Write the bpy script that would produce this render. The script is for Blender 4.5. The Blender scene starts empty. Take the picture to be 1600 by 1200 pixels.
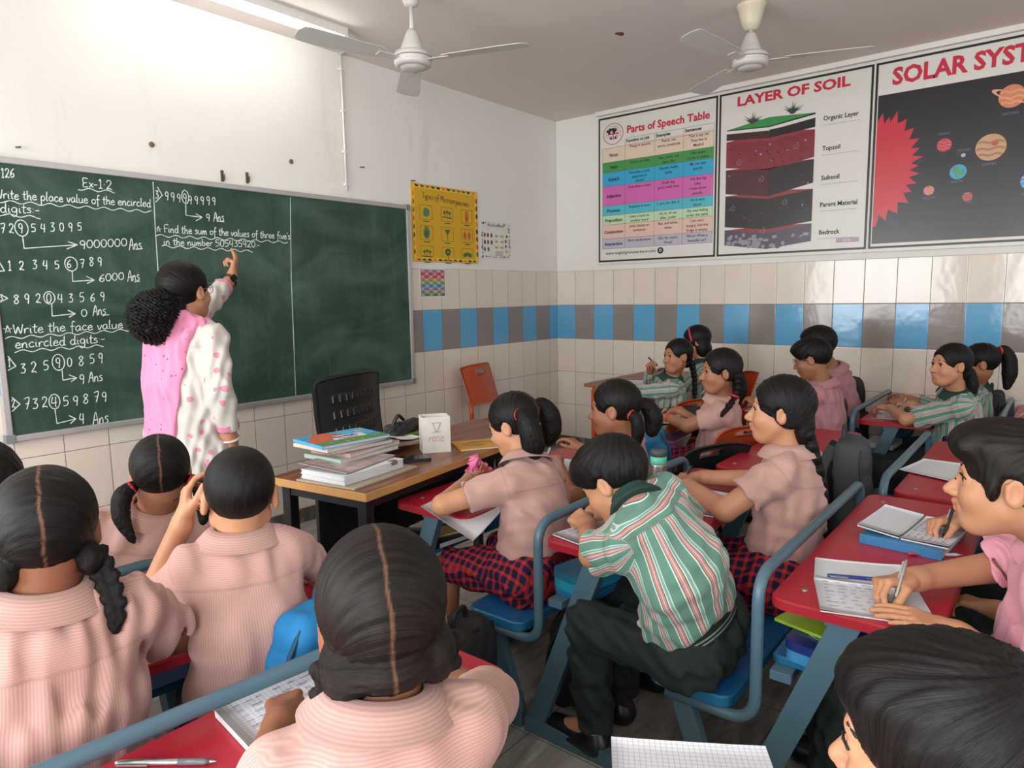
import bpy, bmesh, math, random
import numpy as np
from mathutils import Vector, Matrix

# ------------------------------------------------------------------ camera, world, light, exposure
SC = bpy.context.scene
COL = SC.collection
random.seed(5)
ZC = 2.895                      # ceiling height; the room corner is the origin, front wall y=0, right wall x=0
cam_d = bpy.data.cameras.new('camera'); cam = bpy.data.objects.new('camera', cam_d); COL.objects.link(cam)
cam_d.sensor_width = 36.0; cam_d.lens = 24.297; cam_d.clip_start = 0.05
cam.matrix_world = Matrix(((0.62626, 0.11004, -0.77181, -5.20435), (-0.77943, 0.06673, -0.62293, -3.65492),
                           (-0.01705, 0.99168, 0.12756, 1.38324), (0, 0, 0, 1)))
SC.camera = cam
W = bpy.data.worlds.new('overcast_sky'); SC.world = W; W.use_nodes = True
W.node_tree.nodes['Background'].inputs[0].default_value = (0.86, 0.93, 1.0, 1)
W.node_tree.nodes['Background'].inputs[1].default_value = 1.0
def area(name, loc, target, sx, sy, power, color):
    d = bpy.data.lights.new(name, 'AREA'); d.shape = 'RECTANGLE'; d.size = sx; d.size_y = sy; d.energy = power; d.color = color
    o = bpy.data.objects.new(name, d); COL.objects.link(o); o.location = loc
    o.rotation_euler = (Vector(target) - Vector(loc)).to_track_quat('-Z', 'Y').to_euler()
    return o
# daylight through the windows of the left wall and of the wall behind the camera
area('daylight_left_front', (-6.62, -1.35, 1.55), (-3, -1.6, 1.45), 1.9, 1.6, 122, (0.95, 0.98, 1.0))
area('daylight_left_back', (-6.62, -3.9, 1.55), (-3, -3.4, 1.45), 1.9, 1.6, 122, (0.95, 0.98, 1.0))
area('daylight_back_near', (-4.6, -6.42, 1.65), (-4.2, -3, 1.4), 1.6, 1.5, 24, (0.95, 0.98, 1.0))
area('daylight_back_far', (-1.9, -6.42, 1.65), (-1.9, -3, 1.4), 1.6, 1.5, 24, (0.95, 0.98, 1.0))
VS = SC.view_settings
SC.display_settings.display_device = 'sRGB'
VS.view_transform = 'Standard'; VS.look = 'None'; VS.gamma = 1.0; VS.use_curve_mapping = False
VS.exposure = 0.05

# ------------------------------------------------------------------ materials
def srgb(c):
    if isinstance(c, str):
        c = [int(c[i:i+2], 16) / 255 for i in (0, 2, 4)]
    return tuple((x / 12.92 if x <= .04045 else ((x + .055) / 1.055) ** 2.4) for x in c) + (1.0,)
class NT:
    def __init__(s, name):
        s.m = bpy.data.materials.new(name); s.m.use_nodes = True; s.t = s.m.node_tree
        s.b = s.t.nodes['Principled BSDF']
    def n(s, typ, ins=None, **kw):
        nd = s.t.nodes.new('ShaderNode' + typ)
        for k, v in kw.items(): setattr(nd, k, v)
        for k, v in (ins or {}).items(): s.set(nd.inputs[k], v)
        return nd
    def set(s, sock, v):
        if isinstance(v, bpy.types.NodeSocket): s.t.links.new(v, sock)
        elif isinstance(v, bpy.types.Node): s.t.links.new(v.outputs[0], sock)
        else: sock.default_value = v
    def math(s, op, a, b=0.0, c=0.0):
        nd = s.n('Math', {0: a, 1: b}, operation=op)
        if op in ('MULTIPLY_ADD', 'COMPARE', 'WRAP', 'SMOOTH_MIN'): s.set(nd.inputs[2], c)
        return nd.outputs[0]
    def mix(s, f, a, b, mode='MIX'):
        nd = s.n('Mix', data_type='RGBA', blend_type=mode)
        s.set(nd.inputs[0], f); s.set(nd.inputs[6], a); s.set(nd.inputs[7], b)
        return nd.outputs[2]
    def ramp(s, f, stops, interp='LINEAR'):
        nd = s.n('ValToRGB', {0: f}); cr = nd.color_ramp; cr.interpolation = interp
        while len(cr.elements) < len(stops): cr.elements.new(0.5)
        for e, (p, c) in zip(cr.elements, stops): e.position = p; e.color = c
        return nd.outputs[0]
    def noise(s, scale, detail=3, vec=None, rough=.55, dist=0.0):
        nd = s.n('TexNoise', {'Scale': scale, 'Detail': detail, 'Roughness': rough, 'Distortion': dist})
        if vec is None: vec = s.coord()
        s.set(nd.inputs['Vector'], vec)
        return nd.outputs[0]
    def coord(s, out='Object'):
        if not hasattr(s, 'tc'): s.tc = s.n('TexCoord')
        return s.tc.outputs[out]
    def attr(s, name): return s.n('Attribute', attribute_name=name).outputs['Fac']
    def attrc(s, name): return s.n('Attribute', attribute_name=name).outputs['Color']
    def xyz(s, v): 
        nd = s.n('SeparateXYZ', {0: v}); return nd.outputs
    def comb(s, x, y, z): return s.n('CombineXYZ', {0: x, 1: y, 2: z}).outputs[0]
    def bump(s, h, strength=.3, dist=.01):
        nd = s.n('Bump', {'Height': h, 'Strength': strength, 'Distance': dist}); s.set(s.b.inputs['Normal'], nd.outputs[0])
    def out(s, color=None, rough=.5, metal=0.0, spec=.5, **kw):
        if color is not None: s.set(s.b.inputs['Base Color'], color)
        s.set(s.b.inputs['Roughness'], rough); s.set(s.b.inputs['Metallic'], metal)
        s.set(s.b.inputs['Specular IOR Level'], spec)
        for k, v in kw.items(): s.set(s.b.inputs[k.replace('_', ' ')], v)
        return s.m
_M = {}
def plain(name, hexc, rough=.5, metal=0.0, var=.06, scale=30, spec=.5, bump=0.0, **kw):
    if name in _M: return _M[name]
    t = NT(name); c = srgb(hexc)
    if var > 0:
        f = t.noise(scale, 4)
        lo = tuple(x * (1 - var * 1.6) for x in c[:3]) + (1,); hi = tuple(min(1, x * (1 + var * 1.6)) for x in c[:3]) + (1,)
        col = t.mix(f, lo, hi)
        if bump: t.bump(f, bump, .004)
    else: col = c
    _M[name] = t.out(col, rough, metal, spec, **kw); return _M[name]

# ------------------------------------------------------------------ scene bookkeeping
def tag(o, label=None, cat=None, group=None, kind=None):
    if label: o['label'] = label
    if cat: o['category'] = cat
    if group: o['group'] = group
    if kind: o['kind'] = kind
    return o
def thing(name, label, cat, loc=(0, 0, 0), rz=0.0, group=None):
    o = bpy.data.objects.new(name, None); COL.objects.link(o); o.location = loc; o.rotation_euler = (0, 0, rz)
    o.empty_display_size = .05
    return tag(o, label, cat, group)
def link_mesh(name, me, m, parent=None, world=False):
    o = bpy.data.objects.new(name, me); COL.objects.link(o)
    for x in (m if isinstance(m, (list, tuple)) else [m]): me.materials.append(x)
    if parent is not None:
        o.parent = parent
        if world:       # vertices are in world space: cancel the parent's own placing
            o.matrix_parent_inverse = Matrix.LocRotScale(parent.location, parent.rotation_euler, None).inverted()
    return o
def dup(root, loc=None, rz=None, label=None, group=None):
    r = root.copy(); COL.objects.link(r)
    if loc is not None: r.location = loc
    if rz is not None: r.rotation_euler = (0, 0, rz)
    if label: r['label'] = label
    if group: r['group'] = group
    for ch in list(root.children):
        c = ch.copy(); COL.objects.link(c); c.parent = r
        for g in list(ch.children):
            d = g.copy(); COL.objects.link(d); d.parent = c
    return r

# ------------------------------------------------------------------ mesh builder (boxes, tubes, prisms) -> one mesh
class MB:
    def __init__(s): s.v = []; s.f = []; s.m = []; s.sm = []
    def add(s, vs, fs, mi=0, smooth=False):
        b = len(s.v); s.v += [tuple(map(float, v)) for v in vs]
        for f in fs: s.f.append([b + i for i in f]); s.m.append(mi); s.sm.append(smooth)
        return s
    def box(s, lo, hi, mi=0, bev=0.0, mat=None):
        (x0, y0, z0), (x1, y1, z1) = lo, hi
        if bev > 0:
            bm = bmesh.new(); bmesh.ops.create_cube(bm, size=1.0)
            for v in bm.verts: v.co = Vector(((x0+x1)/2 + v.co.x*(x1-x0), (y0+y1)/2 + v.co.y*(y1-y0), (z0+z1)/2 + v.co.z*(z1-z0)))
            bmesh.ops.bevel(bm, geom=bm.edges[:], offset=bev, segments=2, affect='EDGES', profile=.6)
            bm.verts.index_update()
            vs = [v.co.copy() for v in bm.verts]; fs = [[v.index for v in f.verts] for f in bm.faces]; bm.free()
        else:
            vs = [Vector(p) for p in ((x0,y0,z0),(x1,y0,z0),(x1,y1,z0),(x0,y1,z0),(x0,y0,z1),(x1,y0,z1),(x1,y1,z1),(x0,y1,z1))]
            fs = [(0,3,2,1),(4,5,6,7),(0,1,5,4),(1,2,6,5),(2,3,7,6),(3,0,4,7)]
        if mat is not None: vs = [mat @ v for v in vs]
        return s.add(vs, fs, mi)
    def beam(s, a, b, w, h, up=(0, 0, 1), mi=0, bev=.002):      # rectangular bar from a to b
        a, b = Vector(a), Vector(b); d = (b - a); L = d.length; z = d / L
        x = Vector(up).cross(z)
        if x.length < 1e-4: x = Vector((1, 0, 0)).cross(z)
        x.normalize(); y = z.cross(x)
        M = Matrix((x, y, z)).transposed().to_4x4(); M.translation = a
        return s.box((-w/2, -h/2, 0), (w/2, h/2, L), mi, bev, M)
    def tube(s, pts, r, seg=12, mi=0, closed=False, caps=True):
        P = [Vector(p) for p in pts]; n = len(P); R = r if isinstance(r, (list, tuple)) else [r] * n
        vs = []; prev = None
        for i, p in enumerate(P):
            if closed: t = P[(i+1) % n] - P[i-1]
            else: t = P[min(i+1, n-1)] - P[max(i-1, 0)]
            t.normalize()
            if prev is None:
                x = t.orthogonal().normalized()
            else:
                x = prev - t * prev.dot(t); x = x.normalized() if x.length > 1e-6 else t.orthogonal().normalized()
            prev = x; y = t.cross(x)
            for k in range(seg):
                a = 2*math.pi*k/seg; vs.append(p + (x*math.cos(a) + y*math.sin(a)) * R[i])
        fs = []
        m = n if closed else n - 1
        for i in range(m):
            j = (i+1) % n
            for k in range(seg):
                l = (k+1) % seg; fs.append((i*seg+k, i*seg+l, j*seg+l, j*seg+k))
        if caps and not closed: fs += [tuple(range(seg))[::-1], tuple((n-1)*seg + k for k in range(seg))]
        return s.add(vs, fs, mi, True)
    def lathe(s, prof, seg=32, mi=0, mat=None, smooth=True):
        vs = []; n = len(prof)
        for r, z in prof:
            for k in range(seg):
                a = 2*math.pi*k/seg; vs.append(Vector((r*math.cos(a), r*math.sin(a), z)))
        fs = []
        for i in range(n-1):
            for k in range(seg):
                l = (k+1) % seg; fs.append((i*seg+k, i*seg+l, (i+1)*seg+l, (i+1)*seg+k))
        fs += [tuple(range(seg))[::-1], tuple((n-1)*seg + k for k in range(seg))]
        if mat is not None: vs = [mat @ v for v in vs]
        return s.add(vs, fs, mi, smooth)
    def prism(s, poly, z0, z1, mi=0, mat=None):                # polygon in xy extruded in z
        n = len(poly); vs = [Vector((x, y, z0)) for x, y in poly] + [Vector((x, y, z1)) for x, y in poly]
        fs = [tuple(range(n))[::-1], tuple(range(n, 2*n))] + [(i, (i+1) % n, n+(i+1) % n, n+i) for i in range(n)]
        if mat is not None: vs = [mat @ v for v in vs]
        return s.add(vs, fs, mi)
    def grid(s, fn, nu, nv, mi=0, smooth=True, cu=False):
        vs = [fn(i/(nu if cu else nu-1), j/(nv-1)) for i in range(nu) for j in range(nv)]; fs = []
        for i in range(nu if cu else nu-1):
            for j in range(nv-1):
                a = (i+1) % nu; fs.append((i*nv+j, a*nv+j, a*nv+j+1, i*nv+j+1))
        return s.add(vs, fs, mi, smooth)
    def mesh(s, name):
        me = bpy.data.meshes.new(name); me.from_pydata(s.v, [], s.f)
        me.polygons.foreach_set('material_index', s.m); me.polygons.foreach_set('use_smooth', s.sm); me.update()
        return me
    def build(s, name, m, parent=None, world=False): return link_mesh(name, s.mesh(name), m, parent, world)
def rrect(x0, y0, x1, y1, r, n=5, corners=(1, 1, 1, 1)):
    P = []
    for i, (cx, cy, a0) in enumerate(((x1-r, y1-r, 0), (x0+r, y1-r, 90), (x0+r, y0+r, 180), (x1-r, y0+r, 270))):
        if not corners[i]:
            P.append(((x1, y1), (x0, y1), (x0, y0), (x1, y0))[i]); continue
        for k in range(n+1):
            a = math.radians(a0 + 90*k/n); P.append((cx + r*math.cos(a), cy + r*math.sin(a)))
    return P
def smooth_path(pts, n=8, closed=False):
    P = [np.array(p, float) for p in pts]; m = len(P); out = []
    for i in range(m if closed else m-1):
        p1, p2 = P[i], P[(i+1) % m]
        p0 = P[i-1] if (i > 0 or closed) else 2*p1 - p2
        p3 = P[(i+2) % m] if (i+2 < m or closed) else 2*p2 - p1
        for k in range(n):
            t = k/n
            out.append(.5*(2*p1 + (p2-p0)*t + (2*p0-5*p1+4*p2-p3)*t*t + (3*p1-p0-3*p2+p3)*t**3))
    if not closed: out.append(P[-1])
    return out
def corner_path(pts, r=.05, n=6):          # polyline with rounded corners
    P = [np.array(p, float) for p in pts]; out = [P[0]]
    for i in range(1, len(P)-1):
        a, b, c = P[i-1], P[i], P[i+1]
        u = (a-b); lu = np.linalg.norm(u); w = (c-b); lw = np.linalg.norm(w); rr = min(r, lu*.49, lw*.49)
        p, q = b + u/lu*rr, b + w/lw*rr
        for k in range(n+1):
            t = k/n; out.append((1-t)**2*p + 2*t*(1-t)*b + t*t*q)
    out.append(P[-1]); return out
_TX = {}
def text_geo(txt, bold=0.0, shear=0.0):
    key = (txt, bold, shear)
    if key in _TX: return _TX[key]
    c = bpy.data.curves.new('t', 'FONT'); c.body = txt; c.size = 1.0; c.offset = bold; c.shear = shear; c.resolution_u = 2
    o = bpy.data.objects.new('t', c); COL.objects.link(o)
    dg = bpy.context.evaluated_depsgraph_get(); me = bpy.data.meshes.new_from_object(o.evaluated_get(dg))
    v = np.zeros(len(me.vertices)*3); me.vertices.foreach_get('co', v); v = v.reshape(-1, 3)[:, :2]
    f = [list(p.vertices) for p in me.polygons]
    bpy.data.objects.remove(o); bpy.data.curves.remove(c); bpy.data.meshes.remove(me)
    _TX[key] = (v, f); return _TX[key]
class Wall2D:
    """flat printing on a surface: (u, v) -> world through O + u*U + v*V + n*N"""
    def __init__(s, O, U, V, N): s.O, s.U, s.V, s.N = map(lambda a: np.array(a, float), (O, U, V, N))
    def at(s, u, v, n): return tuple(s.O + s.U*u + s.V*v + s.N*n)
    def poly(s, mb, pts, n=.001, mi=0):
        mb.add([s.at(u, v, n) for u, v in pts], [tuple(range(len(pts)))], mi)
    def rect(s, mb, u0, v0, u1, v1, n=.001, mi=0): s.poly(mb, ((u0, v0), (u1, v0), (u1, v1), (u0, v1)), n, mi)
    def disc(s, mb, u, v, ru, rv=None, n=.001, mi=0, seg=28, a0=0, a1=360):
        rv = rv or ru
        s.poly(mb, [(u + ru*math.cos(math.radians(a0+(a1-a0)*k/seg)), v + rv*math.sin(math.radians(a0+(a1-a0)*k/seg))) for k in range(seg)], n, mi)
    def ring(s, mb, u, v, r0, r1, n=.001, mi=0, seg=36, asp=1.0):
        vs = []; 
        for k in range(seg):
            a = 2*math.pi*k/seg
            for r in (r0, r1): vs.append(s.at(u + r*math.cos(a), v + asp*r*math.sin(a), n))
        mb.add(vs, [(2*k, 2*k+1, (2*k+3) % (2*seg), (2*k+2) % (2*seg)) for k in range(seg)], mi)
    def line(s, mb, pts, w, n=.001, mi=0):
        for (a, b), (c, d) in zip(pts, pts[1:]):
            L = math.hypot(c-a, d-b) or 1e-9; x, y = -(d-b)/L*w/2, (c-a)/L*w/2
            s.poly(mb, ((a+x, b+y), (a-x, b-y), (c-x, d-y), (c+x, d+y)), n, mi)
    def text(s, mb, txt, u, v, h, width=None, align='L', bold=0.0, n=.0015, mi=0, rot=0.0):
        vs, f = text_geo(txt, bold)
        if len(vs) == 0: return
        sy = h/.72; w0 = vs[:, 0].max() - vs[:, 0].min(); sx = (width/w0) if width else sy
        x = (vs[:, 0] - vs[:, 0].min())*sx; y = vs[:, 1]*sy
        if align == 'C': x = x - w0*sx/2
        if align == 'R': x = x - w0*sx
        c, si = math.cos(rot), math.sin(rot)
        mb.add([s.at(u + a*c - b*si, v + a*si + b*c, n) for a, b in zip(x, y)], f, mi)

# ------------------------------------------------------------------ implicit-surface kit for bodies, hair and cloth
f32 = np.float32
def V3(*a): return np.array(a if len(a) == 3 else a[0], float)
def unit(v): v = np.asarray(v, float); return v/(np.linalg.norm(v) + 1e-12)
class Field:
    """a list of primitives blended smoothly, meshed by surface nets in small blocks"""
    def __init__(s): s.P = []
    def _add(s, fn, lo, hi, k, op): s.P.append((fn, np.asarray(lo, float), np.asarray(hi, float), k, op)); return s
    def cap(s, a, b, ra, rb=None, k=.012, op='u', ax=None, fl=1.0, cut0=None, cut1=None):
        """tapered capsule; ax/fl stretches the section along ax; cut0/cut1 flat ends (offset along axis)"""
        rb = ra if rb is None else rb
        a = np.asarray(a, float); b = np.asarray(b, float); d = b - a; L2 = float(d@d) + 1e-12; L = math.sqrt(L2); dn = d/L
        A, Dv = a.astype(f32), d.astype(f32); X = None if ax is None else unit(ax).astype(f32)
        def fn(p):
            q = p - A
            t = np.clip(q@Dv/f32(L2), 0, 1)
            w = q - t[:, None]*Dv
            if X is not None: w = w - (w@X)[:, None]*X*f32(1 - 1/fl)
            r = np.sqrt((w*w).sum(1)) - (f32(ra) + f32(rb-ra)*t)
            if cut0 is not None: r = np.maximum(r, f32(cut0) - q@dn.astype(f32))
            if cut1 is not None: r = np.maximum(r, q@dn.astype(f32) - f32(L + cut1))
            return r
        m = max(ra, rb)*max(1, fl); return s._add(fn, np.minimum(a, b) - m, np.maximum(a, b) + m, k, op)
    def ell(s, c, r, ax=None, k=.012, op='u'):
        c = np.asarray(c, float); R = np.eye(3) if ax is None else np.asarray(ax, float)   # rows = local axes
        r = np.asarray(r, float); C, RT, ri = c.astype(f32), R.T.astype(f32), (1/r).astype(f32)
        def fn(p):
            q = ((p - C)@RT)*ri; k0 = np.sqrt((q*q).sum(1)); q2 = q*ri; k1 = np.sqrt((q2*q2).sum(1)) + f32(1e-6)
            return k0*(k0 - 1)/k1
        e = np.sqrt(((R*r[:, None])**2).sum(0)); return s._add(fn, c - e, c + e, k, op)
    def rbox(s, c, hw, r, ax=None, k=.012, op='u', taper=0.0):
        """rounded box, optionally narrowing towards its top"""
        c = np.asarray(c, float); R = np.eye(3) if ax is None else np.asarray(ax, float); hw = np.asarray(hw, float)
        C, RT, h = c.astype(f32), R.T.astype(f32), (hw - r).astype(f32)
        def fn(p):
            q = (p - C)@RT
            if taper: w = 1/(1 - taper*np.clip((q[:, 2]/hw[2] + 1)/2, 0, 1)); q = np.stack([q[:, 0]*w, q[:, 1]*w, q[:, 2]], 1).astype(f32)
            a = np.abs(q) - h; return np.sqrt((np.maximum(a, 0)**2).sum(1)) + np.minimum(a.max(1), 0) - f32(r)
        e = (np.abs(R)*hw[:, None]).sum(0); return s._add(fn, c - e, c + e, k, op)
    def half(s, o, n, op='i', k=.004):
        """cut away the side n points to"""
        o, n = np.asarray(o, f32), unit(n).astype(f32); big = np.array([99.]*3)
        return s._add(lambda p: (p - o)@n, -big, big, k, op)
    def val(s, p, prims, nz=None):
        d = np.full(len(p), .06, f32)
        for fn, lo, hi, k, op in prims:
            e = fn(p).astype(f32); k = f32(k)
            if op == 'u': h = np.clip(.5 + .5*(d - e)/k, 0, 1); d = d + (e - d)*h - k*h*(1-h)
            elif op == 's': h = np.clip(.5 - .5*(d + e)/k, 0, 1); d = d + (-e - d)*h + k*h*(1-h)
            else: h = np.clip(.5 - .5*(d - e)/k, 0, 1); d = d + (e - d)*h + k*h*(1-h)
        if nz is not None: d = d + nz(p)
        return d
    def mesh(s, name, res=.005, nz=None):
        B = 14; U = [q for q in s.P if q[4] == 'u']
        lo = np.min([q[1] for q in U], 0) - .03; hi = np.max([q[2] for q in U], 0) + .03
        nb = np.ceil((hi - lo)/(res*B)).astype(int); N = nb*B + 2; S1, S2 = int(N[1]*N[2]), int(N[2])
        g = np.arange(B+1); I, J, K = np.meshgrid(g, g, g, indexing='ij'); gi = np.stack([I, J, K], -1).reshape(-1, 3)
        half = res*B/2; hd = half*1.7321*1.35 + .004
        plo = np.array([q[1] - q[3] - .004 for q in s.P]); phi = np.array([q[2] + q[3] + .004 for q in s.P])
        isu = np.array([q[4] == 'u' for q in s.P])
        ids, pos, quads = [], [], []
        for bx in range(nb[0]):
            for by in range(nb[1]):
                for bz in range(nb[2]):
                    b0 = np.array([bx, by, bz])*B; w0 = lo + b0*res; w1 = w0 + B*res
                    hit = ((plo <= w1) & (phi >= w0)).all(1)
                    if not (hit & isu).any(): continue
                    pr = [s.P[i] for i in np.nonzero(hit)[0]]
                    c = (w0 + w1)/2
                    if abs(s.val(c[None].astype(f32), pr)[0]) > hd: continue
                    p = (lo + (gi + b0)*res).astype(f32); d = s.val(p, pr, nz).reshape(B+1, B+1, B+1)
                    neg = d < 0; 
                    if not neg.any() or neg.all(): continue
                    cs = neg[:-1, :-1, :-1].astype(np.int8); 
                    for dx in (0, 1):
                        for dy in (0, 1):
                            for dz in (0, 1):
                                if dx+dy+dz: cs = cs + neg[dx:dx+B, dy:dy+B, dz:dz+B]
                    act = np.argwhere((cs > 0) & (cs < 8))
                    if len(act) == 0: continue
                    sm = np.zeros((len(act), 3)); ct = np.zeros(len(act)); x, y, z = act.T
                    for ax in range(3):
                        o1, o2 = [(1, 2), (0, 2), (0, 1)][ax]
                        for u in (0, 1):
                            for w in (0, 1):
                                of = [0, 0, 0]; of[o1] = u; of[o2] = w; og = list(of); og[ax] = 1
                                da = d[x+of[0], y+of[1], z+of[2]]; db = d[x+og[0], y+og[1], z+og[2]]
                                cr = (da < 0) != (db < 0); t = np.where(cr, da/np.where(cr, da - db, 1), 0)
                                q = np.zeros((len(act), 3)); q[:] = of; q[:, ax] = t
                                sm += q*cr[:, None]; ct += cr
                    pos.append(lo + (act + b0 + sm/ct[:, None])*res)
                    A = act + b0; ids.append(A[:, 0]*S1 + A[:, 1]*S2 + A[:, 2])
                    for ax in range(3):
                        sl = [slice(0, B)]*3; sh = list(sl); sh[ax] = slice(1, B+1)
                        na, nb_ = neg[tuple(sl)], neg[tuple(sh)]; E = np.argwhere(na != nb_)
                        if len(E) == 0: continue
                        fl = na[tuple(E.T)]; E = E + b0; st = [S1, S2, 1]; base = E[:, 0]*S1 + E[:, 1]*S2 + E[:, 2]
                        o1, o2 = [(1, 2), (2, 0), (0, 1)][ax]
                        q = np.stack([base - st[o1] - st[o2], base - st[o2], base, base - st[o1]], 1)
                        q[~fl] = q[~fl][:, ::-1]; quads.append(q)
        ids = np.concatenate(ids); pos = np.concatenate(pos); quads = np.concatenate(quads)
        o = np.argsort(ids); ids = ids[o]; pos = pos[o]
        j = np.searchsorted(ids, quads); j = np.minimum(j, len(ids)-1); ok = (ids[j] == quads).all(1); j = j[ok]
        return np_mesh(name, pos, j)
def np_mesh(name, pos, quads):
    me = bpy.data.meshes.new(name); n = len(quads); w = quads.shape[1]
    me.vertices.add(len(pos)); me.vertices.foreach_set('co', np.ascontiguousarray(pos, f32).ravel())
    me.loops.add(n*w); me.loops.foreach_set('vertex_index', np.ascontiguousarray(quads, np.int32).ravel())
    me.polygons.add(n); me.polygons.foreach_set('loop_start', np.arange(0, n*w, w, dtype=np.int32))
    me.polygons.foreach_set('use_smooth', np.ones(n, bool)); me.update(calc_edges=True)
    return me
def verts(me):
    v = np.zeros(len(me.vertices)*3, f32); me.vertices.foreach_get('co', v); return v.reshape(-1, 3).astype(float)
def fattr(me, name, a):
    t = me.attributes.new(name, 'FLOAT', 'POINT'); t.data.foreach_set('value', np.ascontiguousarray(a, f32))
def wrinkle(seed, amp, wl, along=None, aniso=1.0):
    """soft fold noise for cloth: a few warped sine sheets"""
    rg = np.random.RandomState(seed); D = []
    for i in range(6):
        d = rg.randn(3); 
        if along is not None: d = d - unit(along)*(d@unit(along))*aniso
        D.append((unit(d)*2*math.pi/(wl*(.6 + .9*rg.rand())), rg.rand()*6.28, amp*(.5 + rg.rand())/2.4))
    wv = [(unit(rg.randn(3))*2*math.pi/(wl*2.2), rg.rand()*6.28) for _ in range(2)]
    def nz(p):
        w = np.sin(p@wv[0][0].astype(f32) + f32(wv[0][1])) + np.sin(p@wv[1][0].astype(f32) + f32(wv[1][1]))
        r = 0
        for d, ph, a in D: r = r + f32(a)*np.sin(p@d.astype(f32) + f32(ph) + w*f32(1.1))
        return r
    return nz

# ------------------------------------------------------------------ the room
XL, YB = -6.4, -6.2
TW, TH, Z0 = .1961, .3, .085          # wall tile pitch and skirting height
def tile_mat(name, axis, off):
    t = NT(name); g = t.xyz(t.coord()); u = t.math('MULTIPLY', g[axis], -1.0); u = t.math('DIVIDE', t.math('SUBTRACT', u, off), TW)
    v = t.math('DIVIDE', t.math('SUBTRACT', g[2], Z0), TH)
    fu, fv = t.math('FLOOR', u), t.math('FLOOR', v)
    du = t.math('PINGPONG', u, .5); dv = t.math('PINGPONG', v, .5)            # distance to the joint
    gap = t.math('MINIMUM', t.math('MULTIPLY', du, TW), t.math('MULTIPLY', dv, TH))
    joint = t.math('LESS_THAN', gap, .0016)
    rnd = t.n('TexWhiteNoise', {'Vector': t.comb(fu, fv, 3.0)}).outputs
    odd = t.math('GREATER_THAN', t.math('PINGPONG', fu, 1.0), .5)             # 0, 1, 0, 1 ... along the band
    band = t.math('MULTIPLY', t.math('GREATER_THAN', v, 3.0), t.math('LESS_THAN', v, 4.0))
    cream = t.mix(rnd[0], srgb('d9cdbf'), srgb('e2d8cb'))
    cream = t.mix(t.math('MULTIPLY', t.noise(3.0, 4), .35), cream, srgb('c3b1a2'))
    bcol = t.mix(odd, srgb('4a9ac4'), srgb('80746e'))
    bcol = t.mix(t.math('MULTIPLY', t.noise(60, 3, rough=.7), .14), bcol, srgb('d8d8d8'))
    col = t.mix(band, cream, bcol); col = t.mix(joint, col, srgb('71675f'))
    stain = t.ramp(t.noise(2.2, 5, rough=.65), [(.62, (0, 0, 0, 1)), (.8, (1, 1, 1, 1))])
    low = t.math('LESS_THAN', v, 1.0)
    col = t.mix(t.math('MULTIPLY', t.math('MULTIPLY', stain, low), .5), col, srgb('8a7f73'))
    # every tile sits at a slightly different angle and the glaze ripples
    hgt = t.math('ADD', t.math('MULTIPLY', t.noise(9.0, 2), .004), t.math('MULTIPLY', t.math('MINIMUM', gap, .004), .35))
    tl = t.math('ADD', t.math('MULTIPLY', t.math('SUBTRACT', rnd[0], .5), t.math('MULTIPLY', t.math('FRACT', u), .0018)), hgt)
    t.bump(tl, .35, 1.0)
    return t.out(col, t.math('MULTIPLY_ADD', joint, .5, .13), 0, .5)
def paint_mat():
    t = NT('white_wall_paint')
    a = t.mix(t.noise(1.3, 5, rough=.6), srgb('dedad3'), srgb('e6e3dd'))
    p = t.coord(); st = t.noise(1.0, 5, vec=t.n('Mapping', {'Vector': p, 'Scale': (3.5, 3.5, .7)}).outputs[0], rough=.65)
    dirt = t.ramp(st, [(.6, (0, 0, 0, 1)), (.78, (1, 1, 1, 1))])
    a = t.mix(t.math('MULTIPLY', dirt, .28), a, srgb('b9aea0'))
    t.bump(t.noise(40, 4), .15, .01)
    return t.out(a, .62, 0, .35)
M_PAINT = paint_mat(); M_TF = tile_mat('front_wall_tiles', 0, .1215 - TW); M_TR = tile_mat('right_wall_tiles', 1, 0.0)
t = NT('ceiling_paint'); a = t.mix(t.noise(.9, 4), srgb('d9d0c8'), srgb('e0d8d1')); M_CEIL = t.out(a, .75, 0, .3)
t = NT('grey_marble_floor')
P = t.n('Mapping', {'Vector': t.coord(), 'Scale': (1.1, 5.5, 1), 'Rotation': (0, 0, .1)}).outputs[0]
n1 = t.noise(2.2, 8, vec=P, rough=.65, dist=1.6); n2 = t.noise(9, 5, vec=P, rough=.6, dist=.8)
a = t.ramp(n1, [(.28, srgb('5e5853')), (.47, srgb('979088')), (.6, srgb('b5ada5')), (.75, srgb('7d766f'))])
a = t.mix(t.math('MULTIPLY', n2, .4), a, srgb('8f8983'))
g = t.xyz(t.coord()); gx = t.math('PINGPONG', g[0], .3); gy = t.math('PINGPONG', g[1], .3)
jt = t.math('LESS_THAN', t.math('MINIMUM', gx, gy), .0016); a = t.mix(jt, a, srgb('3c3835'))
a = t.mix(t.math('MULTIPLY', t.ramp(t.noise(1.1, 5), [(.5, (0, 0, 0, 1)), (.8, (1, 1, 1, 1))]), .35), a, srgb('5a534c'))
M_FLOOR = t.out(a, .32, 0, .45)
t = NT('dark_stone_skirting'); P = t.n('Mapping', {'Vector': t.coord(), 'Scale': (6, 6, 2)}).outputs[0]
M_SKIRT = t.out(t.ramp(t.noise(2, 6, vec=P, rough=.7), [(.3, srgb('453f3a')), (.5, srgb('5d5650')), (.66, srgb('8d857c')), (.8, srgb('4d4742'))]), .4)

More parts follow.
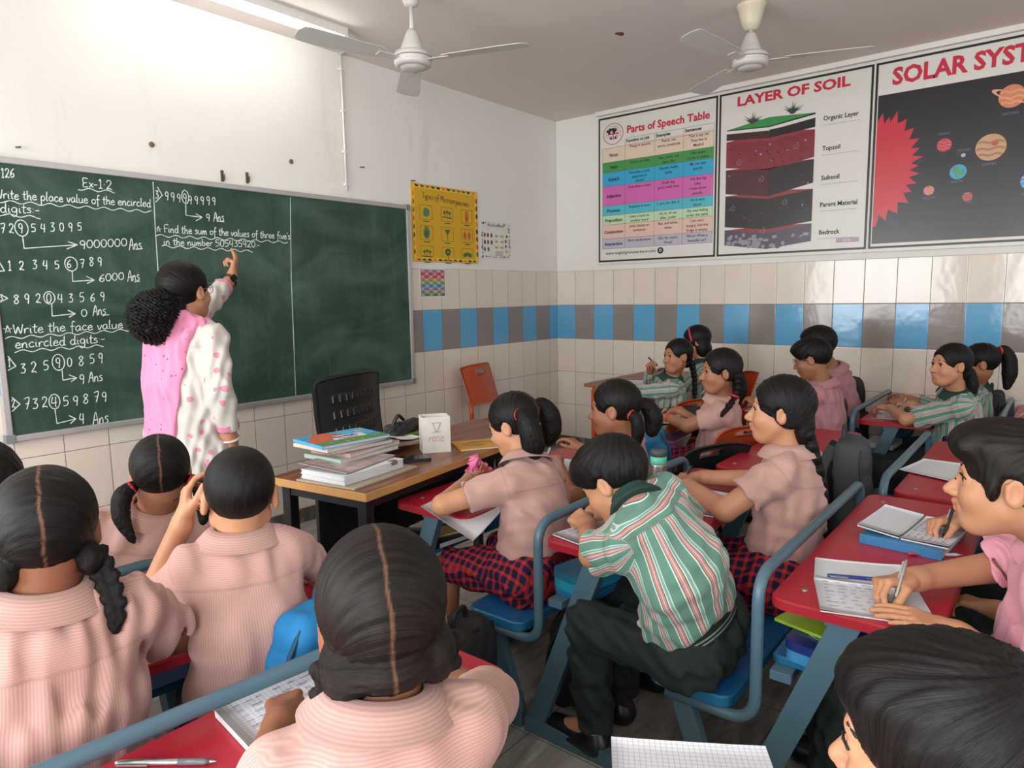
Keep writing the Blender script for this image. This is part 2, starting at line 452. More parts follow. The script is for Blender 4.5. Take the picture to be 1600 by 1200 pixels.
def struct(mb, name, m, parent=None):
    o = mb.build(name, m, parent)
    if parent is None: o['kind'] = 'structure'
    return o
struct(MB().box((XL-.2, YB-.2, -.1), (.2, .2, 0)), 'floor', M_FLOOR)
struct(MB().box((XL-.2, YB-.2, ZC), (.2, .2, ZC+.12)), 'ceiling', M_CEIL)
ZT = Z0 + 5*TH                        # top of the tiles
w = MB().box((XL-.2, .006, 0), (0, .2, ZC)).box((XL, 0, Z0), (0, .008, ZT), 1, .0015)
struct(w, 'wall_front', [M_PAINT, M_TF])
w = MB().box((.006, YB-.2, 0), (.2, .2, ZC)).box((0, YB, Z0), (.008, 0.0, ZT), 1, .0015)
struct(w, 'wall_right', [M_PAINT, M_TR])
def wall_open(axis, c0, c1, a0, a1, holes):        # wall slab with rectangular openings; holes: (lo, hi, z0, z1)
    mb = MB()
    def bx(s0, s1, z0, z1):
        if axis == 'x': mb.box((c0, s0, z0), (c1, s1, z1))
        else: mb.box((s0, c0, z0), (s1, c1, z1))
    e = a0
    for lo, hi, z0, z1 in sorted(holes):
        bx(e, lo, 0, ZC); bx(lo, hi, 0, z0); bx(lo, hi, z1, ZC); e = hi
    bx(e, a1, 0, ZC); return mb
WL = [(-2.3, -.4, .75, 2.35), (-4.85, -2.95, .75, 2.35)]; WB = [(-5.4, -3.8, .9, 2.4), (-2.7, -1.1, .9, 2.4)]
struct(wall_open('x', XL-.2, XL, YB-.2, .0, WL), 'wall_left', M_PAINT)
struct(wall_open('y', YB-.2, YB, XL, .0, WB), 'wall_back', M_PAINT)
M_WFRAME = plain('window_frame_paint', '9a958c', .5)
n = 0
for axis, hs in (('x', WL), ('y', WB)):
    for lo, hi, z0, z1 in hs:
        n += 1; mb = MB(); br = MB(); c = (XL-.12 if axis == 'x' else YB-.12)
        def bar(m, s0, s1, a, b, th=.05):
            if axis == 'x': m.box((c-th/2, s0, a), (c+th/2, s1, b))
            else: m.box((s0, c-th/2, a), (s1, c+th/2, b))
        bar(mb, lo, lo+.05, z0, z1); bar(mb, hi-.05, hi, z0, z1); bar(mb, lo, hi, z0, z0+.05); bar(mb, lo, hi, z1-.05, z1)
        bar(mb, (lo+hi)/2-.025, (lo+hi)/2+.025, z0, z1)
        o = struct(mb, 'window_%d' % n, M_WFRAME)
        for k in range(1, 7): 
            zz = z0 + (z1-z0)*k/7; bar(br, lo, hi, zz-.006, zz+.006, .012)
        struct(br, 'grille', M_WFRAME, o)
struct(MB().box((XL, -.014, 0), (-.014, .006, Z0), 0, .002), 'baseboard_front', M_SKIRT)
struct(MB().box((-.014, YB, 0), (.006, .006, Z0), 0, .002), 'baseboard_right', M_SKIRT)
# cornice strip above the posters on the right wall
struct(MB().box((-.035, YB, ZC-.035), (.006, -.43, ZC), 0, .004), 'trim_1', M_PAINT)
# thin conduit down the front wall
M_WHITEP = plain('white_plastic', 'e2dfda', .35)
cd = MB().tube([(-2.33, -.008, ZC), (-2.33, -.008, 2.06)], .007, 10)
o = struct(cd, 'trim_2', M_WHITEP)
cl = MB()
for z in (2.8, 2.55, 2.3, 2.1): cl.box((-2.342, -.018, z-.006), (-2.318, .006, z+.006), 0, .002)
struct(cl, 'conduit_clip', M_WHITEP, o)

# ------------------------------------------------------------------ blackboard with chalk writing
M_ALU = plain('aluminium_frame', 'c3c1c0', .35, .6)
t = NT('green_chalkboard')
sm = t.noise(1.4, 6, vec=t.n('Mapping', {'Vector': t.coord(), 'Scale': (1.2, 1, 2.2), 'Rotation': (0, .5, 0)}).outputs[0], rough=.6, dist=1.2)
st = t.noise(2.2, 7, vec=t.n('Mapping', {'Vector': t.coord(), 'Scale': (7, 1, 1.1), 'Rotation': (0, .9, 0)}).outputs[0], rough=.7, dist=.6)
a = t.mix(t.ramp(sm, [(.42, (0, 0, 0, 1)), (.78, (1, 1, 1, 1))]), srgb('2b4238'), srgb('4f655b'))
a = t.mix(t.math('MULTIPLY', t.ramp(st, [(.5, (0, 0, 0, 1)), (.8, (1, 1, 1, 1))]), .3), a, srgb('60746b'))
M_BOARD = t.out(a, .5, 0, .3)
t = NT('white_chalk'); a = t.mix(t.noise(160, 2), srgb('b9c4bd'), srgb('eef1ee')); M_CHALK = t.out(a, .9, 0, .1)
BX0, BX1, BZ0, BZ1 = -4.275, -1.818, .772, 2.012
bb = thing('blackboard', 'large green chalkboard in an aluminium frame with chalk sums on its left half', 'blackboard', (0, 0, 0))
MB().box((BX0+.02, -.026, BZ0+.02), (BX1-.02, -.001, BZ1-.02)).build('writing_surface', M_BOARD, bb)
fr = MB()
for lo, hi in (((BX0, -.036, BZ0), (BX1, -.001, BZ0+.028)), ((BX0, -.036, BZ1-.028), (BX1, -.001, BZ1)),
               ((BX0, -.036, BZ0+.028), (BX0+.028, -.001, BZ1-.028)), ((BX1-.028, -.036, BZ0+.028), (BX1, -.001, BZ1-.028))):
    fr.box(lo, hi, 0, .004)
fr.build('frame', M_ALU, bb)
cn = plain('grey_corner_cap', '77797c', .5)
for x in (BX0, BX1):
    for z in (BZ0, BZ1):
        sx = 1 if x == BX0 else -1; sz = 1 if z == BZ0 else -1
        lo = (min(x-.004*sx, x+.035*sx), -.04, min(z-.004*sz, z+.035*sz)); hi = (max(x-.004*sx, x+.035*sx), -.0005, max(z-.004*sz, z+.035*sz))
        MB().box(lo, hi, 0, .004).build('corner_cap', cn, bb)
# stroke letters: polylines in a box of cap height 1 (x height .55), advance width last
def _ell(cx, cy, rx, ry, a0=90, a1=450, n=14):
    return [(cx + rx*math.cos(math.radians(a0 + (a1-a0)*k/n)), cy + ry*math.sin(math.radians(a0 + (a1-a0)*k/n))) for k in range(n+1)]
G = {
 '0': ([_ell(.3, .5, .24, .48)], .62), '1': ([[(.1, .8), (.25, 1), (.25, 0)], [(.08, 0), (.42, 0)]], .5),
 '2': ([[(.08, .75), (.15, .95), (.35, 1), (.5, .8), (.4, .5), (.2, .22), (.1, .06), (.18, .02), (.35, .08), (.58, -.05)]], .64),
 '3': ([[(.08, .95), (.5, .98), (.25, .58), (.45, .5), (.52, .28), (.38, .04), (.05, .06)]], .62),
 '4': ([[(.18, 1), (.08, .42), (.58, .42)], [(.48, .98), (.46, -.06)]], .66),
 '5': ([[(.55, .98), (.14, .96), (.1, .56), (.35, .58), (.52, .36), (.4, .06), (.05, .03)]], .62),
 '6': ([[(.5, .98), (.2, .68), (.08, .3), (.25, .02), (.5, .15), (.45, .42), (.22, .44), (.09, .26)]], .62),
 '7': ([[(.06, .93), (.55, .98), (.3, -.04)], [(.18, .5), (.5, .52)]], .6),
 '8': ([[(.48, .85), (.3, 1), (.1, .8), (.3, .55), (.52, .28), (.3, .0), (.08, .2), (.3, .52), (.5, .8), (.46, .92)]], .62),
 '9': ([_ell(.28, .72, .2, .26, 20, 380), [(.48, .8), (.46, .4), (.4, -.06)]], .6),
 'a': ([[(.44, .5), (.25, .57), (.06, .3), (.18, .0), (.36, .12), (.44, .5), (.44, .12), (.56, .04)]], .56),
 'b': ([[(.1, 1.05), (.1, .04), (.1, .35), (.3, .55), (.46, .3), (.32, .02), (.1, .08)]], .54),
 'c': ([[(.42, .46), (.25, .56), (.06, .28), (.2, .0), (.46, .1)]], .48),
 'd': ([[(.42, .46), (.22, .54), (.06, .26), (.2, .0), (.4, .12), (.46, 1.05), (.44, .1), (.56, .03)]], .56),
 'e': ([[(.06, .28), (.4, .34), (.3, .56), (.1, .42), (.08, .12), (.25, .0), (.48, .12)]], .5),
 'f': ([[(.44, .95), (.3, 1.05), (.2, .8), (.2, -.35)], [(.02, .5), (.42, .52)]], .42),
 'g': ([[(.42, .5), (.22, .56), (.06, .3), (.2, .04), (.4, .16), (.44, .5), (.42, -.3), (.2, -.45), (.02, -.3)]], .54),
 'h': ([[(.1, 1.05), (.1, 0), (.12, .3), (.32, .55), (.42, .35), (.42, .05), (.54, .02)]], .56),
 'i': ([[(.12, .52), (.12, .06), (.24, .03)], [(.12, .72), (.14, .75)]], .28),
 'l': ([[(.12, 1.05), (.1, .1), (.24, .03)]], .28),
 'm': ([[(.06, .52), (.08, 0), (.1, .3), (.24, .55), (.32, .3), (.32, 0), (.34, .3), (.48, .55), (.56, .3), (.56, .04), (.66, .02)]], .7),
 'n': ([[(.06, .52), (.08, 0), (.1, .3), (.28, .55), (.4, .32), (.4, .05), (.52, .02)]], .54),
 'o': ([_ell(.26, .28, .2, .27)], .52), 'p': ([[(.08, .55), (.08, -.45), (.08, .35), (.28, .56), (.46, .3), (.3, .02), (.1, .08)]], .54),
 'r': ([[(.08, .52), (.1, 0), (.1, .28), (.24, .52), (.42, .5)]], .42), 's': ([[(.38, .5), (.2, .56), (.1, .42), (.34, .24), (.3, .04), (.04, .02)]], .44),
 't': ([[(.18, .95), (.16, .08), (.34, .03)], [(0, .62), (.38, .64)]], .36), 'u': ([[(.06, .54), (.08, .1), (.25, .0), (.4, .2), (.42, .54), (.42, .08), (.54, .02)]], .56),
 'v': ([[(.04, .54), (.2, 0), (.4, .54)]], .44), 'x': ([[(.05, .54), (.42, 0)], [(.42, .54), (.05, 0)]], .46), 'y': ([[(.06, .54), (.2, .1), (.4, .5)], [(.44, .54), (.2, -.42)]], .48),
 'k': ([[(.08, 1.05), (.08, 0)], [(.4, .55), (.1, .25), (.44, 0)]], .46),
 'A': ([[(.0, -.05), (.3, 1.05), (.52, -.02)], [(.1, .4), (.5, .42)]], .58), 'E': ([[(.5, .98), (.08, 1), (.1, .5), (.4, .52)], [(.1, .5), (.08, 0), (.5, .02)]], .56),
 'F': ([[(.55, 1.02), (.08, .95), (.1, -.02)], [(.1, .52), (.42, .55)]], .5), 'W': ([[(.0, 1), (.16, 0), (.34, .75), (.52, 0), (.7, 1)]], .74),
 'T': ([[(.0, .98), (.55, 1)], [(.28, 1), (.26, 0)]], .5), 'M': ([[(.04, 0), (.1, 1), (.36, .3), (.62, 1), (.68, 0)]], .74), 'V': ([[(.02, 1), (.28, 0), (.54, 1)]], .56),
 ':': ([[(.1, .42), (.12, .46)], [(.1, .06), (.12, .1)]], .22), '-': ([[(.04, .32), (.36, .34)]], .4), '.': ([[(.1, .42), (.13, .46)]], .24), "'": ([[(.1, 1), (.05, .8)]], .16), ' ': ([], .34)}
def strokes(txt):
    out, x = [], 0.0
    for c in txt:
        g, wd = G.get(c, G['o']); 
        for s in g: out.append([(x + a, b) for a, b in s])
        x += wd
    return out, x
def smooth2(s):
    return [(p[0], p[1]) for p in smooth_path([(a, b, 0) for a, b in s], 4)] if len(s) > 2 else s
def chalk_line(mb, PL, pts, w, n=.0008, seed=[7]):
    """ribbon of slightly uneven width along a polyline on the surface PL"""
    rg = random.Random(seed[0]); seed[0] += 1; m = len(pts); vs = []; n += (seed[0] % 300)*4e-6
    for i, (u, v) in enumerate(pts):
        a, b = pts[max(0, i-1)], pts[min(m-1, i+1)]; L = math.hypot(b[0]-a[0], b[1]-a[1]) or 1e-9
        nx, ny = -(b[1]-a[1])/L, (b[0]-a[0])/L; k = w*(.75 + .5*rg.random())/2
        vs += [PL.at(u + nx*k, v + ny*k, n + i*1.2e-5), PL.at(u - nx*k, v - ny*k, n + i*1.2e-5)]
    mb.add(vs, [(2*i, 2*i+1, 2*i+3, 2*i+2) for i in range(m-1)])
def write(mb, PL, txt, a, b, h, w, n=.0008, jit=.03, seed=1):
    st, wd = strokes(txt); rg = random.Random(seed); L = b[0] - a[0]; sl = (b[1] - a[1])
    for s in st:
        j = rg.uniform(-jit, jit)
        q = [(a[0] + x/wd*L + .06*h*y, a[1] + sl*x/wd + h*(y + j)) for x, y in s]
        chalk_line(mb, PL, smooth2(q), w, n)
CHALK=[('T','126',(-4.188,1.922),(-4.137,1.93),0.038),('T','Ex-1.2',(-3.871,1.918),(-3.74,1.92),0.041),('W',(-3.891,1.907),(-3.731,1.909)),('T','Write the place value of the encircled',(-4.218,1.834),(-3.566,1.852),0.038),('W',(-4.202,1.822),(-3.565,1.829)),('T','digits:-',(-4.206,1.775),(-4.056,1.782),0.038),('W',(-4.207,1.766),(-4.054,1.764)),('D','729543095',[(-4.213,1.689),(-4.181,1.691),(-4.146,1.693),(-4.097,1.699),(-4.06,1.701),(-4.022,1.705),(-3.985,1.709),(-3.948,1.711),(-3.91,1.716)],0.038),('O',(-4.132,1.713),0.025,0.035),('L',[(-4.131,1.677),(-4.13,1.625),(-3.918,1.65)]),('L',[(-3.954,1.663),(-3.916,1.65),(-3.962,1.629)]),('T','9000000',(-3.909,1.632),(-3.694,1.655),0.037),('T','Ans',(-3.688,1.636),(-3.627,1.643),0.052),('L',[(-3.658,1.639),(-3.624,1.645)]),('L',[(-4.231,1.572),(-4.212,1.525),(-4.236,1.524)]),('D','123456789',[(-4.2,1.529),(-4.158,1.531),(-4.107,1.536),(-4.066,1.537),(-4.019,1.538),(-3.97,1.543),(-3.915,1.547),(-3.874,1.553),(-3.837,1.555)],0.039),('O',(-3.95,1.561),0.026,0.032),('L',[(-3.948,1.527),(-3.95,1.481),(-3.859,1.488)]),('L',[(-3.89,1.505),(-3.858,1.488),(-3.891,1.471)]),('T','6000',(-3.839,1.478),(-3.722,1.492),0.035),('T','Ans',(-3.708,1.481),(-3.65,1.487),0.05),('L',[(-3.677,1.48),(-3.65,1.483)]),('T','3',(-4.242,1.396),(-4.229,1.397),0.026),('L',[(-4.239,1.425),(-4.211,1.407),(-4.242,1.39)]),('D','892043569',[(-4.192,1.382),(-4.151,1.383),(-4.108,1.385),(-4.066,1.384),(-4.021,1.386),(-3.977,1.385),(-3.93,1.386),(-3.884,1.388),(-3.84,1.392)],0.042),('O',(-4.052,1.407),0.022,0.028),('L',[(-4.045,1.378),(-4.048,1.324),(-3.954,1.332)]),('L',[(-3.983,1.349),(-3.952,1.332),(-3.98,1.316)]),('T','0',(-3.93,1.318),(-3.901,1.318),0.034),('T','Ans',(-3.878,1.32),(-3.819,1.325),0.046),('L',[(-3.837,1.319),(-3.806,1.323)]),('S',(-4.224,1.271),0.035),('T','Write the face value of',(-4.204,1.252),(-3.683,1.254),0.041),('W',(-4.237,1.234),(-3.697,1.245)),('T','encircled digits:-',(-4.205,1.187),(-3.836,1.191),0.041),('W',(-4.208,1.173),(-3.844,1.175)),('T','1',(-4.238,1.108),(-4.227,1.107),0.035),('L',[(-4.234,1.155),(-4.209,1.108),(-4.24,1.092)]),('D','32590859',[(-4.195,1.074),(-4.154,1.076),(-4.105,1.08),(-4.056,1.088),(-4.009,1.087),(-3.96,1.088),(-3.912,1.094),(-3.874,1.095)],0.044),('O',(-4.042,1.111),0.025,0.037),('L',[(-4.03,1.073),(-4.031,1.027),(-3.975,1.032)]),('L',[(-4.004,1.049),(-3.973,1.032),(-3.998,1.016)]),('T','9',(-3.964,1.004),(-3.94,1.003),0.041),('T','Ans',(-3.924,1.006),(-3.861,1.007),0.047),('T','2',(-4.242,0.927),(-4.227,0.928),0.036),('L',[(-4.237,0.974),(-4.209,0.938),(-4.242,0.909)]),('D','732459879',[(-4.197,0.912),(-4.164,0.91),(-4.127,0.912),(-4.09,0.909),(-4.041,0.906),(-4.0,0.903),(-3.957,0.904),(-3.911,0.908),(-3.875,0.906)],0.048),('O',(-4.074,0.932),0.022,0.034),('L',[(-4.075,0.896),(-4.073,0.829),(-3.994,0.839)]),('L',[(-4.021,0.859),(-3.993,0.839),(-4.018,0.82)]),('T','4',(-3.981,0.814),(-3.957,0.814),0.048),('T','Ans',(-3.924,0.796),(-3.852,0.798),0.061),('L',[(-3.882,0.797),(-3.851,0.796)]),('T','3',(-3.543,1.897),(-3.524,1.899),0.037),('L',[(-3.527,1.955),(-3.506,1.915),(-3.543,1.877)]),('D','999999999',[(-3.495,1.894),(-3.465,1.892),(-3.434,1.891),(-3.402,1.891),(-3.375,1.885),(-3.342,1.888),(-3.31,1.888),(-3.277,1.89),(-3.245,1.893)],0.042),('O',(-3.388,1.918),0.018,0.034),('L',[(-3.388,1.881),(-3.392,1.825),(-3.307,1.821)]),('L',[(-3.338,1.837),(-3.305,1.821),(-3.341,1.8)]),('T','9',(-3.286,1.804),(-3.261,1.804),0.037),('T','Ans',(-3.243,1.805),(-3.182,1.809),0.047),('L',[(-3.225,1.806),(-3.182,1.806)]),('S',(-3.539,1.744),0.03),('T',"Find the sum of the values of three five's",(-3.512,1.731),(-2.775,1.733),0.038),('W',(-3.552,1.713),(-2.794,1.714)),('T','in the number 505435920:-',(-3.52,1.668),(-2.978,1.677),0.035),('W',(-3.528,1.661),(-3.023,1.654)),('L',[(-3.546,1.977),(-3.554,1.743),(-3.557,1.544)]),('L',[(-3.557,1.544),(-3.525,0.86)]),('L',[(-2.759,1.976),(-2.784,1.499),(-2.799,0.794)])]

BP = Wall2D((0, -.0262, 0), (1, 0, 0), (0, 0, 1), (0, -1, 0)); ck = MB(); CWD = .0042
for i, c in enumerate(CHALK):
    if c[0] == 'T': write(ck, BP, c[1], c[2], c[3], c[4], CWD, seed=i)
    elif c[0] == 'D':
        for k, (ch, p) in enumerate(zip(c[1], c[2])):
            wd = G[ch][1]*c[3]*.85; write(ck, BP, ch, p, (p[0] + wd, p[1]), c[3]*random.uniform(.92, 1.05), CWD, seed=i+k)
    elif c[0] == 'O': chalk_line(ck, BP, [(c[1][0] + x, c[1][1] + y) for x, y in _ell(0, 0, c[2], c[3], 80, 455, 24)], CWD)
    elif c[0] == 'L': chalk_line(ck, BP, [(a[0] + (b[0]-a[0])*k/6, a[1] + (b[1]-a[1])*k/6) for a, b in zip(c[1], c[1][1:]) for k in range(7)], CWD)
    elif c[0] == 'W':
        (x0, y0), (x1, y1) = c[1], c[2]; n = max(6, int((x1-x0)/.012)); ph = random.random()*6
        chalk_line(ck, BP, [(x0 + (x1-x0)*k/n, y0 + (y1-y0)*k/n + .006*math.sin((x1-x0)/.075*6.283*k/n + ph)) for k in range(n+1)], CWD*.9)
    elif c[0] == 'S':
        r = c[2]*.5; P5 = [(c[1][0] + r*math.sin(k*4*math.pi/5), c[1][1] + r*math.cos(k*4*math.pi/5)) for k in range(6)]; chalk_line(ck, BP, P5, CWD)
ck.build('chalk_writing', M_CHALK, bb)['label'] = 'white chalk handwriting'
# nails and hooks in the wall above the board
M_RUST = plain('rusty_nail', '5b4a3c', .6, .3); M_PLUG = plain('brown_wall_plug', '6d5844', .8)
def hook(x, z, label, kind):
    if kind == 'nail': o = MB().tube([(x, 0.006, z), (x+.004, -.03, z-.004)], .004, 8).build('nail', M_RUST)
    elif kind == 'hole': o = MB().lathe([(.0, -.002), (.012, -.002), (.014, .003), (.009, .006)], 14, 0, Matrix.Translation((x, 0.004, z)) @ Matrix.Rotation(math.pi/2, 4, 'X')).build('wall_plug', M_PLUG)
    else:
        o = MB().box((x-.007, -.004, z-.03), (x+.007, .006, z+.03), 0, .002).tube([(x, -.002, z), (x, -.018, z+.004), (x, -.022, z-.016), (x, -.012, z-.024)], .0035, 8).build('wall_hook', M_RUST)
    tag(o, label, 'hook' if kind == 'hook' else kind if kind == 'nail' else 'wall plug')
hook(-3.525, 2.165, 'dark wall plug in the white wall, left of the two hooks above the chalkboard', 'hole')
hook(-2.72, 2.19, 'brown wall plug in the white wall highest above the right half of the chalkboard', 'hole')
hook(-3.16, 2.055, 'small metal hook just above the chalkboard frame, the left one of the pair', 'hook')
hook(-3.012, 2.062, 'small metal hook just above the chalkboard frame, the right one of the pair', 'hook')
hook(-2.2, 2.225, 'tiny nail in the wall to the right of the thin white conduit', 'nail')
hook(-4.11, 2.065, 'bent nail in the wall above the top left end of the chalkboard', 'nail')
hook(-1.755, 2.19, 'small nail holding the top left corner of the yellow chart', 'nail')

# ------------------------------------------------------------------ charts on the front wall
def flat(name, hexc, rough=.45): return plain(name, hexc, rough, 0, 0)
M_BLK = flat('black_ink', '1a1a1c'); M_INK = flat('dark_ink', '2c2b33')
def curled(PL, u0, v0, u1, v1, amp, n=.003, nu=10, nv=10, seed=0):
    rg = random.Random(seed); ph = rg.random()*6
    def fn(a, b):
        e = max(0, abs(a-.5)*2-.55)/.45*max(0, abs(b-.5)*2-.55)/.45
        return PL.at(u0 + (u1-u0)*a, v0 + (v1-v0)*b, n + amp*e + amp*.12*(1+math.sin(5*a + ph)*math.cos(4*b)))
    return fn
FP = Wall2D((0, .006, 0), (1, 0, 0), (0, 0, 1), (0, -1, 0))
def sheet(PL, u0, v0, u1, v1, name, m, parent, amp=.006, seed=0):
    f1 = curled(PL, u0, v0, u1, v1, amp, .003, seed=seed)
    f2 = curled(PL, u0, v0, u1, v1, amp, .0022, seed=seed)
    mb = MB().grid(f1, 12, 12); mb.grid(lambda a, b: f2(b, a), 12, 12)
    return mb.build(name, m, parent)
ch = thing('wall_chart', 'yellow hand-made chart of nine small drawings with a spotted border, right of the chalkboard', 'chart')
cu0, cv0, cu1, cv1 = -1.765, 1.633, -1.072, 2.178
MB().box((cu0, -.004, cv0), (cu1, .0055, cv1), 0, .001).build('paper', plain('yellow_chart_paper', 'd0a21e', .55, 0, .05, 3), ch)
CP = Wall2D((0, -.0042, 0), (1, 0, 0), (0, 0, 1), (0, -1, 0))
yb = MB(); CP.rect(yb, cu0+.004, cv0+.004, cu1-.004, cv0+.03, .0006); CP.rect(yb, cu0+.004, cv1-.03, cu1-.004, cv1-.004, .0006)
CP.rect(yb, cu0+.004, cv0+.03, cu0+.026, cv1-.03, .0006); CP.rect(yb, cu1-.034, cv0+.03, cu1-.004, cv1-.03, .0006); yb.build('border', flat('bright_yellow_border', 'e8bd3c'), ch)
dots = MB(); DM = [flat('dot_red', 'b8402c'), flat('dot_green', '3a6a34'), flat('dot_brown', '4a2a24'), flat('dot_orange', 'd8763a'), flat('dot_black', '26242a'), flat('dot_teal', '2d5a4c')]
for k in range(12):
    u = cu0 + .05 + k*.054
    CP.disc(dots, u, cv1-.006, .021, .018, .0012, (k*5+2) % 6, 16, 180, 360) ; CP.disc(dots, u, cv0+.006, .021, .018, .0012, (k*5) % 6, 16, 0, 180)
for k in range(8):
    v = cv0 + .07 + k*.058
    CP.disc(dots, cu1-.014, v, .012, .02, .0012, (k*5+1) % 6, 18); CP.disc(dots, cu0+.006, v, .014, .019, .0012, (k*7+2) % 6, 18, -90, 90)
dots.build('border_dots', DM, ch)
tt = MB(); write(tt, CP, 'Types of Microorganisms', (cu0+.1, cv1-.098), (cu1-.1, cv1-.118), .042, .0035, .0012); tt.build('title_lettering', M_INK, ch)
pic = MB(); PM = [M_INK, flat('sketch_teal', '4d7a66'), flat('sketch_green', '3f6a2c'), flat('sketch_red', 'b5482a'), flat('sketch_orange', 'c97a2e'), flat('sketch_dark', '3a3a34')]
for r in range(3):
    for c in range(3):
        u = cu0 + .135 + c*.215; v = cv1 - .195 - r*.145; w, h = .062, .05
        CP.line(pic, [(u-w, v-h), (u+w, v-h), (u+w, v+h), (u-w, v+h), (u-w, v-h)], .0022, .001)
        CP.line(pic, [(u-.03, v-h-.014), (u+.03, v-h-.014)], .006, .001)
        k = r*3 + c
        if k == 0:
            for i in range(9): CP.disc(pic, u + .024*math.cos(i*2.4)*(i/9)**.4, v + .022*math.sin(i*2.4), .016, .011, .001 + i*1e-4, 1, 12)
        elif k in (1, 6):
            for i in (-1, 0, 1):
                CP.line(pic, [(u + i*.024, v-.026), (u + i*.028 + .004, v + .012)], .004, .0012, 2); CP.disc(pic, u + i*.028, v + .018 - abs(i)*.006, .013, .011, .0014, 2, 12)
            CP.line(pic, [(u-.05, v-.02), (u+.05, v-.024)], .006, .0012, 5)
        elif k == 2: CP.disc(pic, u, v, .018, .042, .001, 3, 20); CP.disc(pic, u, v+.01, .008, .022, .0014, 4, 14)
        elif k == 3: CP.disc(pic, u, v, .032, .042, .001, 1, 20); CP.disc(pic, u, v-.006, .021, .027, .0014, 2, 18); CP.disc(pic, u, v-.004, .008, .01, .0018, 5, 12); CP.line(pic, [(u-.02, v+.05), (u, v+.03), (u+.02, v+.05)], .003, .002)
        elif k == 4: CP.poly(pic, [(u-.03, v+.035), (u+.03, v+.035), (u+.004, v-.004), (u-.004, v-.004)], .001, 2); CP.line(pic, [(u, v), (u, v-.044)], .005, .001, 2)
        elif k == 5:
            for i in (-1, 1): CP.disc(pic, u + i*.024, v, .018, .036, .001, 4, 18); CP.disc(pic, u + i*.024, v + .004, .009, .02, .0014, 3, 14)
        elif k == 7:
            CP.line(pic, [(u, v-.044), (u, v+.01)], .005, .001, 5); CP.line(pic, [(u-.04, v-.044), (u+.04, v-.044)], .004, .001, 2)
            for i in range(7): CP.disc(pic, u + .02*math.cos(i*.9), v + .016 + .018*math.sin(i*.9), .012, .01, .0012 + i*1e-4, 5 if i % 2 else 2, 10)
        else:
            for i in range(5): CP.disc(pic, u - .036 + i*.018, v + .004*(2-abs(i-2)), .011, .017, .001 + i*1e-4, 2, 12)
pic.build('drawings', PM, ch)
c2 = thing('paper_notice', 'small white printed sheet with tiny coloured pictures, right of the yellow chart', 'notice')
MB().box((-1.03, .002, 1.678), (-.665, .0055, 1.968), 0, .0005).build('paper', plain('white_paper', 'd9d5d0', .6, 0, .03), c2)
NP = Wall2D((0, .0018, 0), (1, 0, 0), (0, 0, 1), (0, -1, 0)); rg = random.Random(4)
pr = MB(); cols = ['4a4048', '8a3f3a', '3f6b52', 'b0a23c', '4a6a9a', '6a4a3a', '30303a']; PMM = [flat('print_' + h, h) for h in cols]
NP.text(pr, 'Environment', -.847, 1.935, .016, .2, 'C', .015, .0008, 6); NP.line(pr, [(-.945, 1.93), (-.75, 1.93)], .002, .0008)
for k in range(70):
    e = rg.random(); s = rg.choice((0, 1, 2, 3))
    u, v = ((-1.015 + .335*e, 1.692), (-1.015 + .335*e, 1.953), (-1.016, 1.69 + .265*e), (-.68, 1.69 + .265*e))[s]
    NP.disc(pr, u + rg.uniform(-.006, .006), v + rg.uniform(-.006, .006), rg.uniform(.003, .009), rg.uniform(.003, .008), .0008 + k*2e-6, rg.choice((0, 1, 2, 6, 1)), 8)
for k in range(8): NP.disc(pr, -.985 + (k % 3)*.04 + rg.uniform(-.005, .005), 1.86 - (k//3)*.055, .013, .018, .001, rg.choice((1, 2, 5, 0, 1)), 10)
for r in range(3):
    for c in range(2): NP.rect(pr, -.86 + c*.07, 1.85 - r*.045, -.825 + c*.07, 1.867 - r*.045, .0009, 3)
for r in range(5): NP.line(pr, [(-.86, 1.735 - r*.008), (-.76, 1.735 - r*.008)], .002, .0008)
for r in range(4): NP.disc(pr, -.72 + rg.uniform(-.01, .01), 1.86 - r*.04, .012, .014, .001, (1, 5, 2, 3)[r], 10)
pr.build('printing', PMM, c2)
c3 = thing('paper_notice', 'small multicoloured grid sheet stuck on the tiles under the yellow chart', 'notice')
MB().box((-1.715, -.0035, 1.372), (-1.447, -.0005, 1.588), 0, .0005).build('paper', _M['white_paper'], c3)
GPn = Wall2D((0, -.0037, 0), (1, 0, 0), (0, 0, 1), (0, -1, 0)); gr = MB()
rows = ['9a6a8c', 'b03a50', 'b5412e', 'c07a2e', '5f9a3a', '3f78a8', '8a6a9c', '7a8a4a', '4a6a5a']; GM = [flat('grid_' + h, h) for h in rows] + [flat('grid_pale', 'cfc8d0'), flat('grid_grey', '5a5560')]
for r in range(9):
    for c in range(6):
        u0 = -1.703 + c*.0408; v1 = 1.578 - r*.0215; sp = .0 if r < 7 else .0
        GPn.rect(gr, u0, v1-.0195, u0+.039, v1, .0006, r)
        if (r + c) % 2 == 0: GPn.rect(gr, u0+.008, v1-.015, u0+.031, v1-.005, .001, 9)
        GPn.line(gr, [(u0+.01, v1-.0165), (u0+.03, v1-.0165)], .0025, .0012, 10)
gr.build('printing', GM, c3)

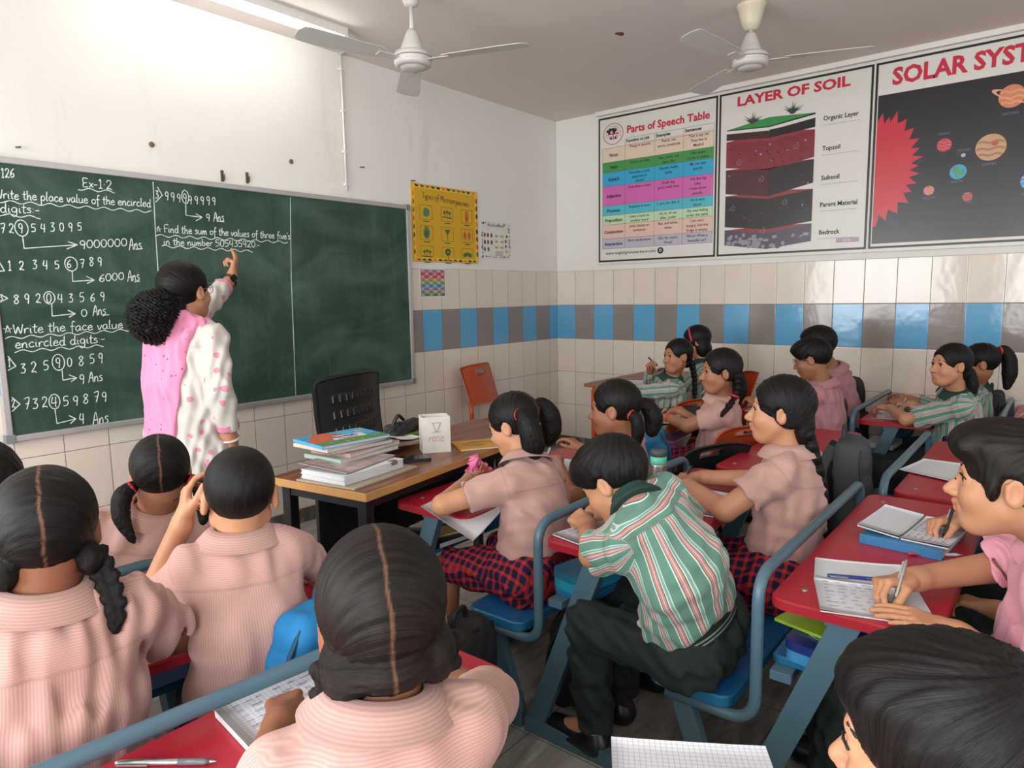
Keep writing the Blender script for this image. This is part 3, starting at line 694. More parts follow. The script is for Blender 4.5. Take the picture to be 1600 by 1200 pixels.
# ------------------------------------------------------------------ the three posters on the right wall
M_PBOARD = plain('poster_white', 'd8d4cc', .35, 0, .02); M_PBLK = flat('poster_black_line', '17171a', .35); M_RED = flat('poster_red', 'c4203c', .35)
RP = Wall2D((-.012, 0, 0), (0, -1, 0), (0, 0, 1), (-1, 0, 0))        # u runs to the right in the view (u = -y)
def poster(u0, u1, label):
    p = thing('wall_poster', label, 'poster')
    MB().box((-.012, -u1, 1.628), (.0055, -u0, 2.858), 0, .002).build('board', M_PBOARD, p)
    f = MB(); a, b, c, d, w = u0+.006, u1-.006, 1.65, 2.838, .0145
    RP.rect(f, a, c, b, c+w, .0008); RP.rect(f, a, d-w, b, d, .0008); RP.rect(f, a, c+w, a+w, d-w, .0008); RP.rect(f, b-w, c+w, b, d-w, .0008)
    f.build('border', M_PBLK, p); return p
p1 = poster(.445, 1.5, 'Parts of Speech Table poster with coloured rows, beside the room corner')
ti = MB(); RP.text(ti, 'Parts of Speech Table', .722, 2.685, .058, .71, 'L', .03); ti.build('title_lettering', M_RED, p1)
RV = [2.588, 2.473, 2.39, 2.277, 2.118, 2.036, 1.96, 1.844, 1.76]; RC = ['d9c4b0', '3f8f47', '2e9fc8', 'cc62a4', '4fb0c4', 'b9d3ac', 'dcb8ac', 'b4b0bc']
CU = [.49, .705, .974, 1.22, 1.468]
def rowtop(k, c): return RV[k] if (k or c == 0) else 2.605
cells = MB(); CM = [plain('table_row_' + h, h, .35, 0, .02) for h in RC]
for k in range(8):
    for c in range(4): RP.rect(cells, CU[c], RV[k+1], CU[c+1], rowtop(k, 0 if k else c), .0006, k)
cells.build('table_rows', CM, p1)
gl = MB()
for k in range(9): RP.line(gl, [(CU[0], RV[k]), (CU[4], RV[k])], .0022, .001)
for c in range(5): RP.line(gl, [(CU[c], RV[8]), (CU[c], 2.645 if c else 2.588)], .0022, .001)
RP.line(gl, [(CU[1], 2.645), (CU[4], 2.645)], .0022, .001); gl.build('table_lines', flat('grey_line', '55504e'), p1)
TX = [('Noun', ['Thing or person'], ['Pencil, cat,', 'work, notebook'], ['This is my cat', 'They live in', 'Madrid']),
      ('Verb', ['Action or state'], ['Get, come, cut,', 'open, like'], ['I like apple.', 'Come in please.']),
      ('Adverb', ['Describe a verb,', 'adjective or', 'adverb'], ['Silently, badly,', 'really'], ['My cat eats', 'quickly.']),
      ('Adjective', ['Describes a noun'], ['Small, big,', 'good, well, blue'], ['We like big', 'cake.', 'I have three', 'pencils.']),
      ('Pronoun', ['Replaces a noun'], ['I, you, he, she, it'], ['He is very', 'clever.']),
      ('Preposition', ['Links a noun to', 'another word'], ['At, in, of, on,', 'after, under'], ['She was hiding', 'under the table.']),
      ('Conjunction', ['Joins clauses or', 'sentences'], ['But, and while,', 'when'], ['I am very', 'hungry, but the', 'fridge is empty.']),
      ('Interjection', ['Short exclamation'], ['Oh!, hi!, ouch!,', 'Wow!'], ['Wow! What a', 'beautiful car!'])]
tx = MB()
for s, c in (('Function or Job', 1), ('Examples', 2), ('Sentences', 3)): RP.text(tx, s, CU[c]+.012, 2.612, .024, None, 'L', .035)
for k, (nm, *cs) in enumerate(TX):
    RP.text(tx, nm, (CU[0]+CU[1])/2, (RV[k]+RV[k+1])/2-.014, .026, None, 'C', .03)
    for c, ls in enumerate(cs):
        st = min(.036, (RV[k]-RV[k+1]-.008)/len(ls))
        for i, l in enumerate(ls): RP.text(tx, l, (CU[c+1]+CU[c+2])/2, RV[k]-.006-st*(i+.78)+(.012 if k == 0 else 0), .021, None, 'C', .012)
RP.text(tx, 'www.englishgrammarhere.com', .52, 1.712, .024, .47, 'L', .01)
tx.build('table_lettering', M_BLK, p1)
lg = MB(); LM = [flat('logo_ring', 'c08474'), M_PBOARD, flat('logo_navy', '24305e'), flat('logo_red', 'c0283a'), flat('logo_white', 'ecebe8'), M_BLK]
RP.ring(lg, .592, 2.698, .088, .097, .0010, 0, 40, .9); RP.disc(lg, .592, 2.698, .052, .048, .0010, 2)
for a, w, mi in ((30, .018, 4), (-30, .018, 4), (30, .007, 3), (-30, .007, 3)):
    c, s = .052*math.cos(math.radians(a)), .048*math.sin(math.radians(a)); RP.line(lg, [(.592-c, 2.698-s), (.592+c, 2.698+s)], w, .0012 + (.0002 if mi == 3 else 0), mi)
for w, mi, n in ((.024, 4, .0016), (.013, 3, .0018)): RP.line(lg, [(.54, 2.698), (.644, 2.698)], w, n, mi); RP.line(lg, [(.592, 2.65), (.592, 2.746)], w, n+.0001, mi)
for k in range(7): RP.disc(lg, .575 + .034*math.cos(k*1.1), 2.724 + .012*math.sin(k*2.1), .014, .012, .0021 + k*1e-5, 5, 12)
for k, c in enumerate('English Grammar Here'): 
    a = math.radians(200 - k*11.5); RP.text(lg, c, .592 + .068*math.cos(a), 2.698 + .061*math.sin(a)-.005, .011, None, 'C', .01, .0012, 3 if k < 7 else 2)
lg.build('round_emblem', LM, p1)
bd = MB(); RP.disc(bd, 1.033, 1.722, .027, .026, .001, 0); RP.ring(bd, 1.033, 1.722, .008, .012, .0014, 1, 20); RP.disc(bd, 1.033, 1.729, .007, .009, .0014, 1, 12); bd.build('badge', [M_BLK, flat('badge_white', 'c9c6c2')], p1)

p2 = poster(1.5, 2.557, 'LAYER OF SOIL poster with a cut block of dark soil layers, the middle poster')
ti = MB(); RP.text(ti, 'LAYER OF SOIL', 1.643, 2.733, .066, .768, 'L', .035); ti.build('title_lettering', M_RED, p2)
so = MB(); SH = ['2f8a48', '3a1c20', '7d2430', '2a1a1e', '471820', '1e1618', '5a242c', '211a1c', '8c8690', '4a4452', '8f2c38', '1f1216']
SM = [plain('soil_' + h, h, .3, 0, .12, 25) for h in SH]
L, Mx, Rr, Bk = 1.566, 1.883, 2.195, 1.88
RP.poly(so, [(L, 2.572), (Mx, 2.556), (Rr, 2.596), (Bk, 2.618)], .001, 0)
def layer(tl, tm, tr, bl, bm_, br, cl, cr, top=None):
    if top is not None: RP.poly(so, [(L, tl), (Mx, tm), (Rr, tr), (Mx, tm + top)], .0008, 10)
    RP.poly(so, [(L, bl), (Mx, bm_), (Mx, tm), (L, tl)], .001, cl); RP.poly(so, [(Mx, bm_), (Rr, br), (Rr, tr), (Mx, tm)], .001, cr)
RP.poly(so, [(L, 2.566), (Mx, 2.548), (Mx, 2.556), (L, 2.572)], .0012, 11); RP.poly(so, [(Mx, 2.548), (Rr, 2.585), (Rr, 2.596), (Mx, 2.556)], .0012, 11)
layer(2.545, 2.525, 2.562, 2.498, 2.474, 2.548, 1, 3); RP.poly(so, [(Mx, 2.474), (Rr, 2.5), (Rr, 2.548), (Mx, 2.53)], .0014, 5)
layer(2.486, 2.452, 2.484, 2.301, 2.252, 2.299, 2, 2, .07)
layer(2.284, 2.259, 2.286, 2.111, 2.063, 2.126, 4, 3, .03)
layer(2.092, 2.046, 2.084, 1.866, 1.828, 1.864, 5, 7, .06)
layer(1.842, 1.802, 1.848, 1.731, 1.687, 1.725, 9, 9, .05)
rg = random.Random(8)
for k in range(60):      # stones of the bedrock
    u = rg.uniform(L+.01, Rr-.02); f = (u-L)/(Mx-L) if u < Mx else (Rr-u)/(Rr-Mx)
    v = 1.737 - .046*f + rg.uniform(.0, .085); RP.disc(so, u, v, rg.uniform(.012, .024), rg.uniform(.010, .018), .0013 + k*4e-6, 8 if u < Mx or rg.random() < .25 else 9, 7, rg.uniform(0, 60), 360 + rg.uniform(0, 60))
for k in range(46):      # pebbles and specks in the layers
    u = rg.uniform(L+.02, Rr-.03); z0, z1 = rg.choice(((2.3, 2.44), (2.29, 2.43), (2.12, 2.24), (1.89, 2.03)))
    RP.disc(so, u, rg.uniform(z0, z1), rg.uniform(.004, .012), rg.uniform(.003, .009), .0014 + k*4e-6, rg.choice((10, 8, 11, 6, 11)), 8)
for u, v in ((2.07, 2.39), (1.83, 2.19), (1.62, 2.0), (2.0, 2.01), (1.66, 2.33), (1.85, 1.82)):
    RP.line(so, [(u + (.004 + .0016*k)*math.cos(k*.6), v + (.004 + .0016*k)*math.sin(k*.6)) for k in range(14)], .0028, .0022, 8)
so.build('soil_block', SM, p2)
pl = MB(); GMs = [flat('plant_dark', '1d3a34'), flat('plant_root', '8c2f3c')]
for u, v in ((1.76, 2.6), (2.04, 2.625)):
    RP.disc(pl, u, v, .022, .014, .0016, 1, 12)
    for k in range(11):
        a = math.radians(15 + 15*k); l = .062 + .02*math.sin(k*1.7); RP.poly(pl, [(u - .007*math.sin(a), v + .007*math.cos(a)), (u + .007*math.sin(a), v - .007*math.cos(a)), (u + l*1.15*math.cos(a), v + l*math.sin(a))], .0018 + k*1e-5, 0)
pl.build('plants', GMs, p2)
tx = MB(); dl = MB()
for s, v, w in (('Organic Layer', 2.532, .222), ('Topsoil', 2.333, .115), ('Subsoil', 2.136, .118), ('Parent Material', 1.955, .238), ('Bedrock', 1.767, .134)):
    RP.text(tx, s, 2.247, v, .031, w, 'L', .022)
    for k in range(19): RP.line(dl, [(2.247 + k*.0125, v-.03), (2.254 + k*.0125, v-.03)], .0025)
tx.build('layer_names', M_BLK, p2); dl.build('dotted_lines', M_PBLK, p2)
mk = MB(); RP.rect(mk, 2.36, 1.703, 2.505, 1.734, .001); RP.text(mk, 'SOIL', 2.43, 1.711, .016, .05, 'C', .02, .0014, 1); mk.build('purple_mark', [flat('pale_purple', 'b59aae'), flat('mark_white', 'dcd4da')], p2)

p3 = poster(2.557, 3.95, 'SOLAR SYSTEM poster with a red sun and planets on black')
ti = MB(); RP.text(ti, 'SOLAR SYSTEM', 2.66, 2.687, .104, .885, 'L', .035); ti.build('title_lettering', M_RED, p3)
sp = MB(); RP.rect(sp, 2.583, 1.682, 3.915, 2.632, .0008); t = NT('space_print')
a = t.mix(t.noise(6, 5, vec=t.n('Mapping', {'Vector': t.coord(), 'Scale': (1, .25, 3)}).outputs[0]), srgb('17141a'), srgb('2a2526'))
st = t.n('TexVoronoi', {'Vector': t.coord(), 'Scale': 26.0}).outputs[0]; a = t.mix(t.math('LESS_THAN', st, .035), a, srgb('8d8aa0'))
sp.build('space_panel', t.out(a, .3), p3)
sn = MB(); c0u, c0v = 2.583, 2.14; pts = [(2.583, 1.79)]
tips = [(2.605, 1.80), (2.66, 1.83), (2.73, 1.87), (2.79, 1.93), (2.805, 2.0), (2.83, 2.05), (2.845, 2.11), (2.835, 2.16), (2.858, 2.215), (2.836, 2.27), (2.832, 2.33), (2.80, 2.40), (2.755, 2.46), (2.70, 2.52), (2.655, 2.49), (2.615, 2.52)]
for i, (u, v) in enumerate(tips):
    pts.append((u, v))
    if i < len(tips)-1:
        m = ((u + tips[i+1][0])/2, (v + tips[i+1][1])/2); dx, dy = m[0]-2.56, m[1]-2.15; L = math.hypot(dx, dy); pts.append((2.56 + dx*(1-.055/L), 2.15 + dy*(1-.055/L)))
pts.append((2.583, 2.47))
for a, b in zip(pts, pts[1:]): RP.poly(sn, [(2.583, 2.14), a, b], .0012)
sn.build('sun', plain('sun_red', 'c82a3e', .3, 0, .05, 6), p3)
PD = [('mercury', 2.9, 1.998, .03, 'c4685c', 'd8a898'), ('venus', 2.97, 2.268, .04, 'c43c48', 'd86a6a'), ('earth', 3.053, 2.095, .045, '3f9ac8', '4a9a5a'), ('moon', 3.075, 2.192, .012, 'b0aab4', '8a8490'),
      ('mars', 3.11, 1.939, .027, 'c0604c', '9a4438'), ('jupiter', 3.213, 2.22, .078, 'c49a74', 'a87858'), ('saturn', 3.3, 2.5, .066, 'd4805c', 'e0a078'), ('uranus', 3.42, 2.0, .05, '4a8ac8', '8ab8e0'), ('neptune', 3.62, 2.3, .055, '3a5ab0', '6a8ad0')]
for nm, u, v, r, c1, c2_ in PD:
    q = MB()
    if nm == 'saturn':
        for k in range(32):
            a, b = 2*math.pi*k/32, 2*math.pi*(k+1)/32; ro, ri, cs, sn_ = .112, .086, math.cos(-.45), math.sin(-.45)
            f = lambda ang, rr: (u + rr*math.cos(ang)*cs - .22*rr*math.sin(ang)*sn_, v + rr*math.cos(ang)*sn_ + .22*rr*math.sin(ang)*cs)
            RP.poly(q, [f(a, ri), f(a, ro), f(b, ro), f(b, ri)], .0012 if math.sin((a+b)/2) > 0 else .0018, 1)
    RP.disc(q, u, v, r, r, .0015)
    if nm in ('jupiter', 'venus', 'mercury', 'mars', 'saturn', 'uranus'):
        for k in (-.55, -.1, .4):
            hw = r*math.sqrt(1-k*k)*.92; RP.line(q, [(u - hw + 2*hw*i/8, v + k*r + .006*math.sin(i*1.3)) for i in range(9)], r*.16, .0017, 1)
        if nm == 'jupiter': RP.disc(q, u+.02, v+.022, .018, .016, .002, 2, 14)
    if nm == 'earth':
        for du, dv, a, b in ((-.012, .012, .018, .022), (.02, -.004, .014, .02), (-.004, -.024, .012, .012)): RP.disc(q, u+du, v+dv, a, b, .0017, 1, 10)
    q.build('planet', [plain('planet_' + c1, c1, .3, 0, .05, 20), flat('planet_' + c2_, c2_, .3), flat('planet_spot', 'b8543c')], p3)
tx = MB()
for s, u, v in (('SATURN', 3.3, 2.395), ('VENUS', 2.965, 2.33), ('MERCURY', 2.9, 1.945), ('EARTH', 3.05, 2.03), ('MARS', 3.11, 1.9), ('JUPITER', 3.21, 2.115), ('SUN', 2.71, 1.8), ('URANUS', 3.42, 1.92), ('MOON', 3.075, 2.216)):
    RP.text(tx, s, u, v, .015, None, 'C', .01)
tx.build('planet_names', flat('planet_name_ink', '6a6486'), p3)

# ------------------------------------------------------------------ dual desks with attached bench
def worn(name, base, chip, edge, amt=.62):
    t = NT(name); f = t.noise(5, 6, rough=.7); a = t.mix(t.noise(1.5, 3), srgb(base), tuple(x*.82 for x in srgb(base)[:3]) + (1,))
    sc = t.noise(1, 6, vec=t.n('Mapping', {'Vector': t.coord(), 'Scale': (60, 9, 20), 'Rotation': (0, 0, .5)}).outputs[0], rough=.7)
    a = t.mix(t.math('MULTIPLY', t.ramp(sc, [(.62, (0, 0, 0, 1)), (.72, (1, 1, 1, 1))]), .35), a, srgb(edge))
    c = t.ramp(f, [(amt, (0, 0, 0, 1)), (amt + .035, (1, 1, 1, 1))]); a = t.mix(t.math('MULTIPLY', c, .8), a, srgb(chip))
    t.bump(c, -.2, .002)
    return t.out(a, t.math('MULTIPLY_ADD', f, .3, .22), 0, .45)
M_DTOP = worn('red_desktop', 'ae1d33', '6b1820', 'c4505a', .68)
M_DEDGE = worn('red_desktop_edge', '9a1c28', 'b08a6a', '5a1a1c', .66)
M_SEAT = worn('blue_bench', '1d6096', '17415f', '4a86b0', .69)
M_SEATE = worn('blue_bench_edge', '1f6a92', '8a7b4a', '1c3d4c', .6)
M_STEEL = worn('grey_blue_steel', '4f6a76', '2f4047', '728993', .68)
M_SCREW = plain('steel_screw', 'a39c90', .35, .8)
def plank(name, x0, y0, x1, y1, z0, z1, r, mats, parent):
    P = rrect(x0, y0, x1, y1, r); n = len(P); mb = MB(); e = .004
    Q = rrect(x0+e, y0+e, x1-e, y1-e, max(.002, r-e))
    vs = [(x, y, z0) for x, y in P] + [(x, y, z1-e) for x, y in P] + [(x, y, z1) for x, y in Q]
    fs = [tuple(range(n))[::-1]] + [(i, (i+1) % n, n+(i+1) % n, n+i) for i in range(n)]
    mb.add(vs, fs, 1); mb.f.append([2*n+i for i in range(n)]); mb.m.append(0); mb.sm.append(False)
    for i in range(n): mb.f.append([n+i, n+(i+1) % n, 2*n+(i+1) % n, 2*n+i]); mb.m.append(1); mb.sm.append(False)
    return mb.build(name, mats, parent)
DL = 1.06; DH = .665; SH = .37
def make_desk(label):
    d = thing('school_desk', label, 'desk')
    plank('desktop', 0, -.35, DL, 0, DH-.024, DH, .045, [M_DTOP, M_DEDGE], d)
    s = MB(); 
    for x in (.09, DL-.09):
        for y in (-.06, -.29): s.lathe([(.0, 0), (.009, 0), (.008, .0025), (.004, .0035)], 12, 0, Matrix.Translation((x, y, DH-.0005)))
    s.build('screw', M_SCREW, d)
    plank('book_shelf', .06, -.135, DL-.06, .005, .476, .494, .02, [M_SEAT, M_SEATE], d)
    MB().beam((.02, -.03, .463), (DL-.02, -.03, .463), .05, .024, (0, 0, 1)).build('shelf_bracket', M_STEEL, d)
    for x in (.045, DL-.045):
        MB().beam((x, -.17, DH-.024), (x, .06, .045), .03, .062, (0, 1, 0)).build('desk_leg', M_STEEL, d)
        MB().beam((x, .1, .0245), (x, -.545, .0245), .034, .049, (0, 0, 1), bev=.003).build('floor_runner', M_STEEL, d)
        MB().beam((x, -.42, SH-.03), (x, -.52, .045), .03, .055, (0, 1, 0)).build('bench_leg', M_STEEL, d)
    MB().beam((.03, -.14, DH-.035), (DL-.03, -.14, DH-.035), .04, .022).build('crossbar', M_STEEL, d)
    plank('bench_seat', 0, -.575, DL, -.345, SH-.028, SH, .04, [M_SEAT, M_SEATE], d)
    s = MB()
    for x in (.1, DL-.1): s.lathe([(.0, 0), (.009, 0), (.008, .0025), (.004, .0035)], 12, 0, Matrix.Translation((x, -.46, SH-.0005)))
    s.build('screw', M_SCREW, d)
    p = corner_path([(.012, -.4, SH-.044), (.012, -.636, SH-.044), (.012, -.636, .705), (DL-.012, -.636, .705), (DL-.012, -.636, SH-.044), (DL-.012, -.4, SH-.044)], .075, 8)
    MB().tube(p, .0148, 14).build('backrest_rail', M_STEEL, d)
    return d
dk = make_desk('red double desk at the front left, in front of the girl with low pigtails')
dk.location = (-5.38, -1.19, 0)
GD = 'double school desks'; dk['group'] = GD
DESKS = [((-5.175, -1.862), -6.5, 'red double desk of the boy with cropped hair, left side'),
         ((-5.297, -2.52), 0, 'red double desk nearest the camera with a silver pen lying on it'),
         ((-5.35, -3.215), 0, 'red double desk under the squared sheet at the bottom edge'),
         ((-3.62, -1.82), 0, 'red double desk at the teacher table, squared sheet hanging off its end'),
         ((-3.62, -2.48), 0, 'red double desk of the writing boy in striped shirt, steel flask on it'),
         ((-3.62, -3.14), 0, 'bright red double desk with two open notebooks on it, right side'),
         ((-2.50, -2.535), 0, 'empty dull red double desk behind the girl with the long braid'),
         ((-2.50, -3.20), 0, 'red double desk with a blank white sheet hanging over its front edge'),
         ((-1.07, -2.11), 0, 'double desk of the two boys in pink by the tiled right wall'),
         ((-1.07, -2.775), 0, 'red double desk by the right wall where the two striped girls write'),
         ((-1.07, -3.445), 0, 'double desk by the right wall, hindmost, at the right edge of the view')]
for (x, y), rz, lb in DESKS:
    q = dup(dk, (x, y, 0), math.radians(rz), lb, GD)
    if 'nearest the camera' in lb:        # this bench has lost its back rail
        for c in list(q.children):
            if c.name.startswith('backrest_rail'): bpy.data.objects.remove(c)

# ------------------------------------------------------------------ teacher's table
t = NT('walnut_laminate'); P = t.n('Mapping', {'Vector': t.coord(), 'Scale': (1.6, 22, 1)}).outputs[0]
n1 = t.noise(1.6, 6, vec=P, rough=.6, dist=.5); a = t.ramp(n1, [(.3, srgb('4a2a1e')), (.5, srgb('7a4a35')), (.68, srgb('946044'))])
M_WALNUT = t.out(a, .3, 0, .5); M_LIPPING = plain('pale_wood_edge', 'b5854c', .45, 0, .12, 14)
M_BLKST = plain('black_steel', '1c1c1f', .4, .2); M_BLKPL = plain('black_plastic', '1b1b1d', .45, 0, .1)
tt_ = thing('teacher_table', 'long brown laminate teacher table with black steel legs', 'table', (-3.19, -1.592, 0), math.radians(7.5))
tl, tw, th = 1.30, .46, .75
MB().box((-tl/2, -tw/2, th-.027), (tl/2, tw/2, th), 0, .002).build('tabletop', M_WALNUT, tt_)
eb = MB(); eb.box((-tl/2-.004, -tw/2-.003, th-.028), (-tl/2+.001, tw/2+.003, th-.0005), 0, .001); eb.box((-tl/2, -tw/2-.004, th-.028), (tl/2, -tw/2+.001, th-.0005), 0, .001)
eb.build('edge_band', M_LIPPING, tt_)
for x in (-tl/2+.05, tl/2-.05):
    for y in (-tw/2+.05, tw/2-.04): MB().box((x-.02, y-.02, 0), (x+.02, y+.02, th-.027), 0, .003).build('leg', M_BLKST, tt_)
MB().box((-tl/2+.07, .07, .42), (tl/2-.07, .085, th-.028), 0, .002).build('modesty_panel', M_BLKPL, tt_)
fr = MB()
for y in (-tw/2+.05, tw/2-.04): fr.beam((-tl/2+.05, y, th-.05), (tl/2-.05, y, th-.05), .03, .04)
for x in (-tl/2+.05, tl/2-.05): fr.beam((x, -tw/2+.05, th-.05), (x, tw/2-.04, th-.05), .03, .04)
fr.build('frame', M_BLKST, tt_)

# ------------------------------------------------------------------ chairs
def shell(mb, cols, rows, fn, th, hole=None):
    """double-skinned sheet: fn(i/cols, j/rows) -> (point, normal); hole(i, j) drops cells"""
    P = {}; 
    for i in range(cols+1):
        for j in range(rows+1):
            p, n = fn(i/cols, j/rows); p = Vector(p); n = Vector(n).normalized(); P[i, j, 0] = p + n*th/2; P[i, j, 1] = p - n*th/2
    idx = {k: i for i, k in enumerate(P)}; vs = list(P.values()); fs = []
    solid = lambda i, j: 0 <= i < cols and 0 <= j < rows and not (hole and hole(i, j))
    for i in range(cols):
        for j in range(rows):
            if not solid(i, j): continue
            for s in (0, 1):
                q = [idx[i, j, s], idx[i+1, j, s], idx[i+1, j+1, s], idx[i, j+1, s]]; fs.append(q if s == 0 else q[::-1])
            for di, dj, a, b in ((-1, 0, (i, j), (i, j+1)), (1, 0, (i+1, j+1), (i+1, j)), (0, -1, (i+1, j), (i, j)), (0, 1, (i, j+1), (i+1, j+1))):
                if not solid(i+di, j+dj): fs.append([idx[a[0], a[1], 0], idx[a[0], a[1], 1], idx[b[0], b[1], 1], idx[b[0], b[1], 0]])
    return mb.add(vs, fs, 0, True)
oc = thing('office_chair', 'black office chair with a slotted plastic back behind the teacher table', 'chair', (-2.765, -.80, 0), math.radians(14))
def back_fn(a, b):
    w = .275*(1 - .06*(1-b)) ; x = (a-.5)*2*w; z = .47 + .5*b - .02*(abs(a-.5)*2)**3*b
    y = .19 + .05*b - .05*(1 - (2*a-1)**2) + .02*math.sin(b*3.1); return (x, y, z), (0, -1, .08)
def slots(i, j): return (5 <= i <= 28 and j in (8, 9, 10, 15, 16, 17, 22, 23, 24, 29, 30, 31) and i % 3 == 0)
bk = MB(); shell(bk, 34, 40, back_fn, .012, slots); bk.build('backrest', M_BLKPL, oc)
rim = [back_fn(a, 0)[0] for a in np.linspace(.02, .98, 6)] + [back_fn(1, b)[0] for b in np.linspace(.04, .96, 8)] + [back_fn(a, 1)[0] for a in np.linspace(.96, .04, 8)] + [back_fn(0, b)[0] for b in np.linspace(.96, .04, 8)]
MB().tube(smooth_path(rim, 3, True), .012, 10, closed=True).build('back_rim', M_BLKPL, oc)
se = MB().prism(rrect(-.235, -.25, .235, .2, .09, 6), .43, .49); se.build('seat', M_BLKPL, oc)
MB().beam((0, .17, .44), (0, .235, .6), .07, .02, (0, 1, 0)).build('back_bracket', M_BLKST, oc)
MB().lathe([(.028, .08), (.028, .26), (.02, .26), (.02, .42), (.06, .42), (.07, .43)], 20).build('gas_lift', plain('chrome', 'b9b9bd', .15, .9, 0), oc)
for k in range(5):
    a = 2*math.pi*k/5 + .3; leg = MB().beam((.02*math.cos(a), .02*math.sin(a), .1), (.28*math.cos(a), .28*math.sin(a), .075), .045, .03).build('base_arm', M_BLKPL, oc)
    cx, cy = .27*math.cos(a), .27*math.sin(a); MB().lathe([(.02, -.012), (.028, -.01), (.028, .01), (.02, .012)], 16, 0, Matrix.Translation((cx, cy, .0285)) @ Matrix.Rotation(a, 4, 'Z') @ Matrix.Rotation(math.pi/2, 4, 'Y')).build('caster', M_BLKPL, leg)
MB().tube([(-.05, -.02, .42), (-.2, -.05, .4), (-.27, -.06, .375)], [.008, .008, .014], 10).build('height_lever', M_BLKPL, oc)

M_ORANGE = plain('orange_plastic', 'b5471b', .38, 0, .05, 12); M_ORST = plain('orange_steel', 'b9431f', .4, 0, .08)
def plastic_chair(mats, label, loc, rz, name='plastic_chair', sh=.42, away=True, hb=.30):
    c = thing(name, label, 'chair', loc, rz + (math.pi if away else 0))
    def bf(a, b):
        x = (a-.5)*.40*(1 + .06*b); y = .17 + .09*b - .035*(1-(2*a-1)**2); return (x, y, sh + .14 + hb*b - .02*(abs(2*a-1))**4*b), (0, -1, .3)
    m = MB(); shell(m, 20, 16, bf, .012, lambda i, j: (7 <= i <= 12 and j in (12, 13))); m.build('backrest', mats[0], c)
    for s in (0, 1):
        MB().tube([(bf(s, 0)[0][0]*.97, .175, sh-.005), (bf(s, 0)[0][0], .17, sh+.08), bf(s, .1)[0]], .016, 10).build('back_support', mats[0], c)
    def sf(a, b):
        x = (a-.5)*.41; y = -.21 + .40*b; return (x, y, sh - .018*(1-(2*a-1)**2)*math.sin(b*3.14) - .02*max(0, .15-b)/.15), (0, 0, 1)
    m = MB(); shell(m, 16, 16, sf, .012); m.build('seat', mats[0], c)
    for sx in (-1, 1):
        for sy in (-1, 1): MB().tube([(sx*.15, sy*.13, sh-.01), (sx*.19, sy*.19, 0)], .011, 10).build('leg', mats[1], c)
    return c
plastic_chair((M_ORANGE, M_BLKST), 'orange plastic chair standing empty against the tiled front wall', (-1.17, -.32, 0), math.radians(10), away=False)
plastic_chair((M_ORANGE, M_ORST), 'orange plastic chair under the smiling girl with the long side braid', (-1.86, -2.275, 0), math.radians(0-25), sh=.41, hb=.19)
plastic_chair((M_ORANGE, M_ORST), 'orange plastic chair by the right wall, seat of the girl with the head band', (-.68, -1.74, 0), math.radians(-6), sh=.41)
plastic_chair((M_ORANGE, M_ORST), 'orange plastic chair under the striped girl with a pencil at her mouth', (-1.22, -1.72, 0), math.radians(-20), sh=.41, hb=.19)
bc = plastic_chair((M_BLKPL, M_BLKST), 'black plastic chair with a blue school bag on it between the two braided girls', (-2.29, -2.265, 0), math.radians(-20), sh=.37, hb=.21)

# ------------------------------------------------------------------ orange table of the two striped girls, dark side table
ot = thing('study_table', 'wooden topped table with an orange steel frame in the far corner', 'table', (-.62, -1.24, 0))
MB().box((-.52, -.21, .735), (.52, .22, .76), 0, .008).build('tabletop', plain('brown_wood_top', '8a5a3c', .4, 0, .14, 12), ot)
fr = MB()
for y in (-.17, .17): fr.beam((-.46, y, .718), (.46, y, .718), .03, .03)
for x in (-.46, .46): fr.beam((x, -.17, .718), (x, .17, .718), .03, .03)
fr.build('frame', M_ORST, ot)
for x in (-.46, .46):
    for y in (-.17, .17): MB().beam((x, y, .71), (x, y, 0), .03, .03, (1, 0, 0)).build('leg', M_ORST, ot)
MB().box((-.45, -.1, .56), (.45, .18, .575), 0, .002).build('shelf', M_ORST, ot)
st = thing('side_table', 'dark table with a lower shelf in front of the smiling girl', 'table', (-1.72, -1.93, 0), math.radians(-14))
MB().box((-.36, -.15, .69), (.36, .15, .71), 0, .006).build('tabletop', M_BLKPL, st)
MB().box((-.34, -.14, .50), (.34, .14, .515), 0, .003).build('shelf', M_BLKPL, st)
for x in (-.33, .33):
    for y in (-.125, .125): MB().beam((x, y, .69), (x, y, 0), .028, .028, (1, 0, 0)).build('leg', M_BLKST, st)

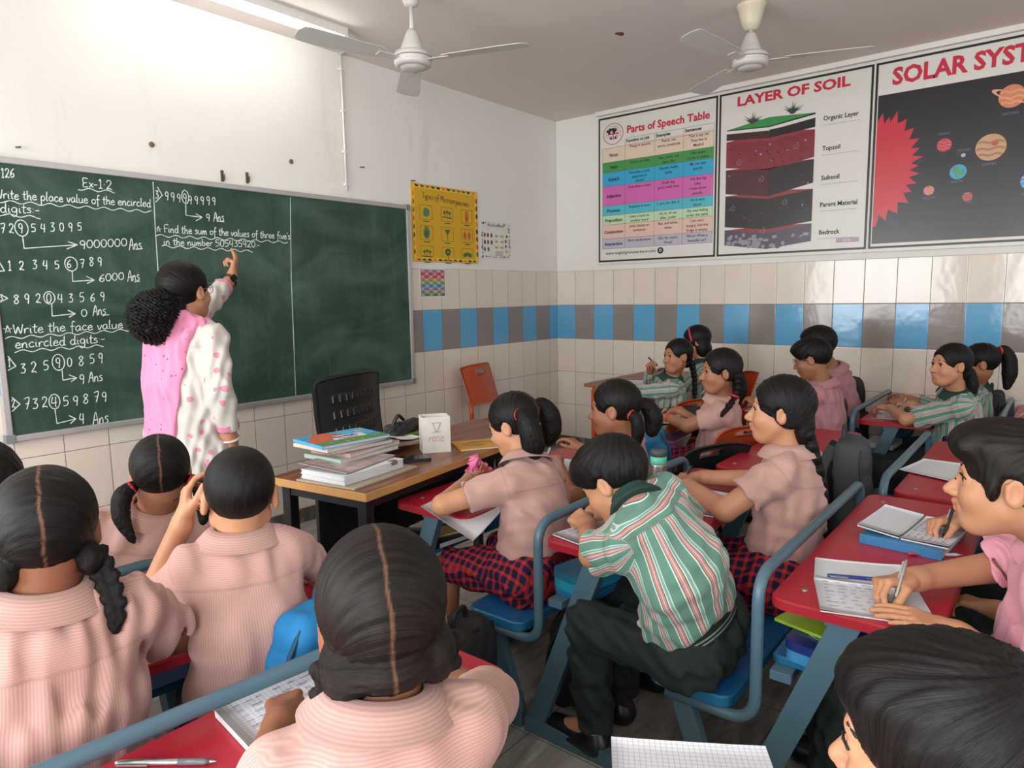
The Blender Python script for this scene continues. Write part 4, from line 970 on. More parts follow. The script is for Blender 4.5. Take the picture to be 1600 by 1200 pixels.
# ------------------------------------------------------------------ ceiling fans and tube light
M_FANW = plain('fan_white', 'c9c5bf', .35, 0, .03); M_CREAM = plain('fan_cream', 'cfc4ae', .4, 0, .04); M_FAND = plain('fan_grey', '8a857e', .5)
def fan(label, loc, zm, a0, cream):
    f = thing('ceiling_fan', label, 'ceiling fan', loc)
    top = ZC - zm
    MB().lathe([(.0, top), (.075, top), (.078, top-.012), (.07, top-.02), (.05, top-.10), (.034, top-.13), (.02, top-.135), (.0, top-.135)] if cream else
               [(.0, top), (.055, top), (.055, top-.02), (.035, top-.09), (.018, top-.1), (.0, top-.1)], 28).build('canopy', M_CREAM if cream else M_FANW, f)
    MB().tube([(0, 0, top-.1), (0, 0, .1)], .011, 14).build('down_rod', M_FANW, f)
    MB().lathe([(.0, .145), (.02, .145), (.03, .13), (.052, .07), (.062, .045), (.06, .035), (.0, .035)], 28).build('lower_cup', M_FANW, f)
    MB().lathe([(.0, .045), (.06, .044), (.088, .034), (.096, .018), (.096, .004), (.09, -.006), (.094, -.012), (.09, -.024), (.07, -.034), (.066, -.032), (.062, -.04), (.03, -.046), (.0, -.047)], 40).build('motor', M_FANW, f)
    MB().lathe([(.0955, .010), (.0975, .010), (.0975, .004), (.0955, .004)], 40).build('trim_ring', M_FAND, f)  # thin grey ring around the motor housing
    for k in range(3):
        a = math.radians(a0 + 120*k); R = Matrix.Rotation(a, 4, 'Z') @ Matrix.Rotation(math.radians(9), 4, 'X')
        P = [(.17, -.045), (.2, -.055), (.5, -.068), (.575, -.062), (.6, -.035), (.605, .02), (.59, .058), (.56, .064), (.2, .052), (.17, .042)]
        bl = MB().prism(P, -.0015, .0015, 0, R).build('blade', M_FANW, f)
        MB().box((.07, -.022, -.006), (.2, .022, -.0016), 0, .002, R).build('blade_iron', M_FANW, bl)
    return f
fan('white ceiling fan nearer the chalkboard wall, left of the two fans', (-2.69, -1.03, 2.545), 2.545, -70, False)
fan('white ceiling fan with a cream canopy near the posters, right of the two fans', (-1.35, -2.225, 2.607), 2.607, -68, True)
tb = thing('tube_light', 'lit white tube light on the ceiling above the chalkboard', 'lamp', (-3.17, -.34, 2.835))
t = NT('lit_tube'); t.b.inputs['Emission Color'].default_value = (1, .98, .95, 1); t.b.inputs['Emission Strength'].default_value = 17.0; M_TUBE = t.out((1, 1, 1, 1), .4)
MB().box((-.62, -.03, .012), (.62, .03, .0605), 0, .004).build('batten', M_WHITEP, tb)
MB().tube([(-.595, 0, -.008), (.595, 0, -.008)], .014, 18).build('tube', M_TUBE, tb)
for s in (-1, 1): MB().box((s*.607-.014, -.02, -.026), (s*.607+.014, .02, .0605), 0, .004).build('lamp_holder', M_WHITEP, tb)
tag(MB().tube([(-2.545, -.34, ZC-.016), (-2.40, -.3, ZC-.014), (-2.335, -.012, ZC-.012)], .0045, 8).build('cable', M_WHITEP), 'short white cable running from the tube light to the conduit', 'cable')
sm = MB(); rg = random.Random(3)
for k in range(5): sm.lathe([(.0, -.004), (.014*rg.uniform(.6, 1.3), -.003), (.018, 0)], 10, 0, Matrix.Translation((-1.46 + rg.uniform(-.03, .03), -1.48 + rg.uniform(-.012, .012), ZC)))
tag(sm.build('ceiling_smudge', plain('brown_smudge', '6a3f2c', .9)), 'small brown smudge on the ceiling between the two fans', 'smudge')  # brown smudge on the ceiling, built as a few flat lumps

# ------------------------------------------------------------------ people: materials
def skin_mat(name, hexc):
    t = NT(name); c = srgb(hexc); f = t.noise(18, 4)
    a = t.mix(f, tuple(x*.9 for x in c[:3]) + (1,), tuple(min(1, x*1.07) for x in c[:3]) + (1,))
    lip = srgb(hexc); lip = (lip[0]*.82, lip[1]*.55, lip[2]*.6, 1); a = t.mix(t.attr('lip'), a, lip)
    t.bump(t.noise(220, 2), .06, .002)
    return t.out(a, .5, 0, .35, Subsurface_Weight=.12, Subsurface_Radius=(.012, .005, .003), Subsurface_Scale=1.0)
SKIN = {'l': skin_mat('skin_light_brown', 'b98463'), 'm': skin_mat('skin_brown', 'a06c4e'), 'd': skin_mat('skin_deep_brown', '85563c')}
def hair_mat(name, lo, hi):
    t = NT(name); v = t.comb(t.math('MULTIPLY', t.attr('su'), 650.0), t.math('MULTIPLY', t.attr('sv'), 12.0), 0.0)
    n1 = t.noise(1.0, 4, vec=v, rough=.7); n2 = t.noise(7.0, 2)
    a = t.mix(t.ramp(n1, [(.35, (0, 0, 0, 1)), (.75, (1, 1, 1, 1))]), srgb(lo), srgb(hi)); a = t.mix(t.math('MULTIPLY', n2, .4), a, srgb(lo))
    a = t.mix(t.attr('part'), a, srgb('7d5a48')); t.bump(n1, .5, .0022)
    return t.out(a, t.math('MULTIPLY_ADD', n1, .2, .36), 0, .2)
HAIR = hair_mat('black_hair', '080707', '1e1a19'); HAIRB = hair_mat('dark_brown_hair', '0b0908', '2c221d')
def shirt_pink(name, hexc):
    t = NT(name); u = t.attr('su'); c = srgb(hexc)
    s = t.math('PINGPONG', t.math('DIVIDE', u, .0021), 1.0); s = t.ramp(s, [(.25, (0, 0, 0, 1)), (.75, (1, 1, 1, 1))])
    a = t.mix(s, tuple(x*.89 for x in c[:3]) + (1,), tuple(min(1, x*1.09) for x in c[:3]) + (1,))
    a = t.mix(t.attr('seam'), a, tuple(x*.6 for x in c[:3]) + (1,)); t.bump(t.noise(300, 2), .1, .002)
    return t.out(a, .85, 0, .15, Sheen_Weight=.15)
SHIRT = {'pink': shirt_pink('pink_pinstripe_cotton', 'b68e86'), 'rose': shirt_pink('rose_cotton', 'b27c83'), 'bright': shirt_pink('bright_pink_cotton', 'd592a0')}
t = NT('striped_cotton'); u = t.math('FRACT', t.math('DIVIDE', t.attr('su'), .044))
G1, WH, PK, BK = srgb('5c8172'), srgb('bccfc6'), srgb('b57d78'), srgb('3a3a3e')
a = t.ramp(u, [(0, G1), (.26, WH), (.32, BK), (.345, PK), (.45, WH), (.475, PK), (.57, BK), (.60, WH), (.65, srgb('77998b')), (.76, WH), (.80, G1)], 'CONSTANT')
a = t.mix(t.attr('seam'), a, srgb('3a4a44')); t.bump(t.noise(300, 2), .1, .002); SHIRT['stripe'] = t.out(a, .85, 0, .15, Sheen_Weight=.15)
M_GREENC = plain('dark_green_cloth', '15352b', .85, 0, .1, 60); M_TROUS = plain('black_green_trousers', '16201d', .85, 0, .12, 60); M_NAVY = plain('navy_cloth', '1e2440', .85, 0, .1)
t = NT('red_navy_check'); fu = t.math('PINGPONG', t.math('DIVIDE', t.attr('su'), .03), .5); fv = t.math('PINGPONG', t.math('DIVIDE', t.attr('sv'), .03), .5)
q = t.math('MINIMUM', fu, fv); a = t.mix(t.math('GREATER_THAN', q, .17), srgb('8a2530'), srgb('1c1f3a')); a = t.mix(t.math('LESS_THAN', t.math('MAXIMUM', fu, fv), .2), a, srgb('a8343a'))
t.bump(t.noise(250, 2), .1, .002); M_CHECK = t.out(a, .85, 0, .15)
M_REDBAND = plain('red_elastic', 'b5202f', .6, 0, .1); M_SHOE = plain('black_shoe', '17171a', .35); M_EYEW = plain('eye_white', 'd9d3cc', .15, 0, 0); M_IRIS = plain('dark_iris', '1d110c', .08, 0, 0)
t = NT('striped_belt'); z = t.attr('su'); a = t.ramp(t.math('FRACT', z), [(0, srgb('15352b')), (.3, srgb('b8bfb4')), (.42, srgb('15352b')), (.58, srgb('b8bfb4')), (.7, srgb('15352b'))], 'CONSTANT'); M_BELT = t.out(a, .8)
M_REDBELT = plain('red_belt', '8f2430', .7, 0, .1)
t = NT('red_white_belt'); z = t.attr('su'); a = t.ramp(t.math('FRACT', z), [(0, srgb('7d1f2a')), (.36, srgb('b5a894')), (.64, srgb('7d1f2a'))], 'CONSTANT'); M_REDWHITE = t.out(a, .8)
Z = V3(0, 0, 1)
def yawdir(deg): a = math.radians(deg); return V3(math.sin(a), math.cos(a), 0)
class Head:
    def __init__(s, c, yaw, pitch=0, roll=0, sc=1.0):
        a, b = math.radians(yaw), math.radians(pitch); s.c = V3(c); s.k = sc
        s.f = V3(math.sin(a)*math.cos(b), math.cos(a)*math.cos(b), math.sin(b)); s.r = V3(math.cos(a), -math.sin(a), 0); s.u = np.cross(s.r, s.f)
        c_, s_ = math.cos(math.radians(roll)), math.sin(math.radians(roll)); s.r, s.u = s.r*c_ - s.u*s_, s.u*c_ + s.r*s_   # + roll tips the crown to the right
        s.ax = np.array([s.r, s.f, s.u])
    def at(s, x, y, z): return s.c + s.k*(x*s.r + y*s.f + z*s.u)
    def loc(s, p): return ((np.asarray(p) - s.c)@s.ax.T)/s.k
def head_skin(F, H, eyes=True):
    k = H.k; E = lambda c, r, kk, op='u': F.ell(H.at(*c), [x*k for x in r], H.ax, kk*k, op)
    C = lambda a, b, ra, rb, kk, op='u': F.cap(H.at(*a), H.at(*b), ra*k, rb*k, kk*k, op)
    E((0, -.012, .030), (.068, .086, .076), .01); E((0, .022, -.028), (.056, .060, .078), .03)
    E((0, .046, -.083), (.028, .028, .021), .03); C((-.044, .010, -.052), (-.018, .048, -.088), .016, .016, .03); C((.044, .010, -.052), (.018, .048, -.088), .016, .016, .03)
    for x in (-1, 1): E((x*.036, .052, -.034), (.022, .024, .024), .025)
    C((-.028, .066, .017), (.028, .066, .017), .014, .014, .016)
    if eyes:
        for x in (-1, 1): E((x*.031, .088, -.002), (.016, .015, .012), .010, 's')
        for x in (-1, 1):
            E((x*.031, .0655, -.001), (.0150, .0150, .0135), .003); E((x*.031, .083, -.001), (.0135, .014, .0068), .002, 's')
    C((0, .072, .006), (0, .0985, -.034), .0065, .0105, .012)
    for x in (-1, 1): E((x*.0105, .088, -.038), (.0075, .010, .0075), .006)
    C((-.019, .076, -.0585), (0, .0855, -.056), .004, .0062, .006); C((.019, .076, -.0585), (0, .0855, -.056), .004, .0062, .006)
    C((-.016, .075, -.068), (.016, .075, -.068), .0055, .0055, .008); C((-.006, .0825, -.0685), (.006, .0825, -.0685), .0058, .0058, .006)
    C((-.02, .0835, -.0625), (.02, .0835, -.0625), .0016, .0016, .002, 's')
    for x in (-1, 1):
        e = [unit(H.r*x*.94 - H.f*.34), unit(H.f*.94 + H.r*x*.34), H.u]
        F.ell(H.at(x*.0735, -.008, -.007), [.009*k, .0170*k, .0285*k], e, .006*k); F.ell(H.at(x*.0825, -.004, -.003), [.0055*k, .0098*k, .019*k], e, .005*k, 's')
        F.cap(H.at(x*.070, .004, -.02), H.at(x*.072, .006, .004), .006*k, .005*k, .006*k)
FING = [(.027, .000, (.034, .021, .018)), (.009, .003, (.038, .025, .019)), (-.009, .0, (.035, .023, .018)), (-.0255, -.009, (.027, .017, .016))]
CURL = {'flat': [(8, 8, 6)]*4, 'relax': [(22, 28, 20), (28, 32, 22), (34, 36, 24), (38, 38, 26)], 'pen': [(48, 42, 18), (54, 52, 28), (66, 66, 40), (74, 70, 44)],
        'fist': [(72, 88, 55)]*4, 'point': [(6, 8, 6), (12, 12, 8), (70, 80, 50), (78, 84, 50)], 'grip': [(50, 62, 40), (54, 66, 40), (58, 68, 42), (62, 70, 42)]}
def hand(F, Wr, d, n, side, preset='relax', sc=.85):
    """fingers run along d, the palm faces n; returns the pinch point and the web of the thumb"""
    d = unit(d); n = unit(np.asarray(n, float) - d*(np.asarray(n, float)@d)); th = np.cross(d, n)*(1 if side == 'R' else -1); W0 = V3(Wr); k = sc
    P = lambda a, b, c: W0 + k*(a*d + b*th + c*n)
    F.cap(P(-.02, 0, 0), P(.02, .002, 0), .021*k, .022*k, .02*k, ax=th, fl=1.22)
    K = []
    for off, bk, ph in FING:
        kn = P(.080 + bk, off, -.002 - abs(off)*.06); K.append(kn); F.cap(P(.016, off*.55, 0), kn, .0135*k, .0108*k, .011*k)
    cu = CURL[preset]; tips = []
    for i, (off, bk, ph) in enumerate(FING):
        a = 0; p = K[i]; sp = off*(1.1 if preset in ('flat', 'point') else .3); r = .0086 if i < 3 else .0076
        for j, L in enumerate(ph):
            a += math.radians(cu[i][j]); q = p + k*L*unit(d*math.cos(a) + n*math.sin(a) + th*sp*(2.2 if j == 0 else 1.2)); F.cap(p, q, r*k, (r-.0009)*k, .0025*k); p = q; r -= .0009
        tips.append(p)
    b = P(.022, .022, .006); m = P(.05, .04 if preset != 'fist' else .034, .016); F.cap(b, m, .0145*k, .0112*k, .012*k)
    if preset in ('pen', 'grip'):
        tgt = (tips[0]*.75 + tips[1]*.25) - n*0 ; v = unit(tgt + th*.012*k - m); q = m + v*.030*k; e = q + unit(v + d*.25)*.022*k
    elif preset == 'fist': q = m + unit(d*.55 - th*.5 + n*.65)*.03*k; e = q + unit(-th + n*.2 + d*.2)*.022*k
    elif preset == 'point': q = m + unit(d*.75 + th*.8)*.032*k; e = q + unit(d*.85 + th*.55)*.026*k
    else: q = m + unit(d*.85 + th*.42 + n*.22)*.030*k; e = q + unit(d*.95 + th*.15 + n*.2)*.024*k
    F.cap(m, q, .0105*k, .0095*k, .004*k); F.cap(q, e, .0094*k, .0078*k, .003*k)
    return dict(pinch=(tips[0] + e)/2, web=P(.05, .034, -.014), tips=tips, thumb=e, d=d, n=n, th=th)
def ik(S, Wt, l1, l2, pole):
    v = Wt - S; D = np.linalg.norm(v); f = max(1.0, D/((l1+l2)*.985)); l1 *= f; l2 *= f; u = v/D
    a = (l1*l1 - l2*l2 + D*D)/(2*D); h = math.sqrt(max(0, l1*l1 - a*a)); p = np.asarray(pole, float); p = unit(p - u*(p@u)); return S + u*a + p*h
def eye_mesh(r):
    mb = MB(); prof = [(r*math.sin(a), r*math.cos(a)) for a in np.linspace(0, math.pi, 17)]; mb.lathe(prof, 20)
    for i, f in enumerate(mb.f):
        z = np.mean([mb.v[j][2] for j in f]); mb.m[i] = 1 if z > r*.74 else 0
    return mb
def loft_band(c, up, fw, rt, prof, gap=0.0, n=36, fl=1.0, th=.003):
    """band around the axis up; prof = [(radius, height)...]; fl widens sideways; gap opens it at the front"""
    mb = MB(); a0, a1 = gap, 2*math.pi - gap; vs = []; m = len(prof)
    for s in (0, 1):
        for i in range(n+1):
            a = a0 + (a1-a0)*i/n
            for r, h in prof: vs.append(c + up*h + fw*math.cos(a)*(r + s*th) + rt*math.sin(a)*(r + s*th)*fl)
    o = (n+1)*m; fs = []
    for i in range(n):
        for j in range(m-1):
            a, b = i*m+j, (i+1)*m+j; fs += [(a, a+1, b+1, b), (o+a, o+b, o+b+1, o+a+1)]
        for j in (0, m-1): a, b = i*m+j, (i+1)*m+j; fs.append((a, b, o+b, o+a))
    for i in (0, n):
        for j in range(m-1): a = i*m+j; fs.append((a, a+1, o+a+1, o+a))
    return mb.add(vs, fs, 0, True)
def limb_param(p, segs):
    """nearest of several segments: index, parameter along (metres), offset vector"""
    best = np.full(len(p), 9e9); idx = np.zeros(len(p), int); al = np.zeros(len(p)); off = np.zeros((len(p), 3))
    for i, (a, b, w) in enumerate(segs):
        d = b - a; L = np.linalg.norm(d); t = np.clip((p - a)@d/L**2, 0, 1); q = p - a - t[:, None]*d; r = np.linalg.norm(q, axis=1)/w; m = r < best
        best[m] = r[m]; idx[m] = i; al[m] = ((p - a)@d/L)[m]; off[m] = q[m]
    return idx, al, off
def frame_of(d, ref):
    d = unit(d); x = np.asarray(ref, float); x = unit(x - d*(x@d)); return x, np.cross(d, x)
def torus_mesh(c, axis, R, r, n=24, m=10):
    x, y = frame_of(axis, V3(.3, .5, .81)); return MB().tube([c + R*(math.cos(2*math.pi*k/n)*x + math.sin(2*math.pi*k/n)*y) for k in range(n)], r, m, closed=True)

def person(label, P, N, H, ty, arms, outfit='pink', bottom='skirt', hair=None, skin='m', s=1.0, res=.004, eyes=True, mid=None, legs=None, sleeve=.62, seed=1, belt=None, long=None, ck=.8, cs=0, sw=.9, collar=True, group=None, hairm=None, brows=True, sleeve_flare=1.0, hres=None, feet=True):
    root = thing('person', label, 'person', (P[0], P[1], 0), 0, group)
    P, N = V3(P), V3(N); up = unit(N - P); fw = yawdir(ty); fw = unit(fw - up*(fw@up)); rt = np.cross(fw, up)
    Mid = (P + N)/2 - fw*.012 if mid is None else V3(mid)
    sk = SKIN[skin]; F = Field(); head_skin(F, H, eyes)
    nb = N + fw*.012*s - up*.005; F.cap(H.at(0, -.016, -.05), nb, .044*s, .050*s, .02)
    F.cap(N - up*.09*s, Mid, .078*s, .075*s, .03, ax=rt, fl=1.4); F.cap(Mid, P + up*.02, .075*s, .085*s, .03, ax=rt, fl=1.3)
    J = {}; info = {}
    for sd, sg in (('L', -1), ('R', 1)):
        A = arms[sd]; S = N + rt*sg*.138*s*sw - up*.045*s + fw*(.012 + A.get('sf', 0)) + up*A.get('su', 0); W0 = V3(A['w']); E0 = V3(A['e']) if 'e' in A else ik(S, W0, .245*s, .215*s, A.get('pole', rt*sg*.6 - Z))
        J[sd] = (S, E0, W0); F.cap(N - up*.03*s + rt*sg*.03, S, .045*s, .042*s, .03); F.cap(S, E0, .042*s, .0335*s, .02); F.cap(E0, W0, .034*s, .0245*s, .012)
        d = A.get('d'); d = unit(W0 - E0) if d is None else V3(d); info[sd] = hand(F, W0 + unit(W0-E0)*.012, d, A.get('n', (0, 0, -1)), sd, A.get('h', 'relax'), A.get('hs', .86*s))
    fwd = yawdir(ty if legs is None else legs.get('yaw', ty)); lr = np.cross(fwd, Z); LG = {}
    for sd, sg in (('L', -1), ('R', 1)):
        hp = P + rt*sg*.078*s; kn = hp + fwd*.345*s + lr*sg*(.035 if legs is None else legs.get('spread', .035)); kn[2] = P[2] - .042*s if legs is None or 'kz' not in legs else legs['kz']
        an = kn + fwd*(.02 if legs is None else legs.get('shin', .02)); an[2] = .085*s
        if legs and sd in legs: kn, an = V3(legs[sd][0]), V3(legs[sd][1])
        LG[sd] = (hp, kn, an); F.cap(hp, kn, .072*s, .050*s, .03); F.cap(kn, an, .048*s, .032*s, .01); F.cap(an, an + fwd*.13*s - Z*(.055*s), .032*s, .025*s, .02)
    me = F.mesh('body', res); v = verts(me); l = H.loc(v)
    fattr(me, 'lip', np.exp(-((l[:, 0]/.017)**4) - ((l[:, 2] + .0625)/.0095)**4)*(l[:, 1] > .066)*.75)
    link_mesh('body', me, sk, root, True)
    # shirt
    S_ = Field(); b = .012
    S_.cap(N - up*.085*s, Mid, .085*s + b, .088*s + b, .03, ax=rt, fl=1.42); S_.cap(Mid, P + up*.06*s, .088*s + b, .094*s + b, .03, ax=rt, fl=1.3)
    if bottom != 'none': S_.cap(P + up*.10*s - rt*.05, P + up*.10*s + rt*.05, .085*s + b, None, .03)
    for sd, sg in (('L', -1), ('R', 1)):
        S, E0, W0 = J[sd]; S_.cap(N - up*.028*s + rt*sg*.03, S, .050*s, .050*s, .035)
    if long: S_.cap(P + up*.12*s, P - Z*.10, .10*s, .125*s, .05, ax=rt, fl=1.3); S_.cap(P - Z*.08, P - Z*long, .125*s, .15*s, .05, ax=rt, fl=1.35, cut1=0.0)
    else: S_.half(P + up*.062*s, -up, k=.010)
    for sd in 'LR':
        S, E0, W0 = J[sd]; sl = sleeve if not isinstance(sleeve, dict) else sleeve[sd]
        if sl <= 1: e = S + (E0 - S)*sl; S_.cap(S, e, .052*s, .056*s*sleeve_flare, .022, cut1=0.0); dd = unit(E0 - S)
        else: S_.cap(S, E0, .052*s, .048*s, .022); e = E0 + (W0 - E0)*(sl - 1); S_.cap(E0, e, .047*s, .040*s, .012, cut1=0.0); dd = unit(W0 - E0)
        S_.cap(e - dd*.014, e + dd*.03, (.0465*sleeve_flare if sl <= 1 else .033)*s, None, .002, 's', cut0=0.0)
    me = S_.mesh('shirt', res, wrinkle(seed, .0042*s, .075, up, .55)); v = verts(me)
    segs = [(P, N, 1.5), (J['L'][0], J['L'][1], .6), (J['R'][0], J['R'][1], .6)]
    if (sleeve if not isinstance(sleeve, dict) else max(sleeve.values())) > 1: segs += [(J['L'][1], J['L'][2], .6), (J['R'][1], J['R'][2], .6)]
    ix, al, of = limb_param(v, segs); su = np.zeros(len(v)); seam = np.zeros(len(v))
    for i, (a, b_, w) in enumerate(segs):
        m = ix == i; x, y = frame_of(b_ - a, fw if i == 0 else (up if abs(unit(b_-a)@up) < .8 else fw))
        if i == 0: su[m] = np.arctan2(of[m]@rt/1.35, of[m]@(-fw))*.115*s
        else: su[m] = np.arctan2(of[m]@y, of[m]@x)*.055*s
    D = np.linalg.norm(N - P); yk = (ix == 0)*(of@fw < .02); h = al - (D - (.04 if outfit == 'stripe' else .08)*s)
    seam = np.maximum(seam, yk*np.exp(-(h/.0022)**2)); 
    m = yk.astype(bool) & (h > 0); su[m] = (h*1.0)[m]
    for sd, i in (('L', 1), ('R', 2)): seam = np.maximum(seam, (ix == i)*np.exp(-((al - .005)/.0025)**2)*.7)
    fattr(me, 'su', su); fattr(me, 'sv', al); fattr(me, 'seam', seam*.6); shirt = link_mesh('shirt', me, SHIRT[outfit], root, True)
    if collar == 'bent':
        q = Field(); hd = unit(unit(H.at(0, -.016, -.05) - nb) + up*.55); q.cap(nb - hd*.010, nb + hd*.030, .062*s, .056*s, .006, cut0=0.0, cut1=0.0); q.cap(nb - hd*.012, nb + hd*.010, .076*s, .064*s, .004, ax=rt, fl=1.08, cut0=0.0, cut1=0.0)
        link_mesh('collar', q.mesh('collar', .004), M_GREENC, root, True)
    elif collar:
        cm = M_GREENC if outfit == 'stripe' else SHIRT[outfit]; hd = unit(unit(H.at(0, -.016, -.05) - nb) + up*ck); nb = nb + hd*cs; cf = unit(fw - hd*(fw@hd)); cr = np.cross(cf, hd)
        cb = loft_band(nb, hd, cf, cr, [(.053*s, .010), (.0515*s, .040*s), (.056*s, .044*s), (.072*s, .030*s), (.091*s, .006)], .22, 40, 1.08)
        mc = cb.mesh('collar'); pv = verts(mc) - nb; fattr(mc, 'su', pv@hd); fattr(mc, 'sv', pv@cr); fattr(mc, 'seam', np.zeros(len(pv))); o = link_mesh('collar', mc, cm); o.parent = root; o.matrix_parent_inverse = Matrix.Translation(root.location).inverted()
    # lower clothing
    Bf = Field()
    if bottom in ('skirt', 'trousers'):
        sk_ = bottom == 'skirt'; Bf.cap(P - rt*.06*s, P + rt*.06*s, .098*s, None, .03); Bf.cap(P, P + up*.068*s, .098*s, .090*s, .04, ax=rt, fl=1.32); Bf.half(P + up*.068*s, up, k=.004)
        for sd in 'LR':
            hp, kn, an = LG[sd]
            if sk_: Bf.cap(hp, hp + (kn - hp)*.97, .088*s, .064*s, .07, cut1=0.0)
            else: Bf.cap(hp, kn, .085*s, .067*s, .04); Bf.cap(kn, an, .066*s, .056*s, .02, cut1=-.01)
        me = Bf.mesh(bottom, res*1.15, wrinkle(seed+9, .0055, .07, fwd, .6)); v = verts(me)
        segs = [(LG[q][0], LG[q][1], 1.) for q in 'LR'] + [(LG[q][1], LG[q][2], 1.) for q in 'LR']; c = (v - P)
        fattr(me, 'su', c@lr + .6*np.abs(c[:, 2] - .0)); fattr(me, 'sv', c@fwd + .15*c[:, 2])
        link_mesh(bottom, me, M_CHECK if sk_ else (M_TROUS if bottom == 'trousers' else M_NAVY), root, True)
        bm_ = loft_band(P + up*.034*s, up, fw, rt, [(.106*s, 0), (.104*s, .034*s)], 0, 48, 1.33, .006); me = bm_.mesh('belt'); h = (verts(me) - (P + up*.034*s))@up/(.034*s); fattr(me, 'su', np.clip(h, 0, .999))
        link_mesh('belt', me, belt or (M_REDBELT if sk_ else M_BELT), root, True)
    if feet:
        for sd in 'LR':
            hp, kn, an = LG[sd]; q = Field(); to = an + fwd*.145*s; to[2] = .034; q.cap(an - Z*.02, V3(an[0], an[1], .045), .038*s, .04*s, .02); q.cap(V3(an[0], an[1], .040) - fwd*.015, to, .040*s, .036*s, .02, ax=lr, fl=1.1); q.half((0, 0, .001), (0, 0, -1), k=.002)
            link_mesh('shoe', q.mesh('shoe', .007), M_SHOE, root, True)
    # face details
    if eyes:
        for x in (-1, 1):
            em = eye_mesh(.0128*H.k); ga = unit(H.f + H.r*(0 if hair is None else hair.get('gaze', 0)) ); xx, yy = frame_of(ga, H.u); R = np.array([xx, yy, ga]); c = H.at(x*.031, .0655, -.001)
            em.v = [tuple(c + np.array(p)@R) for p in em.v]; em.build('eye', [M_EYEW, M_IRIS], root, True)
        if brows:
            for x in (-1, 1):
                q = Field(); pts = [(.017, .0775, .0005), (.024, .0810, .0056), (.031, .0818, .0072), (.039, .0785, .0056), (.0465, .0715, .001)]
                for a, b_ in zip(pts, pts[1:]): q.cap(H.at(x*a[0], a[1], a[2]), H.at(x*b_[0], b_[1], b_[2]), .0017*H.k, None, .001)
                link_mesh('eyelashes', q.mesh('eyelashes', .0016), M_BROW, root, True)
                q = Field(); pts = [(.014, .0805, .0185), (.026, .079, .0235), (.038, .072, .022), (.046, .063, .016)]
                for a, b_ in zip(pts, pts[1:]): q.cap(H.at(x*a[0], a[1], a[2]), H.at(x*b_[0], b_[1], b_[2]), .0032*H.k, .0026*H.k, .003)
                me = q.mesh('eyebrow', .0022); n = len(me.vertices); link_mesh('eyebrow', me, M_BROW, root, True)
    if hair: make_hair(root, H, hair, hres or res, seed)
    return dict(root=root, J=J, hand=info, P=P, N=N, up=up, fw=fw, rt=rt, H=H, LG=LG)
M_BROW = plain('black_brow', '17110f', .7, 0, .1)
